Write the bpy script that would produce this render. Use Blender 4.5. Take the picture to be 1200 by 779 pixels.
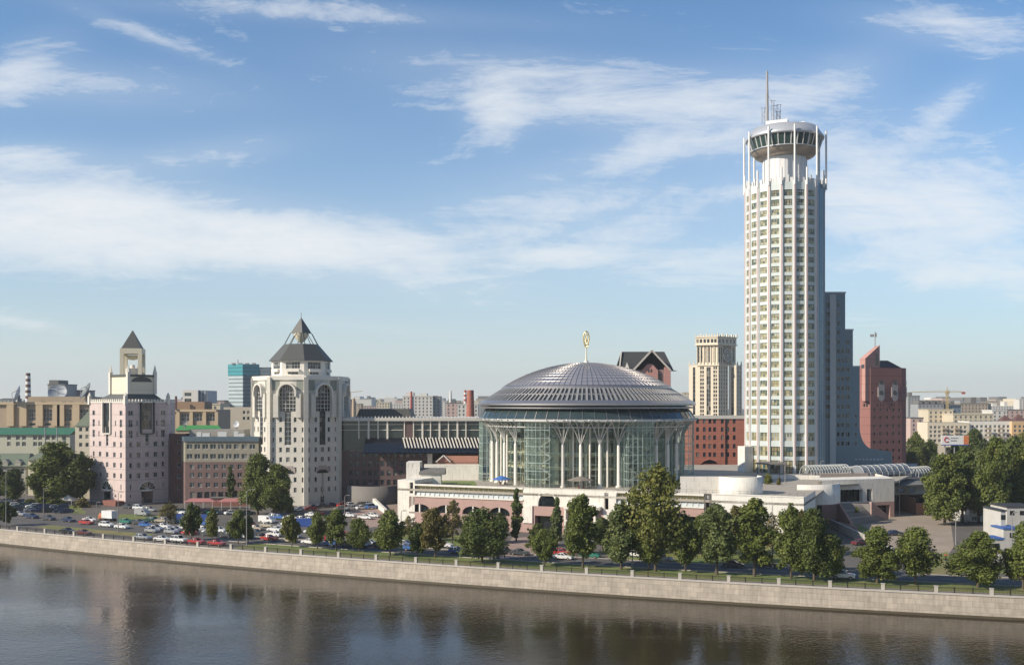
import bpy, math, random
from mathutils import Vector, Matrix, noise
random.seed(7)
for o in list(bpy.data.objects): bpy.data.objects.remove(o)
scene = bpy.context.scene
COL = scene.collection
R = math.radians
# ------------------------------------------------------------------ camera (level, 36 mm, shifted up)
CH = 34.7                      # eye height above the embankment pavement
cam_d = bpy.data.cameras.new('camera'); cam = bpy.data.objects.new('camera', cam_d); COL.objects.link(cam)
cam.location = (0, 0, CH); cam.rotation_euler = (R(90), 0, 0)
cam_d.sensor_width = 36; cam_d.lens = 36; cam_d.shift_y = 82.5/1200
cam_d.clip_start = 1; cam_d.clip_end = 40000
scene.camera = cam
# ------------------------------------------------------------------ light
SUN_AZ = 24.0      # degrees from the left (-X) toward the camera side
SUN_EL = 31.0
sd = Vector((-math.cos(R(SUN_AZ))*math.cos(R(SUN_EL)), -math.sin(R(SUN_AZ))*math.cos(R(SUN_EL)), math.sin(R(SUN_EL))))
sun_d = bpy.data.lights.new('sun', 'SUN'); sun = bpy.data.objects.new('sun', sun_d); COL.objects.link(sun)
sun_d.energy = 5.0; sun_d.angle = R(0.53); sun_d.color = (1.0, 0.90, 0.755)
sun.rotation_euler = (-sd).to_track_quat('-Z', 'Y').to_euler(); sun.location = (0, 0, 400)
scene.view_settings.view_transform = 'Standard'; scene.view_settings.look = 'None'
scene.view_settings.exposure = 0.15; scene.view_settings.gamma = 1
W = bpy.data.worlds.new('World'); scene.world = W; W.use_nodes = True
nt = W.node_tree; nt.nodes.clear()
def nd(nt, t, **k):
    n = nt.nodes.new(t)
    for a, b in k.items(): setattr(n, a, b)
    return n
def lk(nt, a, b): nt.links.new(a, b)
def mth(nt, op, a, b=None, c=None, clamp=False):
    n = nt.nodes.new('ShaderNodeMath'); n.operation = op; n.use_clamp = clamp
    for i, v in enumerate((a, b, c)):
        if v is None: continue
        if isinstance(v, (int, float)): n.inputs[i].default_value = v
        else: nt.links.new(v, n.inputs[i])
    return n.outputs[0]
wo = nd(nt, 'ShaderNodeOutputWorld'); bg = nd(nt, 'ShaderNodeBackground'); bg.inputs[1].default_value = 0.105
sky = nd(nt, 'ShaderNodeTexSky', sky_type='NISHITA'); sky.sun_disc = False
sky.sun_elevation = R(SUN_EL); sky.sun_rotation = math.atan2(sd.x, sd.y)
sky.altitude = 100; sky.air_density = 1.0; sky.dust_density = .6; sky.ozone_density = 3.6
tc = nd(nt, 'ShaderNodeTexCoord'); sp = nd(nt, 'ShaderNodeSeparateXYZ'); lk(nt, tc.outputs['Generated'], sp.inputs[0])
ay = mth(nt, 'MAXIMUM', mth(nt, 'ABSOLUTE', sp.outputs[1]), 0.15)
U = mth(nt, 'DIVIDE', sp.outputs[0], ay); V = mth(nt, 'DIVIDE', sp.outputs[2], ay)
cv = nd(nt, 'ShaderNodeCombineXYZ'); lk(nt, U, cv.inputs[0]); lk(nt, V, cv.inputs[1])
def wnoise(rot, sx, sy, scale, detail, rough, dist, off=0.0):
    mp = nd(nt, 'ShaderNodeMapping'); mp.inputs['Rotation'].default_value = (0, 0, R(rot)); mp.inputs['Scale'].default_value = (sx, sy, 1)
    mp.inputs['Location'].default_value = (off, off*.37, 0)
    lk(nt, cv.outputs[0], mp.inputs[0])
    n = nd(nt, 'ShaderNodeTexNoise'); lk(nt, mp.outputs[0], n.inputs['Vector'])
    n.inputs['Scale'].default_value = scale; n.inputs['Detail'].default_value = detail; n.inputs['Roughness'].default_value = rough; n.inputs['Distortion'].default_value = dist
    return n.outputs['Fac']
def blob(px, py, wx, wy, rot, amp):
    # a bank of cirrus around one direction of the sky
    u0 = (px-600)/1200; v0 = (472-py)/1200; c, s = math.cos(R(rot)), math.sin(R(rot))
    du = mth(nt, 'SUBTRACT', U, u0); dv = mth(nt, 'SUBTRACT', V, v0)
    a = mth(nt, 'DIVIDE', mth(nt, 'ADD', mth(nt, 'MULTIPLY', du, c), mth(nt, 'MULTIPLY', dv, s)), wx/1200)
    b = mth(nt, 'DIVIDE', mth(nt, 'SUBTRACT', mth(nt, 'MULTIPLY', dv, c), mth(nt, 'MULTIPLY', du, s)), wy/1200)
    r2 = mth(nt, 'ADD', mth(nt, 'MULTIPLY', a, a), mth(nt, 'MULTIPLY', b, b))
    return mth(nt, 'MULTIPLY', mth(nt, 'EXPONENT', mth(nt, 'MULTIPLY', r2, -1.0)), amp)
blobs = [(170, 262, 270, 42, -6, .95), (400, 298, 200, 34, -8, .75), (40, 250, 160, 60, 0, .5), (90, 100, 170, 26, -4, .55), (30, 80, 60, 30, 30, .4), (25, 183, 90, 15, 0, .6), (240, 180, 110, 20, 8, .42),
         (640, 100, 200, 36, -8, .55), (585, 130, 34, 36, 50, .6), (800, 172, 130, 16, 8, .6), (840, 120, 170, 40, 4, .6), (690, 240, 170, 40, 0, .5), (660, 300, 60, 11, 0, .6), (820, 310, 170, 30, -6, .5), (1110, 250, 180, 60, -8, .8), (1160, 325, 170, 26, -6, .6),
         (1010, 210, 150, 60, 0, .45), (1110, 35, 110, 22, -8, .55), (1110, 125, 50, 18, 35, .45), (990, 85, 70, 26, 20, .4), (10, 375, 60, 8, -10, .4), (420, 382, 140, 6, -5, .3), (350, 12, 260, 14, -3, .35), (170, 40, 90, 10, -20, .3)]
acc = None
for b in blobs:
    t = blob(*b); acc = t if acc is None else mth(nt, 'ADD', acc, t)
n1 = wnoise(4, 1.0, 2.4, 3.2, 12, .68, .6); n2 = wnoise(-16, 1.0, 5.5, 8.0, 10, .72, .9, 3.1); n3 = wnoise(30, 1.0, 4.0, 5.0, 9, .70, .8, 7.7)
mixn = mth(nt, 'ADD', mth(nt, 'MULTIPLY', n1, .50), mth(nt, 'ADD', mth(nt, 'MULTIPLY', n2, .28), mth(nt, 'MULTIPLY', n3, .26)))
# fibrous cirrus: the banks lift the noise over its threshold
dens = mth(nt, 'MULTIPLY', mth(nt, 'SUBTRACT', mth(nt, 'ADD', mixn, mth(nt, 'MULTIPLY', mth(nt, 'MINIMUM', acc, 1.15), .21)), .585), 5.4)
dens = mth(nt, 'MAXIMUM', dens, 0.0)
veil = mth(nt, 'MULTIPLY', mth(nt, 'MULTIPLY', acc, n1), .62)
dens = mth(nt, 'SUBTRACT', 1.0, mth(nt, 'EXPONENT', mth(nt, 'MULTIPLY', mth(nt, 'ADD', dens, veil), -1.15)), clamp=True)
up = mth(nt, 'MULTIPLY', mth(nt, 'SUBTRACT', V, .0), 12.0, clamp=True)
dens = mth(nt, 'MULTIPLY', dens, mth(nt, 'MULTIPLY', up, mth(nt, 'MULTIPLY_ADD', sp.outputs[1], 4.0, .12, clamp=True)))
mx = nd(nt, 'ShaderNodeMix', data_type='RGBA'); lk(nt, dens, mx.inputs[0])
hz = nd(nt, 'ShaderNodeMix', data_type='RGBA'); front = mth(nt, 'MULTIPLY_ADD', sp.outputs[1], 2.2, .45, clamp=True)     # the unseen sky behind the camera is made darker to deepen shade
tint = nd(nt, 'ShaderNodeVectorMath', operation='MULTIPLY'); lk(nt, sky.outputs[0], tint.inputs[0]); tm_x = nd(nt, 'ShaderNodeMix', data_type='RGBA'); lk(nt, front, tm_x.inputs[0]); tm_x.inputs[6].default_value = (.98, .98, .98, 1); tm_x.inputs[7].default_value = (.78, 1.12, 1.29, 1); lk(nt, tm_x.outputs[2], tint.inputs[1])
lk(nt, mth(nt, 'MULTIPLY', mth(nt, 'EXPONENT', mth(nt, 'MULTIPLY', mth(nt, 'MAXIMUM', V, 0.0), -7.0)), mth(nt, 'MULTIPLY_ADD', front, .75, .12)), hz.inputs[0]); lk(nt, tint.outputs[0], hz.inputs[6]); hz.inputs[7].default_value = (6.8, 6.9, 6.6, 1)
lk(nt, hz.outputs[2], mx.inputs[6]); mx.inputs[7].default_value = (8.0, 8.15, 8.2, 1)
lk(nt, mx.outputs[2], bg.inputs[0]); lk(nt, bg.outputs[0], wo.inputs[0])
scene.render.engine = 'CYCLES'
scene.cycles.max_bounces = 6; scene.cycles.transparent_max_bounces = 12; scene.cycles.volume_bounces = 0
# ------------------------------------------------------------------ measuring helpers: a point of the photo at a known distance -> the real place
F = 1200.0; HZ = 472.0
def XP(px, Y): return (px-600)/F*Y
def ZP(py, Y): return CH-(py-HZ)*Y/F
def GY(py, z=0.0): return F*(CH-z)/(py-HZ)
def G(px, py, z=0.0):
    Y = GY(py, z); return Vector((XP(px, Y), Y))
def run(p, d, px):          # how far to go from p along d until the point stands in column px
    k = (px-600)/F; return (k*p.y-p.x)/(d.x-k*d.y)
# ------------------------------------------------------------------ object helpers
def thing(name, label, cat, loc=(0, 0, 0), rz=0, group=None, kind=None):
    o = bpy.data.objects.new(name, None); COL.objects.link(o); o.empty_display_size = 1
    o.location = loc; o.rotation_euler = (0, 0, rz); o['label'] = label; o['category'] = cat
    if group: o['group'] = group
    if kind: o['kind'] = kind
    return o
def tag(o, label=None, cat=None, group=None, kind=None):
    if label: o['label'] = label
    if cat: o['category'] = cat
    if group: o['group'] = group
    if kind: o['kind'] = kind
    return o
SPLIT = {'flanking_pier', 'corner_pinnacle', 'spandrel_panel', 'pier', 'white_pier', 'post', 'leg', 'flue', 'pilaster', 'corner_pier', 'dormer', 'seat', 'roof_plant', 'lattice_antenna', 'drum_balcony', 'window_pier', 'barge_board', 'balcony', 'side_wall', 'gable_window', 'turret_window', 'vertical_rib', 'rooftop_plant', 'pier_stripe', 'louvred_penthouse', 'mullion_post'}
class MB:
    def __init__(s): s.v = []; s.f = []; s.m = []; s.sm = []
    def add(s, vs, fs, m=0, smooth=False):
        k = len(s.v); s.v += [tuple(p) for p in vs]
        for f in fs: s.f.append([i+k for i in f]); s.m.append(m); s.sm.append(smooth)
    def quad(s, a, b, c, d, m=0): s.add([a, b, c, d], [(0, 1, 2, 3)], m)
    def prism(s, pts, z0, z1, m=0, mt=None, bottom=True):
        n = len(pts); vs = [(p[0], p[1], z0) for p in pts]+[(p[0], p[1], z1) for p in pts]
        s.add(vs, [(i, (i+1) % n, (i+1) % n+n, i+n) for i in range(n)], m)
        s.add(vs[n:], [tuple(range(n))], m if mt is None else mt)
        if bottom: s.add(vs[:n], [tuple(reversed(range(n)))], m)
    def frustum(s, p0, z0, p1, z1, m=0, mt=None):
        n = len(p0); vs = [(p[0], p[1], z0) for p in p0]+[(p[0], p[1], z1) for p in p1]
        s.add(vs, [(i, (i+1) % n, (i+1) % n+n, i+n) for i in range(n)], m)
        s.add(vs[n:], [tuple(range(n))], m if mt is None else mt); s.add(vs[:n], [tuple(reversed(range(n)))], m)
    def box(s, c, sx, sy, z0, z1, rz=0, m=0):
        ca, sa = math.cos(rz), math.sin(rz)
        s.prism([(c[0]+x*ca-y*sa, c[1]+x*sa+y*ca) for x, y in ((-sx/2, -sy/2), (sx/2, -sy/2), (sx/2, sy/2), (-sx/2, sy/2))], z0, z1, m)
    def bar(s, a, b, w, h=None, m=0):
        h = w if h is None else h; a = Vector(a); b = Vector(b); d = (b-a)
        if d.length < 1e-6: return
        d.normalize(); up = Vector((0, 0, 1)) if abs(d.z) < .95 else Vector((0, 1, 0))
        x = d.cross(up).normalized()*w/2; y = x.cross(d).normalized()*h/2
        vs = [a-x-y, a+x-y, a+x+y, a-x+y, b-x-y, b+x-y, b+x+y, b-x+y]
        s.add(vs, [(3, 2, 1, 0), (4, 5, 6, 7), (0, 1, 5, 4), (1, 2, 6, 5), (2, 3, 7, 6), (3, 0, 4, 7)], m)
    def tube(s, pts, r, n=8, m=0, cap=True):
        pts = [Vector(p) for p in pts]; rs = r if isinstance(r, (list, tuple)) else [r]*len(pts); k = len(s.v); vs = []
        for i, p in enumerate(pts):
            d = (pts[min(i+1, len(pts)-1)]-pts[max(i-1, 0)]).normalized(); up = Vector((0, 0, 1)) if abs(d.z) < .9 else Vector((0, 1, 0))
            x = d.cross(up).normalized(); y = x.cross(d)
            for j in range(n):
                a = 2*math.pi*j/n; vs.append(p+(x*math.cos(a)+y*math.sin(a))*rs[i])
        fs = [(i*n+j, i*n+(j+1) % n, (i+1)*n+(j+1) % n, (i+1)*n+j) for i in range(len(pts)-1) for j in range(n)]
        s.add(vs, fs, m, True)
        if cap: s.add(vs[:n], [tuple(range(n))], m); s.add(vs[-n:], [tuple(reversed(range(n)))], m)
    def lathe(s, prof, c=(0, 0), n=32, m=0, a0=0.0, a1=2*math.pi, smooth=True):
        full = abs(a1-a0-2*math.pi) < 1e-6; k = n if full else n+1; vs = []
        for j in range(k):
            a = a0+(a1-a0)*j/n
            for r, z in prof: vs.append((c[0]+r*math.cos(a), c[1]+r*math.sin(a), z))
        q = len(prof)
        s.add(vs, [(j*q+i, ((j+1) % k)*q+i, ((j+1) % k)*q+i+1, j*q+i+1) for j in range(n) for i in range(q-1)], m, smooth)
    def merge(s, o, M=None, moff=0):
        k = len(s.v)
        s.v += [tuple(M @ Vector(p)) if M else p for p in o.v]
        s.f += [[i+k for i in f] for f in o.f]; s.m += [i+moff for i in o.m]; s.sm += o.sm
    def mesh(s, name, mats, off=None):
        me = bpy.data.meshes.new(name)
        vs = s.v if off is None else [(p[0]-off[0], p[1]-off[1], p[2]-off[2]) for p in s.v]
        me.from_pydata(vs, [], s.f)
        for mt in (mats if isinstance(mats, (list, tuple)) else [mats]): me.materials.append(mt)
        me.polygons.foreach_set('material_index', s.m); me.polygons.foreach_set('use_smooth', s.sm); me.update()
        return me
    def clusters(s):
        par = list(range(len(s.v)))
        def fd(i):
            while par[i] != i: par[i] = par[par[i]]; i = par[i]
            return i
        for f in s.f:
            a = fd(f[0])
            for i in f[1:]: par[fd(i)] = a
        isl = {}
        for k, f in enumerate(s.f): isl.setdefault(fd(f[0]), []).append(k)
        bx = []
        for fs in isl.values():
            vs = [s.v[i] for k in fs for i in s.f[k]]; bx.append([[min(v[a] for v in vs)-.06 for a in range(3)], [max(v[a] for v in vs)+.06 for a in range(3)], list(fs)])
        ch = True
        while ch:
            ch = False; i = 0
            while i < len(bx):
                j = i+1
                while j < len(bx):
                    if all(bx[i][0][a] <= bx[j][1][a] and bx[j][0][a] <= bx[i][1][a] for a in range(3)):
                        bx[i] = [[min(bx[i][0][a], bx[j][0][a]) for a in range(3)], [max(bx[i][1][a], bx[j][1][a]) for a in range(3)], bx[i][2]+bx[j][2]]; bx.pop(j); ch = True
                    else: j += 1
                i += 1
        out = []
        for _, _, fs in bx:
            m = MB(); mp = {}
            for k in fs:
                g = []
                for i in s.f[k]:
                    if i not in mp: mp[i] = len(m.v); m.v.append(s.v[i])
                    g.append(mp[i])
                m.f.append(g); m.m.append(s.m[k]); m.sm.append(s.sm[k])
            out.append(m)
        return out
    def build(s, name, mats, parent=None, world=True):
        if name in SPLIT and parent is not None:
            cl = s.clusters()
            if 1 < len(cl) <= 60: return [m.build1(name, mats, parent, world) for m in cl][0]
        return s.build1(name, mats, parent, world)
    def build1(s, name, mats, parent=None, world=True):
        off = parent.location if (parent is not None and world) else None
        if parent is not None and world and parent.parent: off = parent.parent.location+parent.location
        o = bpy.data.objects.new(name, s.mesh(name, mats, off)); COL.objects.link(o)
        if parent is not None: o.parent = parent
        return o
def kids(o): return [c for c in bpy.data.objects if c.parent == o]
_kc = {}
def copy_tree(src, loc, rz=0, label=None, scale=None, group=None):
    """a thing with its parts and sub-parts"""
    if src.name not in _kc: _kc[src.name] = [(c, kids(c)) for c in kids(src)]
    r = src.copy(); COL.objects.link(r); r.location = loc; r.rotation_euler = (0, 0, rz)
    if scale is not None: r.scale = scale
    if label: r['label'] = label
    if group: r['group'] = group
    for c, gs in _kc[src.name]:
        d = c.copy(); COL.objects.link(d); d.parent = r
        for g in gs:
            e = g.copy(); COL.objects.link(e); e.parent = d
    return r
# ------------------------------------------------------------------ materials
MATS = {}
def mat(name, col, rough=.8, var=.12, scale=.6, metal=0.0, spec=.5, lines=None, vlines=None, bump=0.0, streak=0.0, col2=None, randobj=None, fine=None, brick=None):
    """base colour with large and small scale wear; lines=(period, width, factor) horizontal joints by height"""
    if name in MATS: return MATS[name]
    m = bpy.data.materials.new(name); m.use_nodes = True; t = m.node_tree; b = t.nodes['Principled BSDF']
    b.inputs['Roughness'].default_value = rough; b.inputs['Metallic'].default_value = metal; b.inputs['Specular IOR Level'].default_value = spec
    geo = nd(t, 'ShaderNodeNewGeometry'); pos = geo.outputs['Position']
    n = nd(t, 'ShaderNodeTexNoise'); n.inputs['Scale'].default_value = scale; n.inputs['Detail'].default_value = 6; n.inputs['Roughness'].default_value = .65
    lk(t, pos, n.inputs['Vector'])
    f = mth(t, 'ADD', mth(t, 'MULTIPLY', mth(t, 'SUBTRACT', n.outputs['Fac'], .5), 2*var*1.6), 1.0)
    if streak:
        mp = nd(t, 'ShaderNodeMapping'); mp.inputs['Scale'].default_value = (1.3, 1.3, .09); lk(t, pos, mp.inputs[0])
        n2 = nd(t, 'ShaderNodeTexNoise'); n2.inputs['Scale'].default_value = 1.4; n2.inputs['Detail'].default_value = 5; lk(t, mp.outputs[0], n2.inputs['Vector'])
        f = mth(t, 'MULTIPLY', f, mth(t, 'ADD', mth(t, 'MULTIPLY', mth(t, 'SUBTRACT', n2.outputs['Fac'], .5), 2*streak), 1.0))
    if fine:
        n3 = nd(t, 'ShaderNodeTexNoise'); n3.inputs['Scale'].default_value = fine[0]; n3.inputs['Detail'].default_value = 3; lk(t, pos, n3.inputs['Vector'])
        f = mth(t, 'MULTIPLY', f, mth(t, 'ADD', mth(t, 'MULTIPLY', mth(t, 'SUBTRACT', n3.outputs['Fac'], .5), 2*fine[1]), 1.0))
    s3 = nd(t, 'ShaderNodeSeparateXYZ'); lk(t, pos, s3.inputs[0])
    if lines:
        fr = mth(t, 'FRACT', mth(t, 'DIVIDE', mth(t, 'ADD', s3.outputs[2], 200.0), lines[0]))
        f = mth(t, 'MULTIPLY', f, mth(t, 'SUBTRACT', 1.0, mth(t, 'MULTIPLY', mth(t, 'LESS_THAN', fr, lines[1]/lines[0]), 1-lines[2])))
    if vlines:
        # joints along the facade: x*a + y*b
        q = mth(t, 'ADD', mth(t, 'MULTIPLY', s3.outputs[0], vlines[3]), mth(t, 'MULTIPLY', s3.outputs[1], vlines[4]))
        fr = mth(t, 'FRACT', mth(t, 'DIVIDE', mth(t, 'ADD', q, 5000.0), vlines[0]))
        f = mth(t, 'MULTIPLY', f, mth(t, 'SUBTRACT', 1.0, mth(t, 'MULTIPLY', mth(t, 'LESS_THAN', fr, vlines[1]/vlines[0]), 1-vlines[2])))
    if brick:      # stones of slightly different tone: (length, height, ax, ay, amount)
        q = mth(t, 'ADD', mth(t, 'MULTIPLY', s3.outputs[0], brick[2]), mth(t, 'MULTIPLY', s3.outputs[1], brick[3])); rw = mth(t, 'FLOOR', mth(t, 'DIVIDE', mth(t, 'ADD', s3.outputs[2], 200.0), brick[1]))
        ql = mth(t, 'ADD', mth(t, 'DIVIDE', q, brick[0]), mth(t, 'MULTIPLY', rw, .37)); cb = nd(t, 'ShaderNodeCombineXYZ'); lk(t, mth(t, 'FLOOR', ql), cb.inputs[0]); lk(t, rw, cb.inputs[1])
        wnz = nd(t, 'ShaderNodeTexWhiteNoise', noise_dimensions='2D'); lk(t, cb.outputs[0], wnz.inputs['Vector'])
        f = mth(t, 'MULTIPLY', f, mth(t, 'MULTIPLY_ADD', wnz.outputs['Value'], 2*brick[4], 1-brick[4]))
        f = mth(t, 'MULTIPLY', f, mth(t, 'SUBTRACT', 1.0, mth(t, 'MULTIPLY', mth(t, 'LESS_THAN', mth(t, 'FRACT', ql), .035), .3)))
    rgb = None
    if col2 is not None:
        nb = nd(t, 'ShaderNodeTexNoise'); nb.inputs['Scale'].default_value = scale*.35; nb.inputs['Detail'].default_value = 4; lk(t, pos, nb.inputs['Vector'])
        mm = nd(t, 'ShaderNodeMix', data_type='RGBA'); mm.inputs[6].default_value = (*col, 1); mm.inputs[7].default_value = (*col2, 1)
        lk(t, mth(t, 'MULTIPLY', mth(t, 'SUBTRACT', nb.outputs['Fac'], .4), 4.0, clamp=True), mm.inputs[0]); rgb = mm.outputs[2]
    if randobj is not None:
        oi = nd(t, 'ShaderNodeObjectInfo'); rm = nd(t, 'ShaderNodeValToRGB'); rm.color_ramp.interpolation = 'CONSTANT'
        els = rm.color_ramp.elements; els[0].position = 0; els[0].color = (*randobj[0][1], 1); els[1].position = randobj[1][0]; els[1].color = (*randobj[1][1], 1)
        for p, c in randobj[2:]:
            e = els.new(p); e.color = (*c, 1)
        src = oi.outputs['Random']
        lk(t, mth(t, 'FRACT', mth(t, 'ADD', src, mth(t, 'MULTIPLY', geo.outputs['Random Per Island'], 7.13))), rm.inputs[0]); rgb = rm.outputs[0]
    mx = nd(t, 'ShaderNodeVectorMath', operation='SCALE')
    if rgb is None: mx.inputs[0].default_value = col
    else: lk(t, rgb, mx.inputs[0])
    lk(t, f, mx.inputs['Scale']); lk(t, mx.outputs[0], b.inputs['Base Color'])
    if bump:
        bp = nd(t, 'ShaderNodeBump'); bp.inputs['Strength'].default_value = bump; bp.inputs['Distance'].default_value = .1
        lk(t, n.outputs['Fac'], bp.inputs['Height']); lk(t, bp.outputs[0], b.inputs['Normal'])
    MATS[name] = m; return m
# ------------------------------------------------------------------ facades with real openings
_wc = {}; _wn = {}; _over = {}
def winmb(w, h, nx, nz, fr=.09, sill=False):
    """a window: glass (slot 1) behind a frame and bars (slot 0); local x along the wall, -y outward, origin at its lower left corner"""
    b = MB(); b.quad((0, .0, 0), (w, .0, 0), (w, .0, h), (0, .0, h), 1) if (nx == 1 and nz == 1) else None
    if not (nx == 1 and nz == 1):
        for i in range(nx):
            for j in range(nz):
                t = random.uniform(-.012, .012)
                x0, x1, z0, z1 = w*i/nx, w*(i+1)/nx, h*j/nz, h*(j+1)/nz
                b.quad((x0, t, z0), (x1, -t, z0), (x1, -t, z1), (x0, t, z1), 1)
    def br(x0, x1, z0, z1):
        y0, y1 = -.07, .06
        b.add([(x0, y0, z0), (x1, y0, z0), (x1, y0, z1), (x0, y0, z1), (x0, y1, z0), (x1, y1, z0), (x1, y1, z1), (x0, y1, z1)], [(0, 1, 2, 3), (0, 4, 5, 1), (3, 2, 6, 7), (0, 3, 7, 4), (1, 5, 6, 2)], 0)
    br(0, w, 0, fr); br(0, w, h-fr, h); br(0, fr, fr, h-fr); br(w-fr, w, fr, h-fr)
    for i in range(1, nx): x = w*i/nx; br(x-fr*.4, x+fr*.4, fr, h-fr)
    for j in range(1, nz): z = h*j/nz; br(fr, w-fr, z-fr*.4, z+fr*.4)
    return b
def put_window(root, p, ang, w, h, nx, nz, fm, gm, fr=.09, name='window', cap=100):
    key = (round(w, 2), round(h, 2), nx, nz, fm.name, gm.name, fr)
    if key not in _wc:
        b = winmb(w, h, nx, nz, fr); _wc[key] = (b, b.mesh(name, [fm, gm]))
    n = _wn.get(root.name, 0)
    Mx = Matrix.Translation(p) @ Matrix.Rotation(ang, 4, 'Z')
    if n < cap:
        o = bpy.data.objects.new(name, _wc[key][1]); COL.objects.link(o); o.parent = root
        o.location = Vector(p)-root.location; o.rotation_euler = (0, 0, ang); _wn[root.name] = n+1
        return o
    ov = _over.setdefault(root.name, [root, MB(), fm, gm]); ov[1].merge(_wc[key][0], Mx)
def flush_windows():
    for k, (root, b, fm, gm) in _over.items():
        tag(b.build('window', [fm, gm], root), kind='stuff')
def wall(mb, A, B, z0, z1, holes, depth=.3, m=0, mr=None):
    """wall from A to B (outside on the right-hand side looking from A to B is -n); holes=(a0,a1,h0,h1) in metres along / height"""
    A = Vector((A[0], A[1])); B = Vector((B[0], B[1])); d = (B-A); L = d.length; d = d/L; n = Vector((d.y, -d.x))
    holes = [h for h in holes if h[0] > .01 and h[1] < L-.01 and h[2] > z0-.01 and h[3] < z1+.01]
    xs = sorted(set([0, L]+[round(h[0], 3) for h in holes]+[round(h[1], 3) for h in holes]))
    zs = sorted(set([z0, z1]+[round(h[2], 3) for h in holes]+[round(h[3], 3) for h in holes]))
    P = lambda a, z, o=0: (A.x+d.x*a-n.x*o, A.y+d.y*a-n.y*o, z)
    H = {}
    for h in holes: H[(round(h[0], 3), round(h[2], 3))] = h
    for j in range(len(zs)-1):
        zc = (zs[j]+zs[j+1])/2; i = 0
        rowh = [h for h in holes if h[2] < zc < h[3]]
        cuts = sorted([(h[0], h[1]) for h in rowh]); x = 0
        for c0, c1 in cuts+[(L, L)]:
            if c0-x > 1e-4: mb.quad(P(x, zs[j]), P(c0, zs[j]), P(c0, zs[j+1]), P(x, zs[j+1]), m)
            x = max(x, c1)
    q = m if mr is None else mr
    for a0, a1, h0, h1 in [h[:4] for h in holes]:
        mb.quad(P(a0, h0), P(a1, h0), P(a1, h0, depth), P(a0, h0, depth), q); mb.quad(P(a0, h1, depth), P(a1, h1, depth), P(a1, h1), P(a0, h1), q)
        mb.quad(P(a0, h0, depth), P(a0, h1, depth), P(a0, h1), P(a0, h0), q); mb.quad(P(a1, h0), P(a1, h1), P(a1, h1, depth), P(a1, h0, depth), q)
def facade(root, mb, A, B, z0, z1, wins, fm, gm, depth=.3, m=0, name='window', fr=.09):
    """wins=(centre fraction along, centre height, width, height, nx, nz)"""
    A = Vector((A[0], A[1])); B = Vector((B[0], B[1])); d = (B-A); L = d.length; d = d/L; n = Vector((d.y, -d.x)); ang = math.atan2(d.y, d.x)
    hs = []
    for w in wins:
        a = w[0]*L; hs.append((a-w[2]/2, a+w[2]/2, w[1]-w[3]/2, w[1]+w[3]/2))
    wall(mb, A, B, z0, z1, hs, depth, m)
    for w, h in zip(wins, hs):
        if h[0] <= .01 or h[1] >= L-.01: continue
        p = (A.x+d.x*h[0]-n.x*depth*.97, A.y+d.y*h[0]-n.y*depth*.97, h[2])
        put_window(root, p, ang, w[2], w[3], w[4], w[5], w[6] if len(w) > 6 else fm, gm, fr, name)
def grid(fr, zs, w, h, nx=1, nz=1): return [(a, z, w, h, nx, nz) for z in zs for a in fr]
def off(A, B, a, o, z):   # a point at a metres along AB, o metres outside it
    A = Vector((A[0], A[1])); B = Vector((B[0], B[1])); d = (B-A).normalized(); n = Vector((d.y, -d.x)); p = A+d*a+n*o
    return (p.x, p.y, z)
def obox(mb, A, B, a0, a1, o0, o1, z0, z1, m=0):   # a box standing on the face AB
    mb.prism([off(A, B, a0, o1, 0)[:2], off(A, B, a1, o1, 0)[:2], off(A, B, a1, o0, 0)[:2], off(A, B, a0, o0, 0)[:2]], z0, z1, m)
glass = mat('window_glass', (.03, .04, .045), .08, .1, spec=.8, randobj=[(0, (.018, .024, .03)), (.5, (.03, .04, .05)), (.75, (.06, .07, .075)), (.9, (.22, .2, .17))])
glass_blue = mat('blue_tinted_glass', (.03, .07, .09), .06, .1, spec=.9)
glass_dark = mat('dark_glass', (.012, .017, .02), .07, .1, spec=.8)
frame_w = mat('white_frame', (.6, .6, .58), .5, .05)
frame_d = mat('dark_frame', (.05, .05, .05), .5, .05)
# ================================================================== THE SETTING
def bankY(x):
    def q(x): return 212.6-.39*x+.00067*x*x
    if x < -190: return q(-190)+.645*190*(1-math.exp((x+190)/190))
    if x > 190: return q(190)-.06*(x-190) if x < 600 else q(190)-.06*410
    return q(x)
def bankN(x):
    s = (bankY(x+.5)-bankY(x-.5)); n = Vector((-s, 1)); return n.normalized()
def E(x, s):          # s metres inland of the quay edge
    n = bankN(x); return Vector((x+n.x*s, bankY(x)+n.y*s))
BX = [-6000, -2500, -1000, -600, -400, -300]+[-250+i*6 for i in range(84)]+[260, 300, 400, 600, 1000, 2500, 6000]
def strip(x0, x1, s0, s1, z, name, m, step=5, kind='structure'):
    b = MB(); n = max(2, int((x1-x0)/step)); xs = [x0+(x1-x0)*i/n for i in range(n+1)]
    for i in range(n):
        a, c = E(xs[i], s0), E(xs[i+1], s0); d, e = E(xs[i+1], s1), E(xs[i], s1)
        b.quad((a.x, a.y, z), (c.x, c.y, z), (d.x, d.y, z), (e.x, e.y, z))
    return tag(b.build(name, m), kind=kind)
def gpoly(pxs, z, name, m, world=False, kind='structure', h=0):
    b = MB(); P = [Vector(p) if world else G(*p) for p in pxs]
    if sum(P[i].x*P[(i+1) % len(P)].y-P[(i+1) % len(P)].x*P[i].y for i in range(len(P))) < 0: P.reverse()
    if h: b.prism([(p.x, p.y) for p in P], z, z+h)
    else: b.add([(p.x, p.y, z) for p in P], [tuple(range(len(P)))])
    return tag(b.build(name, m), kind=kind)
asphalt = mat('asphalt', (.115, .103, .09), .9, .22, .12, fine=(1.2, .12))
asphalt_d = mat('road_asphalt', (.10, .092, .084), .88, .2, .15, fine=(1.5, .12))
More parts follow.
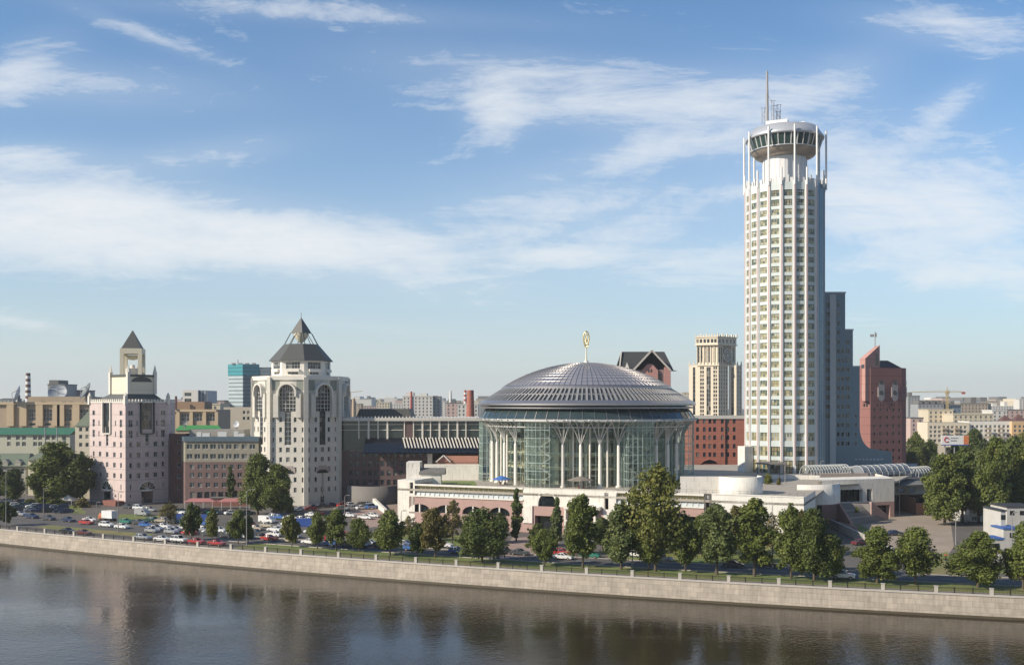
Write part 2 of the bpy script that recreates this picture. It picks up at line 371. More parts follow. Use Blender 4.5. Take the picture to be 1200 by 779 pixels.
paving = mat('pale_paving', (.27, .235, .20), .9, .16, .3, fine=(1.6, .12))
dust = mat('dusty_ground', (.32, .26, .20), .95, .2, .12, fine=(1.0, .15))
grassm = mat('lawn', (.12, .16, .035), .95, .3, .35, col2=(.19, .19, .055), fine=(2.5, .3))
drygrass = mat('dry_grass', (.22, .18, .07), .95, .3, .3, col2=(.14, .16, .04), fine=(2.5, .3))
granite = mat('quay_granite', (.37, .32, .26), .85, .16, .25, streak=.34, lines=(.98, .06, .68), fine=(1.3, .1), brick=(1.9, .98, .92, -.38, .11))
granite_p = mat('pale_granite', (.46, .425, .375), .85, .12, .6)
slime = mat('waterline_algae', (.07, .055, .03), .6, .2, .5)
ironm = mat('black_iron', (.025, .022, .02), .6, .1)
paintm = mat('road_paint', (.6, .6, .56), .8, .1)
kerbm = mat('kerb_stone', (.42, .38, .33), .85, .1)
cityg = mat('far_city_ground', (.07, .075, .05), .95, .3, .01, col2=(.10, .09, .07))
# ground sheet out to the horizon, its near edge along the quay
b = MB()
for i in range(len(BX)-1):
    a, c = E(BX[i], 0), E(BX[i+1], 0)
    a2, c2 = (BX[i]*1.0, 760), (BX[i+1]*1.0, 760)
    b.quad((a.x, a.y, 0), (c.x, c.y, 0), (c2[0], c2[1], 0), (a2[0], a2[1], 0), 0)
    b.quad((a2[0], 760, 0), (c2[0], 760, 0), (c2[0], 6000, 0), (a2[0], 6000, 0), 1)
tag(b.build('ground', [asphalt, cityg]), kind='structure')
# river
wm = bpy.data.materials.new('river_water'); wm.use_nodes = True; t = wm.node_tree; pb = t.nodes['Principled BSDF']
pb.inputs['Base Color'].default_value = (.034, .026, .016, 1); pb.inputs['Roughness'].default_value = .07; pb.inputs['IOR'].default_value = 1.33
geo = nd(t, 'ShaderNodeNewGeometry')
def wn(scale, sx, sy, det, rot=20):
    mp = nd(t, 'ShaderNodeMapping'); mp.inputs['Scale'].default_value = (sx, sy, 1); mp.inputs['Rotation'].default_value = (0, 0, R(rot)); lk(t, geo.outputs['Position'], mp.inputs[0])
    n = nd(t, 'ShaderNodeTexNoise'); n.inputs['Scale'].default_value = scale; n.inputs['Detail'].default_value = det; n.inputs['Roughness'].default_value = .55; lk(t, mp.outputs[0], n.inputs['Vector']); return n.outputs['Fac']
big = wn(.022, .6, 1.6, 4, 20)
amp = mth(t, 'ADD', .35, mth(t, 'MULTIPLY', mth(t, 'SUBTRACT', big, .42), 4.0, clamp=True))
hgt = mth(t, 'ADD', mth(t, 'MULTIPLY', wn(1.5, .8, 1.0, 3), mth(t, 'MULTIPLY', amp, .15)), mth(t, 'MULTIPLY', wn(.35, .7, 1.0, 2, 35), .07))
bp = nd(t, 'ShaderNodeBump'); bp.inputs['Strength'].default_value = 1; bp.inputs['Distance'].default_value = .42; lk(t, hgt, bp.inputs['Height']); lk(t, bp.outputs[0], pb.inputs['Normal'])
b = MB(); WZ = -3.9
b.quad((-6000, -2500, WZ), (6000, -2500, WZ), (6000, 700, WZ), (-6000, 700, WZ)); tag(b.build('water', wm), kind='structure')
# quay wall: battered granite face, dark band at the waterline, coping
root = thing('embankment_wall', 'long pale granite quay wall rising out of the river along the whole bank', 'embankment', (0, bankY(0), 0))
b = MB(); c = MB(); al = MB()
xs = [x for x in BX if -1000 <= x <= 1000]
for i in range(len(xs)-1):
    def row(s, z): p, q = E(xs[i], s), E(xs[i+1], s); return (p.x, p.y, z), (q.x, q.y, z)
    p0, q0 = row(-.9, WZ-1.0); p1, q1 = row(-.78, WZ+.45); p2, q2 = row(-.1, -.05)
    al.quad(p0, q0, q1, p1); b.quad(p1, q1, q2, p2)
    c0, d0 = row(-.25, -.05); c1, d1 = row(-.25, .28); c2, d2 = row(.45, .28); c3, d3 = row(.45, 0.0)
    c.quad(p2, q2, d0, c0); c.quad(c0, d0, d1, c1); c.quad(c1, d1, d2, c2); c.quad(c2, d2, d3, c3)
b.build('stone_face', granite, root); al.build('waterline_band', slime, root); c.build('coping', granite_p, root)
# embankment fence: granite posts, iron railing panels
fence = thing('embankment_fence', 'low black iron railing with pale granite posts along the quay edge', 'fence', (0, bankY(0), .28))
pcol = [21, 53, 87, 121.5, 157, 194, 232, 271, 311.5, 353, 397, 441, 487.5, 535, 584, 635, 687.5, 741, 797, 854, 912.7, 972.7, 1034.6, 1097, 1162]
def bank_at_px(px):
    lo, hi = -400, 400
    for _ in range(50):
        mdl = (lo+hi)/2; p = E(mdl, .1)
        if 600+F*p.x/p.y < px: lo = mdl
        else: hi = mdl
    return lo
px_x = [bank_at_px(p) for p in pcol]
d0 = px_x[1]-px_x[0]; d1 = px_x[-1]-px_x[-2]
px_x = [px_x[0]-d0*3, px_x[0]-d0*2, px_x[0]-d0]+px_x+[px_x[-1]+d1, px_x[-1]+2*d1]
pm = None
for k, x in enumerate(px_x):
    p = E(x, .1); a = math.atan2(bankY(x+1)-bankY(x), 1)
    if pm is None:
        mb = MB(); mb.box((0, 0), .62, .5, 0, 1.05); mb.box((0, 0), .74, .62, 1.05, 1.17); pm = mb.mesh('granite_post', granite_p)
    o = bpy.data.objects.new('granite_post', pm); COL.objects.link(o); o.parent = fence; o.location = (p.x, p.y-fence.location.y, 0); o.rotation_euler = (0, 0, a)
for k in range(len(px_x)-1):
    x0, x1 = px_x[k], px_x[k+1]; mb = MB(); base = fence.location
    n = 3
    for q in range(n):
        a = x0+(x1-x0)*q/n; c_ = x0+(x1-x0)*(q+1)/n; A, B = E(a, .1), E(c_, .1)
        for z in (.12, .86, .98): mb.bar((A.x, A.y, .28+z), (B.x, B.y, .28+z), .07, .06)
        if q: mb.bar((A.x, A.y, .28), (A.x, A.y, .28+1.08), .16)
        m_ = 14
        for j in range(1, m_): p = A.lerp(B, j/m_); mb.bar((p.x, p.y, .36), (p.x, p.y, 1.16), .035)
    mb.build('railing', ironm, fence)
strip(-240, 220, .46, 3.6, .004, 'embankment_path', paving)
strip(bank_at_px(262), 220, 3.6, 12.2, .008, 'grass_verge', grassm)
strip(-240, 220, 12.45, 21.8, .004, 'road', asphalt_d)
b = MB()
for x in [i*3.0 for i in range(-26, 73)]:
    for s0, s1 in ((12.2, 12.45), (21.8, 22.05)):
        A, B, C_, D = E(x, s0), E(x+3, s0), E(x+3, s1), E(x, s1); b.prism([tuple(A), tuple(B), tuple(C_), tuple(D)], 0, .14, bottom=False)
tag(b.build('kerb', kerbm), kind='structure')
b = MB()
for x in [i*8.0 for i in range(-9, 27)]:
    A, B, C_, D = E(x, 17.0), E(x+3.4, 17.0), E(x+3.4, 17.15), E(x, 17.15)
    b.quad((A.x, A.y, .009), (B.x, B.y, .009), (C_.x, C_.y, .009), (D.x, D.y, .009))
tag(b.build('lane_marking', paintm), kind='structure')
# lawns, plaza and pavements inland
strip(bank_at_px(8), bank_at_px(136), 8.2, 13.6, .012, 'grass_patch', drygrass)
gpoly([(140, 602), (187, 603), (189, 609), (138, 608)], .012, 'grass_patch', grassm)
gpoly([(84, 597), (100, 598), (100, 602), (84, 601)], .012, 'grass_patch', grassm)
gpoly([(-80, 590), (96, 592), (96, 597), (-80, 595)], .012, 'grass_patch', grassm)
gpoly([(405, 634), (446, 624), (566, 628), (560, 640), (470, 642)], .012, 'grass_patch', grassm)
gpoly([(700, 645), (800, 640), (935, 640), (990, 642), (985, 656), (850, 662), (720, 655)], .012, 'grass_patch', grassm)
gpoly([(585, 655), (600, 630), (655, 627), (655, 648)], .008, 'forecourt', mat('pink_paving', (.33, .24, .20), .9, .15, .3, fine=(1.2, .15)))
gpoly([(410, 596), (470, 590), (476, 612), (415, 620)], .008, 'forecourt', mat('pink_paving', None) if False else MATS['pink_paving'])
gpoly([(1015, 600), (1112, 596), (1118, 640), (1108, 654), (1040, 640), (1000, 618)], .008, 'plaza', dust)
gpoly([(1085, 672), (1100, 655), (1122, 660), (1127, 672)], .012, 'grass_patch', drygrass)
gpoly([(1103, 648), (1110, 646), (1116, 655), (1102, 656)], .012, 'grass_patch', grassm)
gpoly([(986, 611), (1002, 611), (1030, 626), (1010, 630)], .012, 'grass_patch', grassm)
gpoly([(1170, 662), (1215, 664), (1215, 676), (1172, 672)], .012, 'grass_patch', grassm)
# ================================================================== BUILDINGS
def dirdeg(a): return Vector((math.cos(R(a)), math.sin(R(a))))
def poly_walls(root, pts, z0, z1, wins_by_face, m, fm, gm, depth=.3, roofm=None, mats=None, fr=.09, name='wall', par=.0):
    """closed plan (counter-clockwise); faces listed in wins_by_face get real openings; roof on top, parapet if asked"""
    mb = MB(); n = len(pts)
    for i in range(n):
        A, B = pts[i], pts[(i+1) % n]
        if i in wins_by_face and wins_by_face[i]: facade(root, mb, A, B, z0, z1, wins_by_face[i], fm, gm, depth, fr=fr)
        else: wall(mb, A, B, z0, z1, [], depth)
    w = mb.build(name, m, root)
    b = MB(); b.add([(p[0], p[1], z1-par) for p in pts], [tuple(range(n))]); b.build('roof', roofm or m, root)
    if par:
        c = Vector((sum(p[0] for p in pts)/n, sum(p[1] for p in pts)/n)); q = [c+(Vector(p)-c)*(1-.4/max(3, (Vector(p)-c).length)) for p in pts]; b = MB()
        for i in range(n):
            j = (i+1) % n; b.quad((*q[j], z1-par), (*q[i], z1-par), (*q[i], z1), (*q[j], z1)); b.quad((*pts[i][:2], z1), (*pts[j][:2], z1), (*q[j], z1), (*q[i], z1))
        b.build('parapet', m, root)
    return w
def rect_plan(A, ang, wr, wl):
    """near corner A; right-hand face runs along ang for wr, left-hand face runs back for wl. CCW, face 0 = right face, face 3 = left face"""
    d = dirdeg(ang); l = Vector((-d.y, d.x)); A = Vector(A)
    return [A, A+d*wr, A+d*wr+l*wl, A+l*wl]
roof_grey = mat('grey_flat_roof', (.16, .155, .145), .9, .2, .3)
slate = mat('slate_roof', (.085, .088, .08), .6, .1, .5, lines=(.45, .05, .8))
# ---------------------------------------------------------------- pink panelled tower with a pyramid-capped belvedere (left)
YA = 347
pinkw = mat('pink_white_panel', (.58, .475, .445), .75, .07, .4, lines=(3.72, .13, .5), streak=.14, vlines=(2.86, .05, .82, .616, .788))
whitep = mat('white_painted_stone', (.72, .68, .60), .7, .06, .5)
greenglass = mat('green_black_glass', (.03, .045, .04), .08, .1, spec=.8)
A = Vector((XP(147, YA), YA)); an = 58; dr = dirdeg(an-90+0) if False else None
dR = dirdeg(-1*(90-58)) if False else Vector((math.sin(R(33)), math.cos(R(33))))
# right face runs away to the right, left face away to the left
dR = dirdeg(52); dL = dirdeg(142)
wr = run(A, dR, 197); wl = run(A, dL, 105)
Bp = A+dR*wr; ch = dirdeg(97); wc = max(1.0, min(12, run(Bp, ch, 206.0))); Cp = Bp+ch*wc
Dp = A+dL*wl; dd = Cp+dL*(wl-(wc*.6)); 
plan = [A, Bp, Cp, dd, Dp]
ztop = ZP(470.5, YA)
root = thing('office_tower', 'pink and white panelled tower with open belvedere and grey pyramid cap on the left', 'tower', (A.x, A.y, 0))
fz = [31.2, 27.7, 24.0, 20.5, 16.9, 13.4, 9.8]
LW = [(.88, fz[0], 1.7, 1.7, 2, 1), (.12, fz[0], 1.7, 1.7, 2, 1)]
for z in fz[1:3]: LW += [(.88, z, 1.5, 2.6, 2, 2), (.12, z, 1.5, 2.6, 2, 2), (.73, z, .6, 1.9, 1, 1), (.27, z, .6, 1.9, 1, 1)]
for z in fz[3:]: LW += [(f, z, 1.0 if f in (.88, .12) else 1.5, 1.75, 1 if f in (.88, .12) else 2, 1) for f in (.88, .70, .5, .30, .12) if not (f == .5 and z == fz[3])]
LW += [(.88, 6.0, .6, 1.8, 1, 1), (.12, 6.0, .6, 1.8, 1, 1), (.88, 3.0, .6, 1.2, 1, 1)]
LW += [(.5, 29.6, 4.4, 10.6, 4, 5, greenglass), (.5, 22.0, 1.4, 4.2, 1, 3)]
LW += [(.5, 2.3, 4.4, 4.2, 4, 2, greenglass)]
RW = [(1-w[0],)+tuple(w[1:]) for w in LW]
RW = [w for w in RW if not (w[0] == .5 and w[3] > 9)] + [(.47, 30.2, 4.6, 9.2, 3, 3, greenglass)]
# walls: the left face runs Dp -> A, the right face A -> Bp
poly_walls(root, plan, 0, ztop, {0: RW, 4: LW, 1: [(.5, z, .9, 1.6, 1, 1) for z in fz]}, pinkw, frame_w, glass, .28, roof_grey)
# bay bracket under the tall bay, arched fanlight and door canopy on both faces
for (P, Q, L, nm) in ((Dp, A, wl, 1), (A, Bp, wr, 0)):
    mb = MB()
    for s in (-1, 1): obox(mb, P, Q, L/2+s*2.45-.22, L/2+s*2.45+.22, 0, .55, 24.2, 35.0)
    obox(mb, P, Q, L/2-2.3, L/2+2.3, 0, .5, 23.9, 24.25)
    mb.build('bay_surround', whitep if nm else frame_d, root)
    mb = MB(); k = 12
    for i in range(k):
        a0, a1 = math.pi*i/k, math.pi*(i+1)/k
        mb.quad(off(P, Q, L/2-math.cos(a0)*3.1, .05, 5.0+2.6*math.sin(a0)), off(P, Q, L/2-math.cos(a0)*.2, .05, 5.0+.2*math.sin(a0)), off(P, Q, L/2-math.cos(a1)*.2, .05, 5.0+.2*math.sin(a1)), off(P, Q, L/2-math.cos(a1)*3.1, .05, 5.0+2.6*math.sin(a1)))
    mb.build('fanlight', glass_dark, root)
    mb = MB()
    for i in range(k):
        a0, a1 = math.pi*i/k, math.pi*(i+1)/k
        mb.bar(off(P, Q, L/2-math.cos(a0)*3.2, .15, 5.0+2.7*math.sin(a0)), off(P, Q, L/2-math.cos(a1)*3.2, .15, 5.0+2.7*math.sin(a1)), .28)
    for i in (2, 4, 6, 8, 10): a0 = math.pi*i/k; mb.bar(off(P, Q, L/2, .12, 5.0), off(P, Q, L/2-math.cos(a0)*3.1, .12, 5.0+2.6*math.sin(a0)), .12)
    mb.build('arch_surround', whitep, root)
    mb = MB(); k = 10; pts = [off(P, Q, L/2-math.cos(math.pi*i/k)*2.5, math.sin(math.pi*i/k)*1.6, 0)[:2] for i in range(k+1)]; pts.reverse() if nm < 0 else None
    mb.prism(pts, 4.45, 4.95); mb.build('door_canopy', whitep, root)
# corner posts, crenellated parapet, sloping lead roof, lantern block
mb = MB()
for P, Q, L in ((Dp, A, wl), (A, Bp, wr), (Bp, Cp, wc)):
    n = int(L/1.15)
    for i in range(n): obox(mb, P, Q, (i+.25)*L/n, (i+.75)*L/n, -.4, .12, ztop, ztop+.85)
    obox(mb, P, Q, 0, L, -.12, .12, ztop-.35, ztop)
mb.build('crenellation', whitep, root)
mb = MB()
for P in (A, Dp, Bp): mb.box(P, 1.0, 1.0, ztop-1, ztop+2.0, R(52)); mb.frustum([(P.x+x, P.y+y) for x, y in ((-.5, -.5), (.5, -.5), (.5, .5), (-.5, .5))], ztop+2.0, [(P.x+x, P.y+y) for x, y in ((-.05, -.05), (.05, -.05), (.05, .05), (-.05, .05))], ztop+3.3)
mb.build('corner_pinnacle', whitep, root)
# upper block: near corner in column 153, from 129 to 186 px
cA = A+(dR+dL).normalized()*(-.0)+dR*2.9+dL*3.1
zb0 = ZP(461.5, YA+4); zb1 = ZP(441, YA+4)
ubr = run(cA, dR, 181.5); ubl = run(cA, dL, 129.5)
up = rect_plan(cA, 52, ubr, ubl)
mb = MB(); base = [A+dR*.8+dL*.8, Bp-dR*.8+dL*.8, Bp-dR*.8+dL*(wl-.8), Dp+dR*.8-dL*.8]
mb.frustum(base, ztop+.1, up, zb0); mb.build('lead_skirt_roof', slate, root)
upw = mat('cream_render', (.72, .66, .52), .7, .05, .5, lines=(4.6, .12, .72))
mb = MB(); mb.prism(up, zb0, zb1); mb.build('upper_storey', upw, root)
mb = MB(); q = [up[0]-(dR+dL)*.25, up[1]+(dR-dL)*.25, up[2]+(dR+dL)*.25, up[3]+(dL-dR)*.25]; mb.prism(q, zb1, zb1+.75); mb.build('cornice', slate, root)
mb = MB()
for i, P in enumerate(up):
    mb.box(P, 1.0, 1.0, zb0, zb1+1.6, R(52)); c = [(P.x+x*.5, P.y+y*.5) for x, y in ((-1, -1), (1, -1), (1, 1), (-1, 1))]
    mb.frustum(c, zb1+1.6, [(P.x+x*.06, P.y+y*.06) for x, y in ((-1, -1), (1, -1), (1, 1), (-1, 1))], zb1+4.2)
mb.build('corner_pinnacle', whitep, root)
mb = MB(); P, Q = up[0], up[1]; k = 12
for i in range(k):
    a0, a1 = math.pi*i/k, math.pi*(i+1)/k
    mb.quad(off(P, Q, ubr/2-math.cos(a0)*4.0, .06, zb0+4.2), off(P, Q, ubr/2-math.cos(a1)*4.0, .06, zb0+4.2), off(P, Q, ubr/2-math.cos(a1)*4.0, .06, zb0+4.2+1.8*math.sin(a1)), off(P, Q, ubr/2-math.cos(a0)*4.0, .06, zb0+4.2+1.8*math.sin(a0)))
mb.build('lunette', slate, root)
# belvedere: four piers, ring beam, pyramid
cen = (up[0]+up[1]+up[2]+up[3])/4; zc1 = ZP(408, 355); zt = ZP(386, 355)
bw = (172-147)*355/1200/1.30/2+.6
mb = MB()
dA, dB = dirdeg(100), dirdeg(190); bw = (172-147)*355/1200/2*.97
for sx in (-1, 1):
    for sy in (-1, 1): P = cen+dA*(sx*(bw-.6))+dB*(sy*(bw-.6)); mb.box(P, 1.3, 1.3, zb1+.7, zc1-1.9, R(10))
mb.box(cen, 2*bw+.1, 2*bw+.1, zc1-1.9, zc1, R(10))
mb.build('belvedere_frame', mat('cream_stone', (.74, .67, .50), .7, .05), root)
mb = MB(); prof = [(0, zc1-4.0), (1.2, zc1-3.8), (2.3, zc1-3.1), (2.7, zc1-2.3)]; mb.lathe(prof, cen, 20); mb.build('hanging_bowl', MATS['cream_stone'], root)
mb = MB(); h = bw-.35; sq = [cen+dA*h*a+dB*h*b_ for a, b_ in ((-1, -1), (1, -1), (1, 1), (-1, 1))]; tp = [cen+dA*.05*a+dB*.05*b_ for a, b_ in ((-1, -1), (1, -1), (1, 1), (-1, 1))]
mb.frustum(sq, zc1, tp, zt); mb.build('pyramid_cap', slate, root)
mb = MB(); mb.box(cen, 3.4, 3.4, zb1+.7, zb1+3.0, R(52)); mb.tube([(cen.x, cen.y, zb1+3), (cen.x, cen.y, zb1+4.2)], .8, 8); mb.build('roof_plant', whitep, root)
mb = MB(); P = A+dL*wl*.45; n0 = -dR
mb.box(A+dL*4-dR*2.2, 8.5, 3.2, 0, 1.6, R(142)); mb.build('entrance_steps', mat('red_brick_base', (.22, .09, .07), .85, .1), root)
# ---------------------------------------------------------------- octagonal cream tower with great arches and pyramid roof
YC = 362.0; k_ = YC/F
oc = Vector((XP(353, YC), YC)); ang0 = -90+math.degrees(math.atan2(oc.x, oc.y))*-1+5.5
Rr = 54.5*k_
octp = [oc+dirdeg(ang0+45*i)*Rr for i in range(8)]     # vertex 0 nearest the camera; face 0 to its right, face 7 to its left
creamw = mat('cream_panel_wall', (.60, .57, .50), .7, .06, .4, lines=(3.35, .08, .72), streak=.16)
ztopO = ZP(442, YC-14)
root = thing('octagonal_tower', 'cream octagonal tower with tall arched bays under a truncated grey pyramid roof', 'tower', (oc.x, oc.y, 0))
fl = [5.2, 8.7, 12.1, 15.5, 18.8, 22.2, 25.6, 29.0]
Lf = Rr*2*math.sin(R(22.5))
def face_wins(edge):
    w = []
    for i, z in enumerate(fl):
        w += [(f, z, 1.0, 1.7, 1 if i != 0 else 2, 1) for f in (.3, .7)]
        w += [(f, z, 1.1, 1.7, 2, 1) for f in (.075, .925)]
        if i in (0, 3, 4) or (i == 2): w += [(.5, z, 1.3, 1.7, 2, 1)] if i != 2 else []
    w += [(.5, 1.9, 1.6, 3.0, 2, 2)]
    w += [(.5, 29.0, 2.3, 17.2, 2, 11, glass_dark)]
    return w
wb = {i: face_wins(i) for i in (7, 0, 6, 1)}
poly_walls(root, octp, 0, ztopO, wb, creamw, frame_w, glass, .3, roof_grey)
stone_g = mat('grey_green_spandrel', (.25, .27, .23), .7, .08)
for i in (7, 0, 6, 1, 5, 2):
    P, Q = octp[i], octp[(i+1) % 8]; L = Lf; zc = 38.2; r = 2.75
    mb = MB(); k = 14            # barrel hood over the arch
    for j in range(k):
        a0, a1 = math.pi*j/k, math.pi*(j+1)/k
        def pt(a, rr, o): return off(P, Q, L/2-math.cos(a)*rr, o, zc+rr*math.sin(a))
        mb.quad(pt(a0, r+.55, 1.7), pt(a0, r, 1.7), pt(a1, r, 1.7), pt(a1, r+.55, 1.7)); mb.quad(pt(a0, r, 1.7), pt(a0, r, .0), pt(a1, r, .0), pt(a1, r, 1.7)); mb.quad(pt(a0, r+.55, .0), pt(a0, r+.55, 1.7), pt(a1, r+.55, 1.7), pt(a1, r+.55, .0))
    for s in (-1, 1): obox(mb, P, Q, L/2+s*(r+.28)-.28, L/2+s*(r+.28)+.28, .0, 1.7, zc-1.2, zc)
    mb.build('arch_hood', whitep, root)
    mb = MB()
    for j in range(k):
        a0, a1 = math.pi*j/k, math.pi*(j+1)/k; mb.quad(off(P, Q, L/2, .06, zc), pt(a0, r, .06), pt(a1, r, .06), off(P, Q, L/2, .06, zc))
    mb.f = [f[:3] for f in mb.f]
    obox(mb, P, Q, L/2-r, L/2+r, .0, .07, zc-6.3, zc)
    mb.build('arched_window', glass_dark, root)
    mb = MB()
    for x in (-1.85, -.7, .7, 1.85): mb.bar(off(P, Q, L/2+x, .14, zc-6.3), off(P, Q, L/2+x, .14, zc+math.sqrt(r*r-x*x)), .14)
    for z in (-5.2, -3.9, -2.6, -1.3, 0): mb.bar(off(P, Q, L/2-r, .14, zc+z), off(P, Q, L/2+r, .14, zc+z), .13)
    for a in (45, 90, 135): mb.bar(off(P, Q, L/2, .14, zc), pt(R(a), r, .14), .12)
    mb.build('arched_window_bars', frame_w, root)
    mb = MB()
    for s in (-1, 1): obox(mb, P, Q, L/2+s*3.9-.85, L/2+s*3.9+.85, 0, 1.1, 29.8, 37.8)
    mb.build('flanking_pier', creamw, root)
    mb = MB(); obox(mb, P, Q, .9, L/2-3.0, 0, .08, 39.0, 42.6); obox(mb, P, Q, L/2+3.0, L-.9, 0, .08, 39.0, 42.6); mb.build('spandrel_panel', stone_g, root)
    mb = MB()     # relief pediment low on the face
    obox(mb, P, Q, L/2-2.6, L/2+2.6, 0, .12, 11.0, 12.6); obox(mb, P, Q, L/2-1.6, L/2+1.6, 0, .12, 12.6, 13.4); obox(mb, P, Q, L/2-.35, L/2+.35, 0, .12, 3.6, 11.0)
    mb.build('pediment_relief', mat('pinkish_relief', (.40, .33, .30), .8, .1), root)
    mb = MB(); k = 8
    for j in range(k):
        a0, a1 = math.pi*j/k, math.pi*(j+1)/k; mb.add([off(P, Q, L/2, .16, 10.8), off(P, Q, L/2-math.cos(a0)*2.2, .16, 10.8+1.3*math.sin(a0)), off(P, Q, L/2-math.cos(a1)*2.2, .16, 10.8+1.3*math.sin(a1))], [(0, 1, 2)])
    mb.build('lunette_window', glass_dark, root)
mb = MB()
for i in range(8):
    P = octp[i]; mb.box(P, 1.5, 1.5, 0, ztopO+.0, R(ang0+45*i)); 
mb.build('corner_pier', creamw, root)
mb = MB(); q = [oc+(p-oc)*1.03 for p in octp]; mb.prism(q, ztopO-.9, ztopO+.5); mb.build('cornice', whitep, root)
# drum
Rd = 34.0*k_; zd1 = ZP(422.5, YC-8); od = [oc+dirdeg(ang0+45*i)*Rd for i in range(8)]
droot = root
dw = {i: [(.5, ztopO+4.3, 5.0, 2.4, 5, 2), (.5, ztopO+1.6, 3.6, .9, 3, 1)] for i in range(8)}
mb = MB()
for i in range(8): facade(root, mb, od[i], od[(i+1) % 8], ztopO+.5, zd1, dw[i], frame_w, glass_blue, .25)
mb.build('drum', whitep, root)
mb = MB()
for i in (7, 0, 6, 1): P, Q = od[i], od[(i+1) % 8]; L = (Q-P).length; obox(mb, P, Q, L/2-2.3, L/2+2.3, 0, .9, ztopO+2.1, ztopO+3.0)
mb.build('drum_balcony', whitep, root)
mb = MB(); z2 = ZP(403.7, YC); R0 = 37.5*k_; R1 = 20.0*k_; rp = [oc+dirdeg(ang0+45*i)*R0 for i in range(8)]; rq = [oc+dirdeg(ang0+45*i)*R1 for i in range(8)]
mb.frustum(rp, zd1, rq, z2); mb.build('pyramid_roof', slate, root)
mb = MB(); z3 = ZP(390.5, YC); R2 = 12.2*k_; cq = [oc+dirdeg(ang0+90*i)*R2 for i in range(4)]; zt = ZP(372, YC)
mb.frustum(cq, z3, [oc+dirdeg(ang0+90*i)*.06 for i in range(4)], zt); mb.build('cap_pyramid', slate, root)
mb = MB(); mb.lathe([(0, z3-3.6), (.5, z3-3.4), (1.7, z3-2.2), (2.5, z3-.8), (2.7, z3)], oc, 20); mb.build('cap_bowl', MATS['cream_stone'], root)
mb = MB()
for i in range(4):
    a = oc+dirdeg(ang0+90*i)*R1*.93
    for da in (-7, 7): e = oc+dirdeg(ang0+90*i+da*.8)*R2; c = oc+dirdeg(ang0+90*i+da)*R1*.96; mb.bar((c.x, c.y, z2), (e.x, e.y, z3), .22)
    a = oc+dirdeg(ang0+45+90*i)*R1*.9; e = oc+dirdeg(ang0+45+90*i)*R2*.7; mb.bar((a.x, a.y, z2), (e.x, e.y, z3), .18)
mb.tube([(oc.x, oc.y, z2), (oc.x, oc.y, z3-3)], .25, 6); mb.tube([(oc.x, oc.y, zt-.3), (oc.x, oc.y, zt+1.8)], .08, 5)
mb.build('roof_strut', frame_d, root)
# ---------------------------------------------------------------- low wing between the towers
YE = 352.0
root = thing('office_wing', 'six storey cream and pink office wing with blue cornice between the two left towers', 'office building', (XP(250, YE), YE, 0))
pinkb = mat('dusky_pink_brick', (.17, .11, .10), .85, .12, .5, lines=(3.4, .09, .7))
creamb = mat('greenish_cream_wall', (.28, .26, .20), .8, .08, .5)
x0, x1 = XP(217, YE), XP(303, YE)
def px_f(px): return (XP(px, YE)-x0)/(x1-x0)
zc = ZP(541, YE); zt = ZP(517, YE)
colsE = [225+9.3*i for i in range(8)]
lw = [(px_f(p), z, 1.5, 1.6, 2, 1) for p in colsE for z in (ZP(546.5, YE), ZP(556.5, YE), ZP(568, YE))]+[(px_f(p), 2.6, 1.9, 3.2, 1, 1) for p in [226+8.2*i for i in range(9)]]
mb = MB(); facade(root, mb, (x0, YE), (x1, YE), 0, zc, lw, frame_w, glass, .3); wall(mb, (x0-4.2, YE+8), (x0-.0, YE+.0), 0, zc, []); mb.quad((x1, YE, 0), (x1, YE+16, 0), (x1, YE+16, zc), (x1, YE, zc)); mb.build('lower_wall', pinkb, root)
uw = [(px_f(p), z, 2.0, 1.7, 2, 1) for p in [222+9.2*i for i in range(9)] for z in (ZP(523, YE), ZP(534.5, YE))]
mb = MB(); facade(root, mb, (x0, YE), (x1, YE), zc, zt, uw, frame_w, glass, .3); wall(mb, (x0-4.2, YE+8), (x0, YE), zc, zt, []); mb.quad((x1, YE, zc), (x1, YE+16, zc), (x1, YE+16, zt), (x1, YE, zt)); mb.build('upper_wall', creamb, root)
mb = MB(); mb.prism([(x0-4.6, YE+7.6), (x0-.3, YE-.5), (x1+.3, YE-.5), (x1+.3, YE+16), (x0-4.6, YE+16)], zt, zt+1.6); mb.build('cornice', mat('blue_grey_cladding', (.09, .13, .16), .5, .08), root)
mb = MB(); mb.box((XP(258, YE+10), YE+10), 19, 9, zt+1.6, ZP(503, YE+6)); mb.build('penthouse', mat('grey_render', (.33, .31, .27), .8, .1), root)
mb = MB()
for px, w, h in ((235, 1.6, 1.5), (243, 2.6, 1.2), (262, 3.0, 1.6), (278, 1.4, 1.8), (284, 2, 1.0)): mb.box((XP(px, YE+4), YE+3), w, 1.6, zt+1.6, zt+1.6+h)
mb.build('roof_plant', frame_w, root)
rl = thing('office_wing', 'dark brick recess building squeezed beside the pink tower', 'office building', (XP(209, 358), 358, 0))
mb = MB(); facade(rl, mb, (XP(198, 360), 360), (XP(217, 358), 358), 0, ZP(508, 358), [(f, z, 1.2, 1.5, 1, 1) for f in (.6, .85) for z in (5, 9, 13, 17, 21)], frame_w, glass, .2); mb.quad((XP(217, 358), 358, 0), (XP(217, 358), 372, 0), (XP(217, 358), 372, ZP(508, 358)), (XP(217, 358), 358, ZP(508, 358))); mb.build('wall', mat('dark_red_brick', (.13, .065, .055), .85, .12), rl)
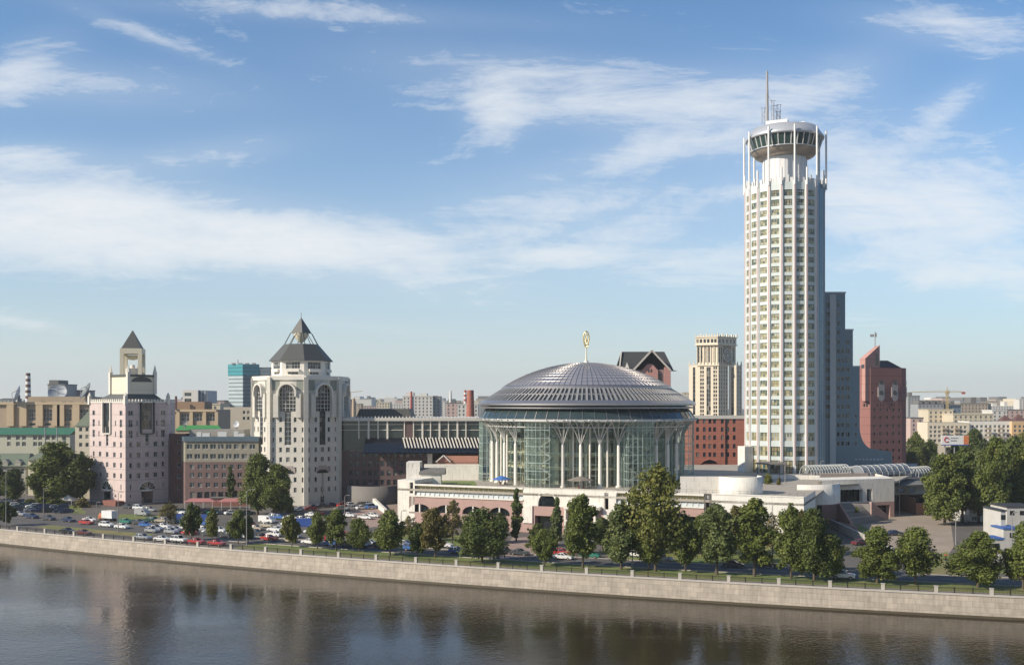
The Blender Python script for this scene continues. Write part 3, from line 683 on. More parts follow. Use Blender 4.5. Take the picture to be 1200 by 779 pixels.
# ---------------------------------------------------------------- long dark complex behind (glass storey, canopy with fins)
YD = 356.0
root = thing('business_centre', 'long dark building with glazed top storey and row of white fins above brick floors', 'office building', (XP(480, YD), YD, 0))
x0, x1 = XP(400, YD), XP(566, YD); zt = ZP(491, YD); z515 = ZP(514, YD); z528 = ZP(528, YD)
mauve = mat('mauve_brick', (.13, .085, .08), .85, .12, .5, lines=(3.3, .12, .65))
Wd = x1-x0; fx = lambda px: (XP(px, YD)-x0)/Wd
lw = [(fx(p), ZP(q, YD), 1.3, 1.9, 1, 2) for p in [411.5+7.35*i for i in range(13)] for q in (532.5, 543, 554, 565)]
lw += [(fx(p), 3.5, .9, 1.2, 1, 1) for p in [413+7.35*i for i in range(9)]]
mb = MB(); facade(root, mb, (x0, YD), (XP(506, YD), YD), 0, z528, [(w[0]*Wd/(XP(506, YD)-x0),)+tuple(w[1:]) for w in lw if w[0]*Wd < XP(505, YD)-x0-1], frame_d, glass, .3)
mb.quad((XP(506, YD), YD, 0), (XP(506, YD), YD+20, 0), (XP(506, YD), YD+20, z528), (XP(506, YD), YD, z528)); mb.build('brick_floors', mauve, root)
mb = MB(); wall(mb, (XP(506, YD+9), YD+9), (x1, YD+9), 0, z528, [(i*3.5+.6, i*3.5+2.6, ZP(560, YD), ZP(551, YD)) for i in range(5)]); mb.build('recessed_wall', mauve, root)
mb = MB(); mb.box((XP(504, YD), YD-.4), 1.6, 1.4, ZP(548, YD), z528); mb.box((XP(510, YD+8.5), YD+8.5), 6, .4, ZP(548, YD), ZP(541, YD)); mb.build('white_pier', whitep, root)
mb = MB(); mb.prism([(x0, YD+.6), (x1, YD+.6), (x1, YD+30), (x0, YD+30)], z528+.02, zt-.6, 0); mb.build('glazed_storey', greenglass, root)
mb = MB()
for p in (420.5, 432, 443, 454, 474, 484.5, 495, 504.5, 515, 525.5, 536, 546): w = .6 if p in (432, 454, 495, 515, 536) else .35; mb.box((XP(p, YD), YD+.2), w, .7, z515, zt-.6)
for q in (497.5, 504): mb.box(((x0+x1)/2, YD+.45), Wd, .2, ZP(q, YD), ZP(q, YD)+.18)
mb.build('mullion', whitep, root)
mb = MB(); mb.box((XP(478, YD), YD+.3), (483-472)*YD/F, .5, z515, zt-.6); mb.build('brick_panel', mauve, root)
mb = MB(); mb.prism([(x0, YD-.8), (x1, YD-.8), (x1, YD+30), (x0, YD+30)], zt-.6, zt+.45); mb.build('cornice', mat('pale_cornice', (.55, .53, .48), .7, .06), root)
# sloping glass canopy with white fins to the right
mb = MB(); cz0, cz1 = ZP(528, YD), ZP(513, YD)
mb.quad((XP(428, YD), YD-5.0, cz0-.4), (x1, YD-5.0, cz0-.4), (x1, YD+.5, cz1), (XP(428, YD), YD+.5, cz1)); mb.quad((XP(428, YD), YD+.5, cz1-.3), (x1, YD+.5, cz1-.3), (x1, YD-5.0, cz0-.7), (XP(428, YD), YD-5.0, cz0-.7)); mb.build('glass_canopy', mat('navy_glass', (.01, .014, .022), .12, .1, spec=.8), root)
mb = MB()
for i in range(24):
    p = 474+i*3.8; mb.bar((XP(p, YD)-.5, YD+.0, cz1+.1), (XP(p, YD)+.9, YD-4.6, cz0+1.2), .38, .22)
mb.build('canopy_fins', whitep, root)
mb = MB(); mb.lathe([(9.5, 0), (9.5, 6.2), (9.0, 6.2), (9.0, 0)], (XP(437, YD), YD+2.5), 20, 0, R(180), R(360)); mb.build('curved_plinth', mat('pale_plinth', (.19, .175, .16), .8, .08), root)
# mansard block on its roof
mb = MB(); p0 = [(XP(417, YD+8), YD+8), (XP(482, YD+8), YD+8), (XP(482, YD+8), YD+24), (XP(417, YD+8), YD+24)]; p1 = [(XP(421, YD+8), YD+9), (XP(479, YD+8), YD+9), (XP(479, YD+8), YD+23), (XP(421, YD+8), YD+23)]
mb.frustum(p0, zt+.4, p1, ZP(479, YD+8)); mb.build('louvred_penthouse', mat('louvre_grey', (.08, .08, .07), .6, .1, vlines=(1.1, .25, .6, 1, 0)), root)
mb = MB()
for i in range(40): mb.box((x0+1+i*Wd/41, YD-.2), .35, .3, zt+.45, zt+1.0)
mb.build('balustrade', whitep, root)
# ================================================================== MUSIC HALL: terrace, podium, glass rotunda
TZ = 10.5; PZ = 11.9          # terrace level, parapet top
P0 = Vector((0, 277)); pu = Vector((1, -.435)).normalized(); pn = Vector((-pu.y, pu.x))
def PT(px, s=0):              # point of the podium front (s metres behind it) seen in column px
    a = P0+pn*s; return a+pu*run(a, pu, px)
brickp = mat('rose_brick', (.43, .285, .25), .88, .1, .4, lines=(.9, .035, .88), fine=(.9, .08))
cream = mat('cream_plaster', (.76, .72, .64), .75, .10, .3, streak=.16, lines=(1.62, .035, .86), brick=(3.1, 1.62, .917, -.40, .035))
cream_w = mat('white_plaster', (.74, .71, .65), .75, .10, .3, streak=.18, lines=(1.5, .03, .9))
deckm = mat('terrace_paving', (.38, .34, .28), .9, .12, .3)
pod = thing('podium', 'long rose brick and cream terrace podium with segmental arches in front of the glass rotunda', 'podium', (P0.x, P0.y, 0))
A, B1, B2, B3, B4, Z1 = PT(466), PT(486), PT(613), PT(707), PT(834), PT(942)
LL = lambda P, Q: (Vector(Q)-Vector(P)).length
sl = lambda P, px: run(Vector(P), pu, px)
bz = 8.35                    # top of the brick
# terrace deck
mb = MB(); back = pn*150
mb.prism([tuple(A), tuple(Z1), tuple(Z1+pn*26), (XP(972, 302), 302), (XP(1050, 316), 316), (XP(1068, 345), 345), (XP(1075, 410), 410), (XP(545, 392), 392), (XP(480, 350), 350)], 9.9, TZ); mb.build('terrace_deck', deckm, pod)
# left pylon
mb = MB(); wall(mb, A, B1, 0, 12.9, [(sl(A, 480), sl(A, 484), 9.2, 12.3)], .8); wall(mb, A+pn*12, A, 0, 12.9, []); mb.quad((*B1, PZ), (*(B1+pn*12), PZ), (*(B1+pn*12), 12.9), (*B1, 12.9)); mb.quad((*A, 12.9), (*B1, 12.9), (*(B1+pn*12), 12.9), (*(A+pn*12), 12.9)); mb.build('end_pylon', cream, pod)
# brick front with segmental arches: helper
def arch_front(mb, P, Q, z0, z1, arches, depth=.9, m=0):
    """wall with segmental openings: (centre a, half width, springing z, sill z, rise)"""
    L = LL(P, Q); arches = sorted(arches)
    xs = [0]; seg = []
    x = 0
    for a, hw, zs, zl, rise in arches:
        if a-hw > x: mb.quad(off(P, Q, x, 0, z0), off(P, Q, a-hw, 0, z0), off(P, Q, a-hw, 0, z1), off(P, Q, x, 0, z1), m)
        k = 12
        if zl > z0: mb.quad(off(P, Q, a-hw, 0, z0), off(P, Q, a+hw, 0, z0), off(P, Q, a+hw, 0, zl), off(P, Q, a-hw, 0, zl), m); mb.quad(off(P, Q, a-hw, 0, zl), off(P, Q, a+hw, 0, zl), off(P, Q, a+hw, -depth, zl), off(P, Q, a-hw, -depth, zl), m)
        f = lambda t: zs+rise*math.sqrt(max(0, 1-t*t))
        for j in range(k):
            t0, t1 = -math.cos(math.pi*j/k), -math.cos(math.pi*(j+1)/k)
            mb.quad(off(P, Q, a+hw*t0, 0, f(t0)), off(P, Q, a+hw*t1, 0, f(t1)), off(P, Q, a+hw*t1, 0, z1), off(P, Q, a+hw*t0, 0, z1), m)
            mb.quad(off(P, Q, a+hw*t0, -depth, f(t0)), off(P, Q, a+hw*t1, -depth, f(t1)), off(P, Q, a+hw*t1, 0, f(t1)), off(P, Q, a+hw*t0, 0, f(t0)), m)
        if zs > zl:
            for s in (-1, 1): mb.quad(off(P, Q, a+s*hw, 0, zl), off(P, Q, a+s*hw, -depth, zl), off(P, Q, a+s*hw, -depth, zs), off(P, Q, a+s*hw, 0, zs), m)
        x = a+hw
    if x < L: mb.quad(off(P, Q, x, 0, z0), off(P, Q, L, 0, z0), off(P, Q, L, 0, z1), off(P, Q, x, 0, z1), m)
def arch_glass(mb, P, Q, a, hw, zs, zl, rise, depth, m=0):
    k = 12; f = lambda t: zs+rise*math.sqrt(max(0, 1-t*t))
    for j in range(k):
        t0, t1 = -math.cos(math.pi*j/k), -math.cos(math.pi*(j+1)/k)
        mb.quad(off(P, Q, a+hw*t0, -depth, zl), off(P, Q, a+hw*t1, -depth, zl), off(P, Q, a+hw*t1, -depth, f(t1)), off(P, Q, a+hw*t0, -depth, f(t0)), m)
ups = [(sl(B1, p), (sl(B1, p+12.3)-sl(B1, p)), 4.55, 4.0, 1.75) for p in (491.5, 522.5, 554, 585)]
low = (sl(B1, 532.5), 2.8, .9, 0, 1.4)
mb = MB(); arch_front(mb, B1, B2, 3.6, bz, ups); arch_front(mb, B1, B2, 0, 3.6, [low]); mb.build('brick_front', brickp, pod)
for a in ups+[low]:
    mb = MB(); arch_glass(mb, B1, B2, *a, .85); mb.build('arched_window', glass_dark, pod)
mb = MB()
for a in ups:
    obox(mb, B1, B2, a[0]-.18, a[0]+.18, -.8, -.05, a[3], a[2]+a[4])
mb.build('window_pier', cream, pod)
mb = MB()
for a in ups:
    for t in (-.75, -.5, -.25, .25, .5, .75): p = off(B1, B2, a[0]+a[1]*t, -.75, 0); mb.bar((p[0], p[1], a[3]), (p[0], p[1], a[2]+a[4]*math.sqrt(1-t*t)), .07)
mb.build('window_bars', frame_d, pod)
# glazed gallery strips with cream surround and sloping white glass
wglass = mat('pale_reflecting_glass', (.50, .54, .55), .12, .08, spec=.8)
def gallery(P, Q, nm):
    L = LL(P, Q); mb = MB()
    obox(mb, P, Q, 0, L, -1.2, .25, bz, bz+.35); obox(mb, P, Q, 0, L, -1.2, .2, PZ-.45, PZ)
    mb.build('gallery_band', cream, pod)
    mb = MB(); n = int(L/1.5)
    for i in range(n+1): a = L*i/n; mb.bar(off(P, Q, min(max(a, .1), L-.1), -.2, bz+.3), off(P, Q, min(max(a, .1), L-.1), -1.1, PZ-.4), .16)
    mb.bar(off(P, Q, 0, -.75, 10.3), off(P, Q, L, -.75, 10.3), .18)
    mb.build('gallery_mullion', cream, pod)
    mb = MB()
    for i in range(n): a, b_ = L*i/n, L*(i+1)/n; t = random.uniform(-.03, .03); mb.quad(off(P, Q, a, -.35+t, bz+.35), off(P, Q, b_, -.35-t, bz+.35), off(P, Q, b_, -.85-t, 10.3), off(P, Q, a, -.85+t, 10.3))
    mb.build('gallery_glass', wglass, pod)
    mb = MB(); obox(mb, P, Q, 0, L, -1.6, -1.15, 10.2, PZ-.45); mb.build('gallery_lights', mat('yellow_blind', (.55, .50, .24), .7, .2, 1.2), pod)
gallery(B1, B2, 0)
# centre: white wall with a half-round opening and a balcony; brick below
L = LL(B2, B3); mb = MB(); ac = sl(B2, 641)
arch_front(mb, B2, B3, bz-1.2, PZ, [(ac, 2.55, bz-.6, bz-1.2, 2.9)])
obox(mb, B2, B3, 0, 2.8, -.05, .35, 2.5, bz-1.2)
mb.build('white_front', cream, pod)
mb = MB(); arch_glass(mb, B2, B3, ac, 2.55, bz-.6, bz-1.2, 2.9, .85); mb.build('arched_window', glass_dark, pod)
mb = MB(); b0 = sl(B2, 663); wall(mb, B2, B3, 0, bz-1.2, [(3.4, b0-1.0, 0, 4.6), (b0+1, b0+7.5, 4.2, bz-2.0), (b0+1, b0+7.5, .2, 3.4)], 2.0); mb.build('brick_front', brickp, pod)
mb = MB(); obox(mb, B2, B3, 3.4, L-.2, -2.4, -2.02, 0, bz-1.2); mb.build('dark_recess', glass_dark, pod)
mb = MB(); obox(mb, B2, B3, b0, L-.5, 0, 1.6, bz-1.5, bz-.6); obox(mb, B2, B3, b0, L-.5, 0, 1.4, 3.5, 4.0); obox(mb, B2, B3, b0, b0+.5, 0, 1.3, 0, bz-1.5); obox(mb, B2, B3, b0+8.2, b0+8.7, 0, 1.3, 0, bz-1.5); mb.build('balcony', cream, pod)
mb = MB(); wall(mb, B2, B3, bz-1.2, bz-1.19, []); 
# pylon slot, right gallery
mb = MB(); L = LL(B3, B4); p0, p1 = sl(B3, 713), sl(B3, 718); wall(mb, B3, PT(722), 0, PZ+.15, [(.3, p0, 7.0, 11.4)], .9); mb.build('slot_pylon', cream, pod)
gallery(PT(722), PT(825), 1)
mb = MB(); q0 = PT(722); q1 = PT(825); cs = [LL(q0, q1)*(i+.5)/4 for i in range(4)]
arr = [(c_, 3.2, 4.5, 4.0, 1.7) for c_ in cs]; arch_front(mb, q0, q1, 3.6, bz, arr); wall(mb, q0, q1, 0, 3.6, [(c_-1.5, c_+1.5, 0, 2.6) for c_ in cs], .8); mb.build('brick_front', brickp, pod)
for a in arr: mb = MB(); arch_glass(mb, q0, q1, *a, .85); mb.build('arched_window', glass_dark, pod)
mb = MB(); L = LL(q1, B4); wall(mb, q1, B4, 0, PZ+.2, [(.5, L-.7, 8.2, 11.6)], .9); mb.build('slot_pylon', mat('dark_portal', (.10, .09, .085), .7, .1), pod)
# right hand: stepped white wall over brick, rounded corner
mb = MB(); wall(mb, B4, PT(858), 3.2, PZ, []); wall(mb, PT(858), Z1, 1.6, PZ, [(14, 15.2, 4.5, 7.0), (16.2, 17.4, 4.5, 7.0), (18.5, 19.8, 4.5, 7.0)], .3)
wall(mb, Z1, Z1+pn*22, 0, PZ, []); obox(mb, B4, Z1, 0, LL(B4, Z1), -.4, .12, PZ, PZ+.25)
mb.build('white_front', cream_w, pod)
mb = MB(); wall(mb, B4, PT(858), 0, 3.2, []); wall(mb, PT(858), Z1, 0, 1.6, []); mb.build('brick_front', brickp, pod)
# parapet rail on top
mb = MB(); obox(mb, B2, PT(720), 0, LL(B2, PT(720)), -.5, .1, PZ, PZ+.12); mb.build('parapet_coping', cream, pod)
mb = MB()
for P, Q in ((A, B3), (PT(722), B4), (B4, Z1)):
    L = LL(P, Q); n = int(L/1.6)
    for z in (PZ+.55, PZ+1.0): mb.bar(off(P, Q, 0, -.9, z), off(P, Q, L, -.9, z), .05)
    for i in range(n+1): mb.bar(off(P, Q, L*i/n, -.9, TZ), off(P, Q, L*i/n, -.9, PZ+1.0), .06)
mb.build('terrace_railing', mat('railing_grey', (.16, .16, .15), .5, .05), pod)
mb = MB()
for i, px in enumerate((496, 566, 600, 640, 760, 790)):
    p = PT(px, 3.0); mb.box((p.x, p.y), 2.4, .9, TZ, TZ+.7, math.atan2(pu.y, pu.x))
for m_ in mb.clusters(): m_.build('planter', cream, pod)
# curved white drum on the terrace to the right
dr = thing('terrace_drum', 'low curved white wall of a sunken court on the terrace right of the rotunda', 'wall', (XP(850, 276), 276, TZ))
mb = MB(); zt = ZP(561, 268)+.3
ca = Vector((XP(866, 275), 275)); rr = 27*275/F
mb.lathe([(rr, TZ), (rr, zt), (rr-.5, zt), (rr-.5, TZ)], ca, 40, 0, R(200), R(380)); s0 = ca+Vector((-rr*.94, -rr*.34)); e0 = PT(797, 14)
mb.prism([(e0.x, e0.y), (s0.x, s0.y), (s0.x+.1, s0.y+.6), (e0.x+.1, e0.y+.6)], TZ, zt); mb.build('curved_wall', cream, dr)
mb = MB(); mb.lathe([(0, zt-.4), (rr*.97, zt-.4)], ca, 40); mb.build('flat_roof', deckm, dr)
# ---------------------------------------------------------------- rotunda
YR = 322.0; kr = YR/F; rc = Vector((XP(687, YR), YR)); pr = lambda px: px*kr
view = math.degrees(math.atan2(-rc.y, -rc.x))       # direction from the centre toward the camera
A_ = lambda phi: view+phi                            # phi degrees to the right as seen from the camera
pol = lambda r, phi, z=None: (rc.x+r*math.cos(R(A_(phi))), rc.y+r*math.sin(R(A_(phi))))+(() if z is None else (z,))
rot = thing('concert_hall', 'round glass and steel concert hall with shallow metal dome on white columns', 'concert hall', (rc.x, rc.y, TZ))
steel = mat('brushed_steel', (.62, .58, .56), .42, .10, .5, metal=.75, fine=(.7, .06))
steel_d = mat('dull_steel', (.34, .32, .31), .4, .12, .6, metal=.7)
rimst = mat('eaves_steel', (.44, .41, .40), .35, .1, .6, metal=.8)
rz = lambda py: ZP(py, YR)
# dome cap
prof = []; r1 = pr(96); z1, z2 = rz(452.5), rz(425.2)
H = z2-z1; RS = (r1*r1+H*H)/(2*H)
for i in range(15): r = r1*(1-i/14); prof.append((r, z2-RS+math.sqrt(RS*RS-r*r)))
mb = MB(); n = 96
mb.lathe(prof, rc, n, 0, smooth=False); mb.build('dome', steel, rot)
mb = MB()
for j in range(96):
    a = 2*math.pi*j/96; k = len(prof)-2 if j % 4 == 0 else (11 if j % 2 == 0 else 9)
    for i in range(k):
        (ra, za), (rb, zb) = prof[i], prof[i+1]
        mb.bar((rc.x+ra*math.cos(a), rc.y+ra*math.sin(a), za+.04), (rc.x+rb*math.cos(a), rc.y+rb*math.sin(a), zb+.04), .16, .16)
for i in range(1, 12):
    for dr_ in ((0,) if i % 2 else (0,)): r, z = prof[i]; mb.lathe([(r+.08, z+.02), (r+.05, z+.12), (r-.08, z+.13)], rc, 96, smooth=False)
mb.build('dome_ribs', steel_d, rot)
mb = MB(); mb.lathe([(r1-.2, z1-.1), (r1+.5, z1-.1), (r1+.9, z1-.6), (r1+.9, z1-1.1), (r1-.2, z1-1.2)], rc, 96, smooth=False); mb.build('dome_rim', rimst, rot)
# lower roof ring: dark glass cone carrying steel fins, bands
ra, za, rb, zb = pr(98), rz(456), pr(121), rz(470.2)
mb = MB(); mb.lathe([(ra, za), (rb, zb)], rc, 120, smooth=False); mb.build('skylight_ring', mat('skylight_glass', (.05, .055, .05), .12, .2, spec=.8), rot)
mb = MB()
for j in range(140):
    a = 2*math.pi*(j+.5)/140; w = .62 if j % 2 else .4; c, s = math.cos(a), math.sin(a); t = .25
    x0, y0, x1, y1 = rc.x+ra*c, rc.y+ra*s, rc.x+rb*c, rc.y+rb*s
    mb.bar((x0, y0, za+t), (x1, y1, zb+t), w, .22)
mb.build('roof_fins', mat('pale_fin_metal', (.38, .37, .355), .45, .12, metal=.35), rot)
mb = MB()
for fq in (.0, .5): r, z = ra+(rb-ra)*fq, za+(zb-za)*fq; mb.lathe([(r-.10, z+.40), (r+.16, z+.36), (r+.16, z-.1)], rc, 120, smooth=False)
mb.build('roof_band', steel_d, rot)
rE = pr(126.5); ze = rz(472.5)
mb = MB(); mb.lathe([(rb-.6, zb+.35), (rb+.2, zb+.3), (rE, ze), (rE, ze-.55), (rE-1.2, ze-.75), (rE-5, ze-.3)], rc, 120, smooth=False); mb.build('eaves', rimst, rot)
mb = MB(); mb.lathe([(rE-1.6, ze-1.0), (rE-.8, ze-1.05), (rE-.8, ze-1.5), (rE-1.6, ze-1.6)], rc, 120, smooth=False); mb.build('lower_eaves_rail', steel_d, rot)
# sloping glass collar under the eaves
cg = mat('green_grey_glass', (.035, .055, .055), .10, .25, .25, spec=.9)
zr = rz(490)-.15; rR = pr(126)
mb = MB(); mb.lathe([(pr(112), ze-.4), (pr(121), rz(482)), (rR, zr+.2)], rc, 60, smooth=False); mb.build('glass_collar', cg, rot)
mb = MB()
for j in range(60):
    a = 2*math.pi*j/60; c, s = math.cos(a), math.sin(a)
    mb.bar((rc.x+pr(112)*c, rc.y+pr(112)*s, ze-.35), (rc.x+pr(121.3)*c, rc.y+pr(121.3)*s, rz(482)+.05), .12); mb.bar((rc.x+pr(121.3)*c, rc.y+pr(121.3)*s, rz(482)+.05), (rc.x+rR*c, rc.y+rR*s, zr+.25), .12)
mb.build('collar_bars', steel_d, rot)
mb = MB(); mb.lathe([(rR-.3, zr-.35), (rR+.35, zr-.35), (rR+.35, zr+.3), (rR-.3, zr+.3), (rR-.3, zr-.35)], rc, 120, smooth=False); mb.build('ring_beam', mat('pale_steel', (.55, .54, .51), .4, .08, metal=.3), rot)
mb = MB(); zr2 = zr-2.0; mb.lathe([(rR-2.3, zr2-.15), (rR-1.9, zr2-.15), (rR-1.9, zr2+.2), (rR-2.3, zr2+.2), (rR-2.3, zr2-.15)], rc, 100, smooth=False); mb.build('tie_ring', MATS['pale_steel'], rot)
mb = MB()
for j in range(96):
    a, b_ = j*3.75, (j+1)*3.75; mb.bar(pol(rR-.1, a, zr-.1), pol(rR-2.1, b_ if j % 2 else a-3.75, zr2), .10)
    if j % 2: mb.bar(pol(rR-.1, a, zr), pol(pr(112), a, ze-.5), .10); mb.bar(pol(rR-2.1, a, zr2), pol(rR-2.1, a, zr2-1.6), .08)
mb.build('ring_lattice', MATS['pale_steel'], rot)
# soffit between collar and hall, inner cream core with floors
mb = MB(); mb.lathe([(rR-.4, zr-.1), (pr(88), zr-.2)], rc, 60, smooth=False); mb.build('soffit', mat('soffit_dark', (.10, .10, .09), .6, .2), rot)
core = mat('cream_core_wall', (.76, .72, .55), .8, .12, .2)
rC = pr(76); mb = MB(); n = 28
for j in range(n):
    p, q = pol(rC, j*360/n), pol(rC, (j+1)*360/n); L = LL(p, q)
    hs = []
    for fz0, hh in ((TZ+.1, 4.2), (TZ+5.3, 2.9), (TZ+9.5, 3.2), (TZ+14.0, 3.8)):
        hs.append((.7, L-.7, fz0, fz0+hh))
    wall(mb, p, q, TZ, zr-.1, hs, .9)
mb.build('inner_wall', core, rot)
mb = MB(); mb.lathe([(rC-1.0, TZ), (rC-1.0, zr)], rc, 56, smooth=False); mb.build('inner_glass', mat('foyer_glass', (.20, .20, .13), .35, .5, .25, spec=.5), rot)
mb = MB()
for z in (TZ+4.7, TZ+8.9, TZ+13.3): mb.lathe([(rC-.5, z), (pr(95), z), (pr(95), z+.45), (rC-.5, z+.45)], rc, 56, smooth=False)
mb.build('gallery_floor', core, rot)
# outer glazed drum
tm = bpy.data.materials.new('clear_glazing'); tm.use_nodes = True; t = tm.node_tree; t.nodes.remove(t.nodes['Principled BSDF']); out = t.nodes['Material Output']
tr = nd(t, 'ShaderNodeBsdfTransparent'); tr.inputs[0].default_value = (.88, .92, .90, 1); gl = nd(t, 'ShaderNodeBsdfGlossy'); gl.inputs[0].default_value = (.85, .95, .93, 1); gl.inputs[1].default_value = .03
lw_ = nd(t, 'ShaderNodeLayerWeight'); lw_.inputs[0].default_value = .45; ms = nd(t, 'ShaderNodeMixShader'); lk(t, mth(t, 'ADD', mth(t, 'MULTIPLY', lw_.outputs['Fresnel'], .55), .04, clamp=True), ms.inputs[0]); lk(t, tr.outputs[0], ms.inputs[1]); lk(t, gl.outputs[0], ms.inputs[2]); lk(t, ms.outputs[0], out.inputs[0])
mull = mat('pale_green_mullion', (.42, .52, .47), .5, .06)
rG = pr(98)
def glazed(name, pts, z0, z1, cell=1.5, hz_=2.6, closed=False, bar=.16):
    """faceted glass screen through pts with real mullions"""
    g = MB(); m_ = MB(); n = len(pts)
    for i in range(n if closed else n-1):
        A, B = Vector(pts[i]), Vector(pts[(i+1) % n]); L = (B-A).length; g.quad((A.x, A.y, z0), (B.x, B.y, z0), (B.x, B.y, z1), (A.x, A.y, z1))
        k = max(1, round(L/cell))
        for j in range(k): p = A.lerp(B, j/k); m_.bar((p.x, p.y, z0), (p.x, p.y, z1), bar)
        if not closed and i == n-2: m_.bar((B.x, B.y, z0), (B.x, B.y, z1), bar)
        z = z0+hz_
        while z < z1: m_.bar((A.x, A.y, z), (B.x, B.y, z), bar*.9); z += hz_
    o = g.build(name, tm, rot); p = MB(); m2 = bpy.data.objects.new('mullion', m_.mesh('mullion', mull, rot.location)); COL.objects.link(m2); m2.parent = o
    return o
glazed('glazed_drum', [pol(rG, j*6) for j in range(60)], TZ, zr-.2, 2.6, 3.2, True, .11)
# projecting glass stair towers
SH = mat('stair_tower_back', (.20, .25, .22), .7, .15)
for c_, hw in ((-84, 9), (-25.5, 7), (28.5, 7.5), (76, 8), (128, 8), (180, 8), (-132, 8)):
    q = [pol(rG, c_-hw*.9), pol(rR-.8, c_-hw), pol(rR-.2, c_), pol(rR-.8, c_+hw), pol(rG, c_+hw*.9)]
    glazed('glass_tower', q, TZ, zr-.3, 1.35, 2.35, False, .13)
    mb = MB()      # landings and stair flights inside
    for i in range(7):
        z = TZ+2.6*i+.6
        a, b_ = pol(rG+1.4, c_-hw*.6, z), pol(rG+1.4, c_+hw*.6, z+2.6)
        if i % 2: a, b_ = (b_[0], b_[1], z), (a[0], a[1], z+2.6)
        if z+2.6 < zr: mb.bar(a, b_, .9, .35)
    mb.build('stair_flight', mat('pale_stair', (.55, .55, .48), .7, .1), rot)
# columns with curved steel branches
rK = pr(111.5); zk = ZP(522.6, YR-rK)
colm = mat('white_column', (.80, .76, .68), .6, .05, .5)
phis = [-116, -106, -96, -85.5, -75, -64.5, -54.5, -44, -13, -3, 7.5, 18, 43, 53.5, 64, 74.5, 85, 95.5, 106, 116]
for phi in phis:
    mb = MB(); x, y = pol(rK, phi); mb.tube([(x, y, TZ), (x, y, TZ+.5)], .85, 12); mb.tube([(x, y, TZ+.5), (x, y, zk)], [.52, .46], 14); o = mb.build('column', colm, rot)
    mb = MB(); mb.tube([(x, y, zk), (x, y, zk+.5)], [.5, .3], 12)
    for da, sc in ((-6.2, 1), (-2.2, 1), (2.2, 1), (6.2, 1)):
        if abs(phi) < 20 and da != 0 and False: continue
        pts = []
        for i in range(9):
            s = i/8; r = rK+(rR+.9-rK)*(s**1.9); pts.append(pol(r, phi+da*s, zk+.2+(zr-zk)*(1-(1-s)**1.25)))
        mb.tube(pts, [.19-.007*i for i in range(9)], 7)
    br = bpy.data.objects.new('branch', mb.mesh('branch', MATS['pale_steel'], rot.location)); COL.objects.link(br); br.parent = o
# second row of slender cream fins behind
for phi in [p+5.2 for p in phis if abs(p) < 90]:
    mb = MB(); x, y = pol(rK-2.2, phi); mb.tube([(x, y, TZ), (x, y, zr2)], .28, 8); mb.build('slender_column', colm, rot)
# mast with the gilded clef emblem
mb = MB(); zt = rz(424.5); ze_ = rz(406); mb.tube([(rc.x, rc.y, zt-1), (rc.x, rc.y, zt+.6)], [1.0, .6], 12); mb.tube([(rc.x, rc.y, zt), (rc.x, rc.y, ze_)], [.30, .18], 10); mb.build('mast', mat('mast_gold_white', (.70, .66, .52), .4, .05), rot)
gold = mat('gilded_metal', (.85, .66, .28), .28, .08, metal=.8)
mb = MB(); zc = rz(397.5); ea, eb = 3.4*kr, 9.2*kr
mb.tube([(rc.x+ea*math.cos(a)*(1 if math.sin(a) > -.2 else .82), rc.y, zc+eb*math.sin(a)) for a in [i*2*math.pi/24 for i in range(25)]], .22, 7, cap=False)
clef = [(.35, -1.9), (.0, -2.25), (-.35, -1.95), (-.05, -1.6), (.1, -.9), (-.05, .5), (-.25, 1.3), (.0, 2.05), (.3, 1.6), (.1, .8), (-.45, .1), (-.5, -.6), (.0, -1.0), (.5, -.6), (.35, -.1), (.0, .05), (-.15, -.35)]
mb.tube([(rc.x+a*1.05, rc.y-.02, zc+b_*.86) for a, b_ in clef], .15, 6)
mb.tube([(rc.x, rc.y, ze_-.3), (rc.x, rc.y, zc-eb)], [.3, .5], 8)
mb.build('clef_emblem', gold, rot)
# ---------------------------------------------------------------- hotel
YH = 365.0; kh = YH/F; hc = Vector((XP(919.5, YH), YH)); RH = 46.2*kh; hv = math.degrees(math.atan2(-hc.y, -hc.x))
hot = thing('hotel_tower', 'very tall round white hotel tower with grid windows and flying saucer restaurant on top', 'hotel', (hc.x, hc.y, TZ))
hp = lambda r, phi, z=None: (hc.x+r*math.cos(R(hv+phi)), hc.y+r*math.sin(R(hv+phi)))+(() if z is None else (z,))
hz_ = lambda py, r=0: ZP(py, YH-r)
hwm = mat('white_green_panel', (.57, .625, .60), .5, .08, .3, streak=.10, lines=(1.73, .05, .82))
hpier = mat('white_pier_panel', (.68, .675, .65), .55, .05, .3, streak=.10)
hpink = mat('pink_stripe', (.60, .40, .38), .6, .05)
hg = mat('hotel_window_glass', (.1, .1, .06), .10, .05, spec=.8, randobj=[(0, (.36, .33, .20)), (.25, (.20, .21, .13)), (.45, (.46, .42, .26)), (.62, (.28, .24, .13)), (.75, (.10, .13, .10)), (.85, (.52, .50, .42)), (.93, (.05, .10, .11))])
hgd = mat('hotel_dark_glass', (.025, .035, .035), .08, .1, spec=.8, randobj=[(0, (.02, .03, .035)), (.6, (.05, .06, .05)), (.85, (.14, .14, .11))])
htop = hz_(212.5, RH); zb = [hz_(494-11.2*i, RH) for i in range(25)]
order = [4, -14+0]
wallmb = MB(); hb = TZ
bays = [4.8+18*i for i in (-1, 0, 1, -2, 2, -3, 3, -4)]
for c_ in [4.8+18*i for i in range(-4, 3)]: pass
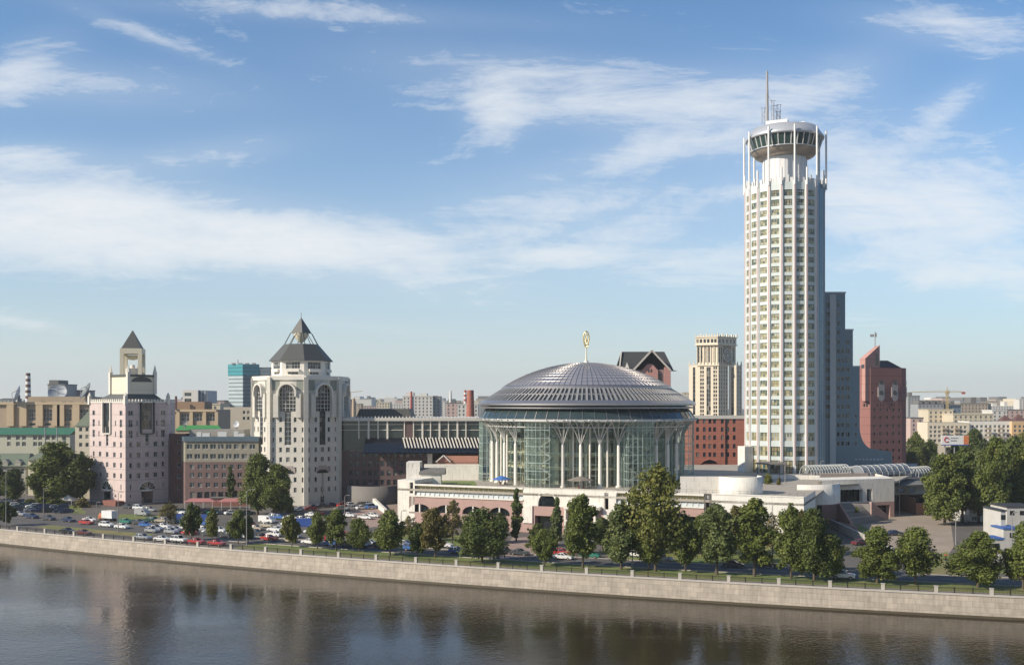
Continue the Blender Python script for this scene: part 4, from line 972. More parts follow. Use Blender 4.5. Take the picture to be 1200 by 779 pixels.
for bi, c_ in enumerate(bays):
    A, B = hp(RH-.35, c_-7.1), hp(RH-.35, c_+7.1); L = LL(A, B)
    if c_ > 50: continue
    if c_ < 50:
        w = [(.5, z, 2.75, 2.15, 3, 2, hgd if k >= 23 else hg) for k, z in enumerate(zb)]
        w += [(.5, hz_(512, RH), 2.9, 2.9, 3, 2, wglass), (.5, hz_(529, RH), 3.2, 3.3, 3, 2, hgd), (.5, hz_(547, RH), 3.2, 4.4, 3, 3, hgd)]
        facade(hot, wallmb, A, B, hb, htop, w, frame_w, hg, .28, fr=.21)
    else: facade(hot, wallmb, A, B, hb, htop, [(.5, z, 2.4, 2.15, 3, 2) for z in zb], frame_w, hgd, .15)
for i in range(4, 7):
    c_ = 4.8+18*i; 
wallmb.build('window_bays', hwm, hot)
pm_, pk = MB(), MB()
for i in range(-5, 3):
    c_ = 4.8+9+18*i
    a0, a1 = hp(RH-.5, c_-2.1), hp(RH+.12, c_-1.7); a2, a3 = hp(RH+.12, c_+1.7), hp(RH-.5, c_+2.1); pm_.prism([a0, a1, a2, a3], hb, htop+.6)
    b0, b1, b2, b3 = hp(RH, c_-.55), hp(RH+.26, c_-.5), hp(RH+.26, c_+.5), hp(RH, c_+.55); pk.prism([b0, b1, b2, b3], hb+3, htop+.7)
pm_.build('pier', hpier, hot); pk.build('pier_stripe', hpink, hot)
# glazed right flank and back
flank = mat('blue_curtain_wall', (.16, .27, .34), .14, .15, .1, spec=.8, lines=(1.73, .12, .7))
mb = MB(); mb.lathe([(RH-.45, hb), (RH-.45, htop+.3)], hc, 30, 0, R(hv+50.5), R(hv+285-.5-8), smooth=False); mb.build('curtain_wall', flank, hot)
mb = MB()
for c_ in range(54, 280, 7): x, y = hp(RH-.4, c_); mb.bar((x, y, hb), (x, y, htop+.2), .22)
mb.build('curtain_wall_bars', mat('grey_blue_bar', (.30, .36, .40), .4, .05), hot)
mb = MB(); mb.lathe([(0, htop-.4), (RH-.5, htop-.4)], hc, 40); mb.build('roof', roof_grey, hot)
mb = MB()
for i in range(-7, 14):
    a = 4.8+18*i/1.0+0; 
    for d in (-5, 0, 5): 
        x, y = hp(RH-.8, a+d, ) ; mb.box((x, y), .9 if d else .5, .5, htop-.2, htop+(1.6 if d else 2.6), R(hv+a+90))
mb.build('roof_balustrade', hpier, hot)
# poles
for i in range(10):
    phi = 13.8+36*i; x, y = hp(RH+.1, phi); mb = MB(); mb.tube([(x, y, htop-1), (x, y, hz_(145.5, RH))], .36, 10); mb.build('tall_pole', mat('white_metal', (.74, .73, .71), .4, .04), hot)
for i in range(10):
    phi = -4.2+36*i; x, y = hp(RH+.1, phi); mb = MB(); mb.tube([(x, y, htop-1), (x, y, htop+5.0)], .36, 8); mb.build('short_pole', MATS['white_metal'], hot)
# core, bowl, glazed restaurant, rim
zbot = hz_(187); zrim0 = hz_(173.5, 6); zg1 = hz_(160.5, 6); ztopr = hz_(152.5)
mb = MB(); rcore = 25*kh; mb.lathe([(rcore, htop-.4), (rcore, zbot+1)], hc, 28, smooth=False)
for j in range(28): 
    x, y = hp(rcore+.05, j*360/28); mb.bar((x, y, htop), (x, y, zbot+.5), .12)
mb.build('core', MATS['white_metal'], hot)
mb = MB(); rb1 = 39*kh; rb2 = 44.5*kh
mb.lathe([(rcore-1, zbot-.2), (rcore+.8, zbot), (rcore+2.6, zbot+.7), (rb1-1.2, zrim0-1.3), (rb1, zrim0-.2), (rb1, zrim0)], hc, 48, smooth=True); mb.build('saucer_underside', mat('bronze_white_metal', (.42, .36, .30), .35, .08, metal=.4), hot)
mb = MB(); mb.lathe([(rb1-.1, zrim0), (rb2-.6, zg1)], hc, 36, smooth=False); mb.build('restaurant_glazing', mat('green_restaurant_glass', (.03, .06, .05), .08, .1, spec=.9), hot)
mb = MB()
for j in range(36): a0, a1 = hp(rb1, j*10, zrim0), hp(rb2-.5, j*10, zg1); mb.bar(a0, a1, .28)
mb.build('glazing_bar', MATS['white_metal'], hot)
mb = MB(); mb.lathe([(rb1-.3, zrim0+.1), (rb1+.25, zrim0+.1), (rb1+.25, zrim0-.15), (rb1-.3, zrim0-.2)], hc, 48, smooth=False); mb.lathe([(rb2-1.0, zg1-.1), (rb2, zg1), (rb2+.1, zg1+.6), (rb2-.7, zg1+1.6), (rb2-2.2, ztopr-.1), (0, ztopr+.3)], hc, 48, smooth=True); mb.build('saucer_rim', mat('pale_rim_metal', (.50, .52, .54), .4, .06, metal=.3), hot)
mb = MB(); mb.tube([hp(14.0*kh+RH*.55, a, zg1+.9) for a in range(0, 361, 10)], .12, 5, cap=False); mb.build('window_cleaning_rail', MATS['white_metal'], hot)
# plant box, antennas
mb = MB(); mb.box(hp(3.5, -40), 7.5, 6, ztopr-.2, hz_(145), R(hv+80)); mb.box(hp(2.0, 60), 11, 5, ztopr-.2, hz_(147.5), R(hv+80)); mb.build('rooftop_plant', MATS['white_metal'], hot)
mx_ = XP(899, YH-2)
mb = MB(); mb.tube([(mx_, YH-2, ztopr), (mx_, YH-2, hz_(86))], [.6, .35], 8); mb.tube([(mx_, YH-2, ztopr), (mx_, YH-2, hz_(112))], .5, 8); mb.build('mast', mat('mast_grey', (.30, .29, .29), .5, .05), hot)
for px, t in ((894.5, 127), (905.5, 118), (908, 124), (913, 123), (912, 131)):
    mb = MB(); x = XP(px, YH); w = .5
    for s in (-w, w): mb.bar((x+s, YH, hz_(146)), (x+s, YH, hz_(t)), .12)
    z = hz_(146); zz = hz_(t); k = 0
    while z+1.2 < zz: mb.bar((x-w if k % 2 else x+w, YH, z), (x+w if k % 2 else x-w, YH, z+1.2), .09); z += 1.2; k += 1
    mb.bar((x-1, YH, zz), (x+1, YH, zz), .12)
    mb.build('lattice_antenna', MATS['mast_grey'], hot)
mb = MB(); mb.bar((XP(900, YH), YH, hz_(112)), (XP(908, YH), YH, hz_(124)), .08); mb.bar((mx_, YH, hz_(126)), (XP(893, YH), YH, hz_(140)), .08); mb.build('guy_wire', MATS['mast_grey'], hot)
# entrance canopy at the foot
mb = MB(); x0_, x1_ = hp(RH+5, -28), hp(RH+5, 4); 
mb.lathe([(RH+1, TZ+3.6), (RH+5.5, TZ+3.3), (RH+5.5, TZ+3.7), (RH+1, TZ+4.1)], hc, 14, 0, R(hv-30), R(hv+2), smooth=False)
for a in (-28, -14, 0): x, y = hp(RH+5, a); mb.tube([(x, y, TZ), (x, y, TZ+3.5)], .2, 6)
mb.build('entrance_canopy', mat('dark_canopy', (.13, .12, .11), .5, .1), hot)
mb = MB(); mb.prism([hp(RH-.2, -70), hp(RH+3.5, -66), hp(RH+3.5, -50), hp(RH-.2, -50)], TZ, hz_(522)); mb.build('annex', cream, hot)
# stepped slab behind
YS = 384.0
stp = thing('stepped_slab_tower', 'grey blue stepped slab rising in three steps behind the round hotel', 'tower', (XP(980, YS), YS, TZ))
slabm = mat('grey_blue_panel', (.20, .265, .30), .38, .06, .3, lines=(3.46, .06, .85)); slabl = mat('pale_slab_edge', (.55, .56, .54), .6, .05)
xs = [945, 990.5, 999.5, 1007.5]; tops = [343.5, 387, 430]
for i in range(3):
    x0, x1 = XP(xs[i], YS), XP(xs[i+1], YS); z1 = ZP(tops[i], YS); mb = MB(); w = []
    zz = [TZ+9+3.46*k for k in range(40) if TZ+9+3.46*k < z1-3]
    fx = lambda p: (XP(p, YS)-x0)/(x1-x0)
    if i == 0: w = [(fx(970), z, 1.7, 1.9, 1, 1) for z in zz[3:]]+[(fx(982.5), z, 1.1, 1.7, 1, 1) for z in zz[:17]]+[(fx(987.5), z, 1.1, 1.7, 1, 1) for z in zz[:11]]
    elif i == 1: w = [(fx(993.5), z, 1.5, 1.8, 2, 1) for z in zz]
    else: w = [(fx(1003), z, .8, 1.5, 1, 1) for z in zz[:4]]
    facade(stp, mb, (x0, YS), (x1, YS), TZ-10.5, z1, w, slabl, hgd, .25)
    mb.quad((x1, YS, 0), (x1, YS+24, 0), (x1, YS+24, z1), (x1, YS, z1)); mb.quad((x1, YS+24, 0), (x0, YS+24, 0), (x0, YS+24, z1), (x1, YS+24, z1)); mb.quad((x0, YS+24, 0), (x0, YS, 0), (x0, YS, z1), (x0, YS+24, z1))
    mb.quad((x0, YS, z1), (x1, YS, z1), (x1, YS+24, z1), (x0, YS+24, z1)); mb.build('slab', slabm, stp)
    mb = MB(); mb.box(((x0+x1)/2, YS-.05), x1-x0+.3, .4, z1-.05, z1+.5); mb.box((x1+.05, YS+12), .4, 24.3, z1-.05, z1+.49); mb.build('coping', slabl, stp)
mb = MB(); x = XP(975.5, YS); mb.box((x, YS-.35), 2.2, .7, TZ, ZP(345, YS)); mb.build('vertical_rib', slabl, stp)
# concave flare and low wing to the right with a sloping end
mb = MB(); x0 = XP(1007.5, YS); pts = [(x0, 0)]; k = 10
prof2 = [(x0, ZP(500, YS))]
for j in range(1, k+1): a = math.pi/2*j/k; prof2.append((x0+(XP(1024, YS)-x0)*(1-math.cos(a)), ZP(500, YS)+(ZP(526, YS)-ZP(500, YS))*math.sin(a)))
prof2 += [(XP(1045, YS), ZP(529, YS)), (XP(1045, YS), ZP(540, YS)), (XP(1052, YS), TZ-.5)]
vs = [(x, YS-.02, z) for x, z in prof2]+[(x, YS+22, z) for x, z in prof2]; n = len(prof2)
mb.add(vs+[(x0, YS-.02, TZ-.5), (x0, YS+22, TZ-.5)], [(i, n+i, n+i+1, i+1) for i in range(n-1)]+[tuple(reversed(range(n)))+(2*n,)][0:1]); mb.build('curved_flare', slabm, stp)
mb = MB()
for i in range(8): mb.box((XP(1003+i*4.3, YS), YS-.1), .9, .25, ZP(539, YS), ZP(537, YS))
mb.build('sign_mark', slabl, stp)
# ================================================================== RIGHT OF THE PODIUM: recessed court front, hoop canopies, stairs
QY = 306.0
ct = thing('court_front', 'white terrace front with wide dark openings over rose brick beside the sloping plaza', 'building', (XP(1010, QY), QY, 0))
A, B = (XP(963, QY-2), QY-2), (XP(1048, QY+6), QY+6); L = LL(A, B); g_ = lambda p: run(Vector(A), (Vector(B)-Vector(A)).normalized(), p)
zq = lambda py: ZP(py, QY+1)
mb = MB(); wall(mb, A, B, zq(589), zq(561.5), [(g_(964), g_(979.5), zq(589)+.0, zq(573.5)), (g_(985), g_(1011), zq(588), zq(573.5)), (g_(1016), g_(1022), zq(588), zq(573.5))], 1.6)
mb.quad((*A, zq(561.5)), (*B, zq(561.5)), (B[0]+1, B[1]+10, zq(561.5)), (A[0], A[1]+10, zq(561.5))); mb.quad((*B, 0), (B[0]+2, B[1]+28, 0), (B[0]+2, B[1]+28, zq(561.5)), (*B, zq(561.5)))
mb.build('white_front', cream, ct)
mb = MB(); wall(mb, A, B, 0, zq(589), [(g_(1017), g_(1022), .3, zq(593)), (g_(1025), g_(1043), 0, zq(593))], 2.0); mb.build('brick_base', brickp, ct)
mb = MB(); obox(mb, A, B, 0.4, L-.4, -2.4, -2.05, 0, zq(566)); mb.build('dark_interior', glass_dark, ct)
mb = MB()
for p in (969, 975, 992, 998, 1005): obox(mb, A, B, g_(p)-.12, g_(p)+.12, -1.6, -1.4, zq(589), zq(573.5))
mb.build('mullion', frame_d, ct)
# link wall from the podium corner back to the court, in shade
mb = MB(); P, Q = Z1+pn*24, Vector(A); mb.lathe([(11, 6.3), (11, PZ), (10.6, PZ), (10.6, 6.3)], (XP(941, 293), 296), 24, 0, R(250), R(345)); mb.build('curved_parapet', cream, ct)
mb = MB(); mb.box((XP(944, 291), 291), .9, .9, 0, 7.0); mb.box((XP(955, 296), 296), .9, .9, 0, 7.0); mb.build('white_pier', cream, ct)
# right continuation: lower wing with dark openings
cw = thing('low_wing', 'low grey white wing with dark garage openings beyond the sloping plaza', 'building', (XP(1070, 330), 330, 0))
A2, B2_ = (XP(1049, 330), 330), (XP(1092, 336), 336); L2 = LL(A2, B2_); z_ = lambda py: ZP(py, 332)
mb = MB(); wall(mb, A2, B2_, z_(579), z_(568), [(1, 4, z_(577), z_(572)), (6, 8.5, z_(577), z_(572))], .6); mb.quad((*A2, z_(568)), (*B2_, z_(568)), (B2_[0]+3, 352, z_(568)), (A2[0], 352, z_(568))); mb.build('upper_wall', cream_w, cw)
mb = MB(); wall(mb, A2, B2_, 0, z_(579)-.02, [(.8, L2-.8, 0, z_(580.5))], 2.5); mb.build('lower_wall', mat('grey_plinth', (.2, .18, .17), .8, .1), cw)
mb = MB(); obox(mb, A2, B2_, .5, L2-.5, -3, -2.6, 0, z_(581)); mb.build('dark_interior', glass_dark, cw)
mb = MB(); mb.prism([(XP(1044, 322), 322), (XP(1092, 330), 328), (XP(1095, 352), 352), (XP(1046, 352), 352)], z_(568)+.02, z_(567)+.3); mb.build('flat_roof', roof_grey, cw)
# hoop canopies
def hoops(name, label, p0, p1, Y0, Y1, z, r, n, solid=False):
    r0 = thing(name, label, 'canopy', (XP((p0+p1)/2, (Y0+Y1)/2), (Y0+Y1)/2, z)); A, B = Vector((XP(p0, Y0), Y0)), Vector((XP(p1, Y1), Y1)); d = (B-A).normalized(); nn = Vector((-d.y, d.x))
    for i in range(n):
        c = A.lerp(B, i/(n-1)); mb = MB(); pts = [(c.x-nn.x*r, c.y-nn.y*r, z-.0)]+[(c.x-nn.x*r*math.cos(R(a)), c.y-nn.y*r*math.cos(R(a)), z+1.2+r*math.sin(R(a))) for a in range(0, 181, 15)]+[(c.x+nn.x*r, c.y+nn.y*r, z)]
        mb.tube(pts, .13, 6); mb.build('hoop', mat('hoop_metal', (.48, .49, .48), .5, .1), r0)
    mb = MB()
    for a in (20, 55, 90, 125, 160): q = lambda c: (c.x-nn.x*r*math.cos(R(a)), c.y-nn.y*r*math.cos(R(a)), z+1.2+r*math.sin(R(a))); mb.bar(q(A), q(B), .09)
    mb.build('purlin', MATS['white_metal'], r0)
    mb = MB(); k = 10
    for j in range(k):
        a0, a1 = R(180*j/k), R(180*(j+1)/k); q = lambda c, a: (c.x-nn.x*(r-.2)*math.cos(a), c.y-nn.y*(r-.2)*math.cos(a), z+1.2+(r-.2)*math.sin(a))
        if solid: mb.quad(q(A, a0), q(B, a0), q(B, a1), q(A, a1))
        elif j in (1, 2, 6, 7): mb.quad(q(A, a0), q(B, a0), q(B, a1), q(A, a1))
    if solid: mb.add([q(A, R(180*j/k)) for j in range(k+1)], [tuple(range(k+1))]); mb.add([q(B, R(180*j/k)) for j in range(k+1)], [tuple(range(k+1))])
    mb.build('vault', mat('vault_sheet', (.20, .22, .24), .4, .1) if solid else tm, r0)
    return r0
hoops('hoop_canopy', 'long glazed canopy of white hoops at the foot of the round hotel', 944, 990, 330, 336, TZ, 2.9, 15)
hoops('vaulted_canopy', 'solid grey barrel vault canopy on the terrace between two hoop canopies', 1004, 1058, 333, 345, TZ-.6, 3.2, 9, True)
hoops('hoop_canopy', 'shorter canopy of white hoops at the right end of the terrace', 1062, 1085, 346, 352, TZ-1.5, 2.8, 8)
hoops('hoop_canopy', 'low run of white hoops linking the glazed canopy to the grey barrel vault', 990, 1003, 339, 341, TZ-.5, 2.4, 5)
mb = MB(); tw = thing('terrace_wall', 'low rose brick and grey wall under the hoop canopies', 'wall', (XP(960, 327), 327, TZ)); mb.box((XP(978, 329), 329), 22, .5, TZ, TZ+1.6, R(5)); mb.build('wall', mat('taupe_wall', (.30, .25, .22), .8, .1), tw)
mb = MB(); mb.box((XP(928, 326), 326), 17, .4, TZ, TZ+1.3, R(-12)); mb.build('curved_parapet', cream, tw)
# sloping stepped plaza
st = thing('plaza_steps', 'broad sloping grey paved stair with pale bands and brick edges leading down to the street', 'steps', (XP(1010, 280), 280, 0))
a0, a1, b1, b0 = Vector((*G(982, 589, 5.2), 5.2)), Vector((*G(1020, 590, 5.2), 5.2)), Vector((*G(1040, 607, .4), .4)), Vector((*G(998, 615, .4), .4))
stepm = mat('stair_stone', (.24, .22, .20), .85, .15, .4)
mb = MB(); n = 26
for i in range(n):
    t0, t1 = i/n, (i+1)/n; p, q, r_, s_ = a0.lerp(b0, t0), a1.lerp(b1, t0), a1.lerp(b1, t1), a0.lerp(b0, t1); z = p.z
    mb.prism([(s_.x, s_.y), (r_.x, r_.y), (q.x, q.y), (p.x, p.y)], -.1, z, 1 if i in (9, 18) else 0)
mb.build('stair_flight', [stepm, granite_p], st)
mb = MB()
for P, Q in ((a0, b0), (a1, b1)):
    d = Vector((Q.x-P.x, Q.y-P.y)).normalized(); nn = Vector((-d.y, d.x))*.35
    for i in range(14):
        u0, u1 = P.lerp(Q, i/14), P.lerp(Q, (i+1)/14); mb.prism([(u0.x-nn.x, u0.y-nn.y), (u1.x-nn.x, u1.y-nn.y), (u1.x+nn.x, u1.y+nn.y), (u0.x+nn.x, u0.y+nn.y)], -.1, u0.z+.55)
mb.build('side_wall', brickp, st)
mb = MB(); P, Q = G(972, 617), G(1014, 637); wall(mb, P, Q, 0, 2.2, []); mb.prism([tuple(P), tuple(Q), (Q.x+.3, Q.y+.5), (P.x+.3, P.y+.5)], 0, 2.2); mb.build('white_retaining_wall', cream_w, st)
mb = MB(); P, Q = G(958, 612), G(1005, 624); mb.prism([tuple(P), tuple(Q), (Q.x+.3, Q.y+.6), (P.x+.3, P.y+.6)], 0, 1.6); mb.build('brick_retaining_wall', brickp, st)
rs = thing('brick_ramp_wall', 'rust coloured brick wall stub with blue edge at the back of the dusty plaza', 'wall', (*G(1066, 598), 0))
p, q = G(1053, 597), G(1073, 603); mb = MB(); mb.prism([tuple(p), tuple(q), (q.x, q.y+1), (p.x, p.y+1)], 0, 5.2); mb.frustum([(q.x, q.y), (q.x+5, q.y), (q.x+5, q.y+1), (q.x, q.y+1)], 0, [(q.x, q.y), (q.x+2.5, q.y), (q.x+2.5, q.y+1), (q.x, q.y+1)], 3.6); mb.build('wall', mat('rust_brick', (.30, .15, .10), .85, .15), rs)
# terrace structures left of the rotunda
th = thing('terrace_pavilion', 'small white pavilion with grey barrel roof on the terrace left of the rotunda', 'pavilion', (XP(500, 300), 300, TZ))
yv = 299.0; mb = MB(); wall(mb, (XP(476, yv), yv), (XP(492, yv), yv), TZ, ZP(541.5, yv), [(.5, 1.2, ZP(548, yv), ZP(543.5, yv)), (1.8, 2.5, ZP(548, yv), ZP(543.5, yv))], .4); mb.box((XP(484, yv), yv+4), (492-476)*yv/F-.02, 7.9, TZ, ZP(541.5, yv)-.01)
mb.box((XP(502, yv), yv+2.4), (521-492)*yv/F, 5, TZ, ZP(556, yv)); mb.build('wall', cream, th)
mb = MB(); x0, x1 = XP(491, yv), XP(521.5, yv); k = 10; zc = ZP(556, yv)
for j in range(k): a, b_ = R(180*j/k), R(180*(j+1)/k); mb.quad((x0, yv+2.4-2.8*math.cos(a), zc+1.9*math.sin(a)), (x1, yv+2.4-2.8*math.cos(a), zc+1.9*math.sin(a)), (x1, yv+2.4-2.8*math.cos(b_), zc+1.9*math.sin(b_)), (x0, yv+2.4-2.8*math.cos(b_), zc+1.9*math.sin(b_)))
mb.add([(x1, yv+2.4-2.8*math.cos(R(180*j/k)), zc+1.9*math.sin(R(180*j/k))) for j in range(k+1)], [tuple(range(k+1))]); mb.build('barrel_roof', roof_grey, th)
gp = thing('pergola', 'white slatted pergola across the back of the terrace lawn', 'pergola', (XP(530, 325), 325, TZ)); yv = 325
mb = MB(); mb.box((XP(527, yv), yv), 15, .6, TZ+2.3, TZ+2.9); mb.box((XP(527, yv), yv+3), 15, .6, TZ+2.3, TZ+2.9); mb.build('beam', cream, gp)
mb = MB(); 
for i in range(9): mb.box((XP(503+i*6, yv), yv+1.5), .5, 4.2, TZ+2.9, TZ+3.3)
mb.build('slats', cream, gp)
for i in range(5): mb = MB(); mb.box((XP(503+i*12, yv), yv), .45, .45, TZ, TZ+2.3); mb.build('post', cream, gp)
gpoly([((XP(520, 288)), 288), (XP(562, 287), 287), (XP(556, 318), 318), (XP(508, 318), 318)], TZ+.01, 'terrace_lawn', mat('bright_lawn', (.16, .22, .03), .95, .25, .6, fine=(2, .2)), world=True)
lw2 = thing('terrace_screen', 'long low white screen wall with dark slots behind the terrace lawn', 'wall', (XP(530, 322), 322, TZ)); mb = MB(); a_, b_ = (XP(497, 322), 322), (XP(561, 322), 322); wall(mb, a_, b_, TZ, ZP(543.5, 322), [(1.0+i*1.9, 2.3+i*1.9, ZP(546.8, 322), ZP(545, 322)) for i in range(8)], .5); mb.prism([(a_[0], 323.2), (b_[0], 323.2), (b_[0], 330), (a_[0], 330)], TZ, ZP(543.5, 322)-.6); mb.build('wall', cream, lw2)
hs = thing('gable_roof_house', 'small brick house with orange gable roof behind the terrace lawn', 'house', (XP(530, 335), 335, TZ)); yv = 335
mb = MB(); x0, x1 = XP(512, yv), XP(560, yv); mb.prism([(x0, yv), (x1, yv), (x1, yv+8), (x0, yv+8)], TZ-1, ZP(540.5, yv)); mb.add([(x0-.3, yv-.3, ZP(540.5, yv)), (XP(527, yv), yv-.3, ZP(540.5, yv)), (XP(520, yv), yv-.3, ZP(533.5, yv))], [(0, 1, 2)]); mb.build('wall', mat('orange_brick', (.40, .20, .15), .85, .1), hs)
mb = MB(); zz = ZP(533.5, yv); ze_ = ZP(541, yv); xa, xm, xb = XP(511, yv), XP(520, yv), XP(528, yv); mb.quad((xa, yv-.6, ze_), (xm, yv-.6, zz), (xm, yv+8, zz), (xa, yv+8, ze_)); mb.quad((xm, yv-.6, zz), (xb, yv-.6, ze_), (xb, yv+8, ze_), (xm, yv+8, zz)); mb.quad((xm, yv+.2, ze_), (x1, yv+.2, ze_), (x1, yv+4, zz-.3), (xm, yv+4, zz-.3)); mb.quad((xm, yv+4, zz-.3), (x1, yv+4, zz-.3), (x1, yv+8, ze_), (xm, yv+8, ze_)); mb.build('roof', mat('terracotta_roof', (.36, .17, .11), .8, .12, .5), hs)
mb = MB(); mb.bar((xa, yv-.7, ze_), (xm, yv-.7, zz+.1), .35); mb.bar((xm, yv-.7, zz+.1), (xb, yv-.7, ze_), .35); mb.build('barge_board', cream, hs)
def parasol(px, py, z, r, h, m, label, root_name='parasol'):
    Y = GY(py, z); x = XP(px, Y); r0 = thing(root_name, label, 'parasol', (x, Y, z))
    mb = MB(); mb.tube([(x, Y, z), (x, Y, z+h)], .06, 6); mb.build('pole', frame_w, r0)
    mb = MB(); mb.lathe([(0, z+h+.1), (r*.5, z+h-.35), (r, z+h-1.0), (r, z+h-1.15)], (x, Y), 8, smooth=False); mb.build('canopy', m, r0)
    mb = MB(); 
    for a in range(3): q = (x+.9*math.cos(a*2.1), Y+.9*math.sin(a*2.1)); mb.box(q, .5, .5, z, z+.45); mb.box((q[0], q[1]+.25), .5, .08, z+.45, z+.9)
    mb.build('seat', MATS['red_brick_base'], r0)
parasol(588, 568, TZ, 2.6, 2.7, mat('blue_canvas', (.05, .15, .42), .8, .1), 'bright blue parasol on the terrace in front of the left columns')
parasol(680, 572.0, TZ, 3.7, 3.4, mat('taupe_canvas', (.22, .19, .16), .8, .1), 'wide taupe parasol on the terrace between the middle columns')
# ================================================================== MID-DISTANCE BUILDINGS
def simple_box(name, label, cat, p0, p1, ytop, Y, depth, m, wins=None, fm=frame_w, gm=glass, z0=0, roofm=None, rec=.25, side=None, par=0, px_side=0):
    """block whose front face spans columns p0..p1 at distance Y"""
    x0, x1 = XP(p0, Y), XP(p1, Y); zt = ZP(ytop, Y); root = thing(name, label, cat, ((x0+x1)/2, Y, z0))
    pts = [(x0, Y), (x1, Y), (x1+side[0] if side else x1, Y+depth), (x0+side[1] if side else x0, Y+depth)]
    wins = wins or []; W_ = x1-x0
    ww = [((XP(w[0], Y)-x0)/W_, ZP(w[1], Y))+tuple(w[2:]) for w in wins]
    poly_walls(root, pts, z0, zt, {0: ww}, m, fm, gm, rec, roofm or roof_grey, par=par)
    return root, zt
def pgrid(xs, ys, w, h, nx=1, nz=1): return [(x, y, w, h, nx, nz) for y in ys for x in xs]
# red brick office behind the rotunda
rb = mat('red_brick', (.36, .135, .095), .85, .1, .4, lines=(3.3, .25, 1.25))
Y = 425; r0, zt = simple_box('brick_office', 'red brick office block below the cream tower right of the rotunda', 'office building', 811, 873, 488, Y, 22, rb,
   pgrid([817.5, 825.5, 832, 837.5, 846.5, 853, 860.5], [493.5, 503, 512.5, 522.5, 532.5], 1.2, 1.9)+[(831.5, 548, 6.0, 2.6, 4, 1)], frame_d, glass)
x0, x1 = XP(810.5, Y), XP(873, Y); mb = MB(); mb.box(((x0+x1)/2, Y+.1), x1-x0, 1.0, zt-.9, zt+.5); mb.build('cornice', MATS['pale_cornice'], r0)
mb = MB(); mb.box((XP(850.5, Y), Y-.12), .5, .3, 0, zt-.9); mb.add([(XP(822, Y), Y-.1, ZP(543, Y)), (XP(841, Y), Y-.1, ZP(543, Y)), (XP(838, Y), Y-.1, ZP(540, Y)), (XP(831.5, Y), Y-.1, ZP(538.2, Y)), (XP(825, Y), Y-.1, ZP(540, Y))], [(0, 1, 2, 3, 4)]); mb.build('arched_gable_window', glass_dark, r0)
mb = MB()
for a, b_ in (((820, 543.5), (825, 539.7)), ((825, 539.7), (831.5, 537.6)), ((831.5, 537.6), (838, 539.7)), ((838, 539.7), (843, 543.5))): mb.bar((XP(a[0], Y), Y-.2, ZP(a[1], Y)), (XP(b_[0], Y), Y-.2, ZP(b_[1], Y)), .35)
mb.build('arch_band', rb, r0)
# cream residential tower with roundel
YJ = 640.0
yel = mat('cream_yellow_stone', (.78, .68, .52), .75, .06, .3); yel2 = mat('tan_bay', (.42, .33, .22), .75, .08, .3, lines=(3.3, .8, .6))
def zj(p): return ZP(p, YJ)
root = thing('apartment_tower', 'cream classical apartment tower with colonnaded crown and round emblem behind the brick office', 'apartment tower', (XP(838, YJ), YJ, 0))
cA = Vector((XP(842, YJ), YJ)); dRj = dirdeg(38); dLj = dirdeg(158)   # near edge; broad lit left face, narrower shaded right face
def jblock(nm, pc, pl, pr_, z0, z1, m, lw, rw, back=0, fm=yel):
    c = Vector((XP(pc, YJ+back), YJ+back)); a = run(c, dLj, pl); b_ = run(c, dRj, pr_); pts = [c, c+dRj*b_, c+dRj*b_+dLj*a, c+dLj*a]
    poly_walls(root, pts, z0, z1, {0: rw, 3: lw}, m, fm, glass, .35, roof_grey, name=nm); return pts, a, b_
rowz = [zj(431+4.6*i) for i in range(13)]
pts, a_, b_ = jblock('shaft', 842, 817, 853, 0, zj(427), yel, [(f, z, 1.1, 1.9, 1, 1) for z in rowz for f in (.18, .28, .80, .90)]+[(.54, zj(458), 2.7, 30, 2, 11, glass_dark)], [(f, z, 1.0, 1.9, 1, 1) for z in rowz for f in (.12, .36, .62, .88)])
jblock('wing', 818.5, 807.2, 822, 0, zj(427.5), yel, [(.55, zj(458), 1.6, 30, 1, 11)], [], 5)
jblock('wing', 863, 854, 869.5, 0, zj(427.5), yel, [(.5, zj(458), 1.8, 30, 1, 11, glass)], [(f, z, .9, 1.9, 1, 1) for z in rowz for f in (.3, .7)], 4)
pts2, a2, b2 = jblock('upper_shaft', 841, 816.5, 861.5, zj(427), zj(404), yel, [(f, zj(415.5), 1.6, 9.5, 1, 4) for f in (.12, .22, .48, .63, .84)], [(f, zj(415.5), 1.5, 9.5, 1, 4) for f in (.1, .24, .76, .9)])
pts3, a3, b3 = jblock('crown', 841, 815, 863, zj(404), zj(394.5), yel, [(f, zj(399.3), 1.6, 2.4, 1, 1) for f in (.1, .25, .42, .58, .75, .9)], [(f, zj(399.3), 1.6, 2.4, 1, 1) for f in (.12, .3, .5, .7, .88)], -1)
mb = MB()
for P, Q, L in ((pts3[3], pts3[0], a3), (pts3[0], pts3[1], b3)):
    obox(mb, P, Q, -.3, L+.3, -.3, .7, zj(404.3), zj(403)); obox(mb, P, Q, -.3, L+.3, -.3, .5, zj(395), zj(394))
    n = 8
    for i in range(n+1): obox(mb, P, Q, max(0, L*i/n-.35), L*i/n+.35, -.4, .4, zj(394), zj(392) if i % 2 else zj(390.7))
for P, Q, L in ((pts[3], pts[0], a_), (pts[0], pts[1], b_)):
    obox(mb, P, Q, -.3, L+.3, -.3, .6, zj(428.3), zj(427))
    for i in range(5): obox(mb, P, Q, L*i/4-.3, L*i/4+.3, -.3, .3, zj(427), zj(424.8))
for p in (807.8, 813, 859.5, 864, 868.5): x = XP(p, YJ+8); mb.frustum([(x-.6, YJ+7), (x+.6, YJ+7), (x+.6, YJ+8.2), (x-.6, YJ+8.2)], zj(428), [(x-.1, YJ+7.5), (x+.1, YJ+7.5), (x+.1, YJ+7.7), (x-.1, YJ+7.7)], zj(422.5))
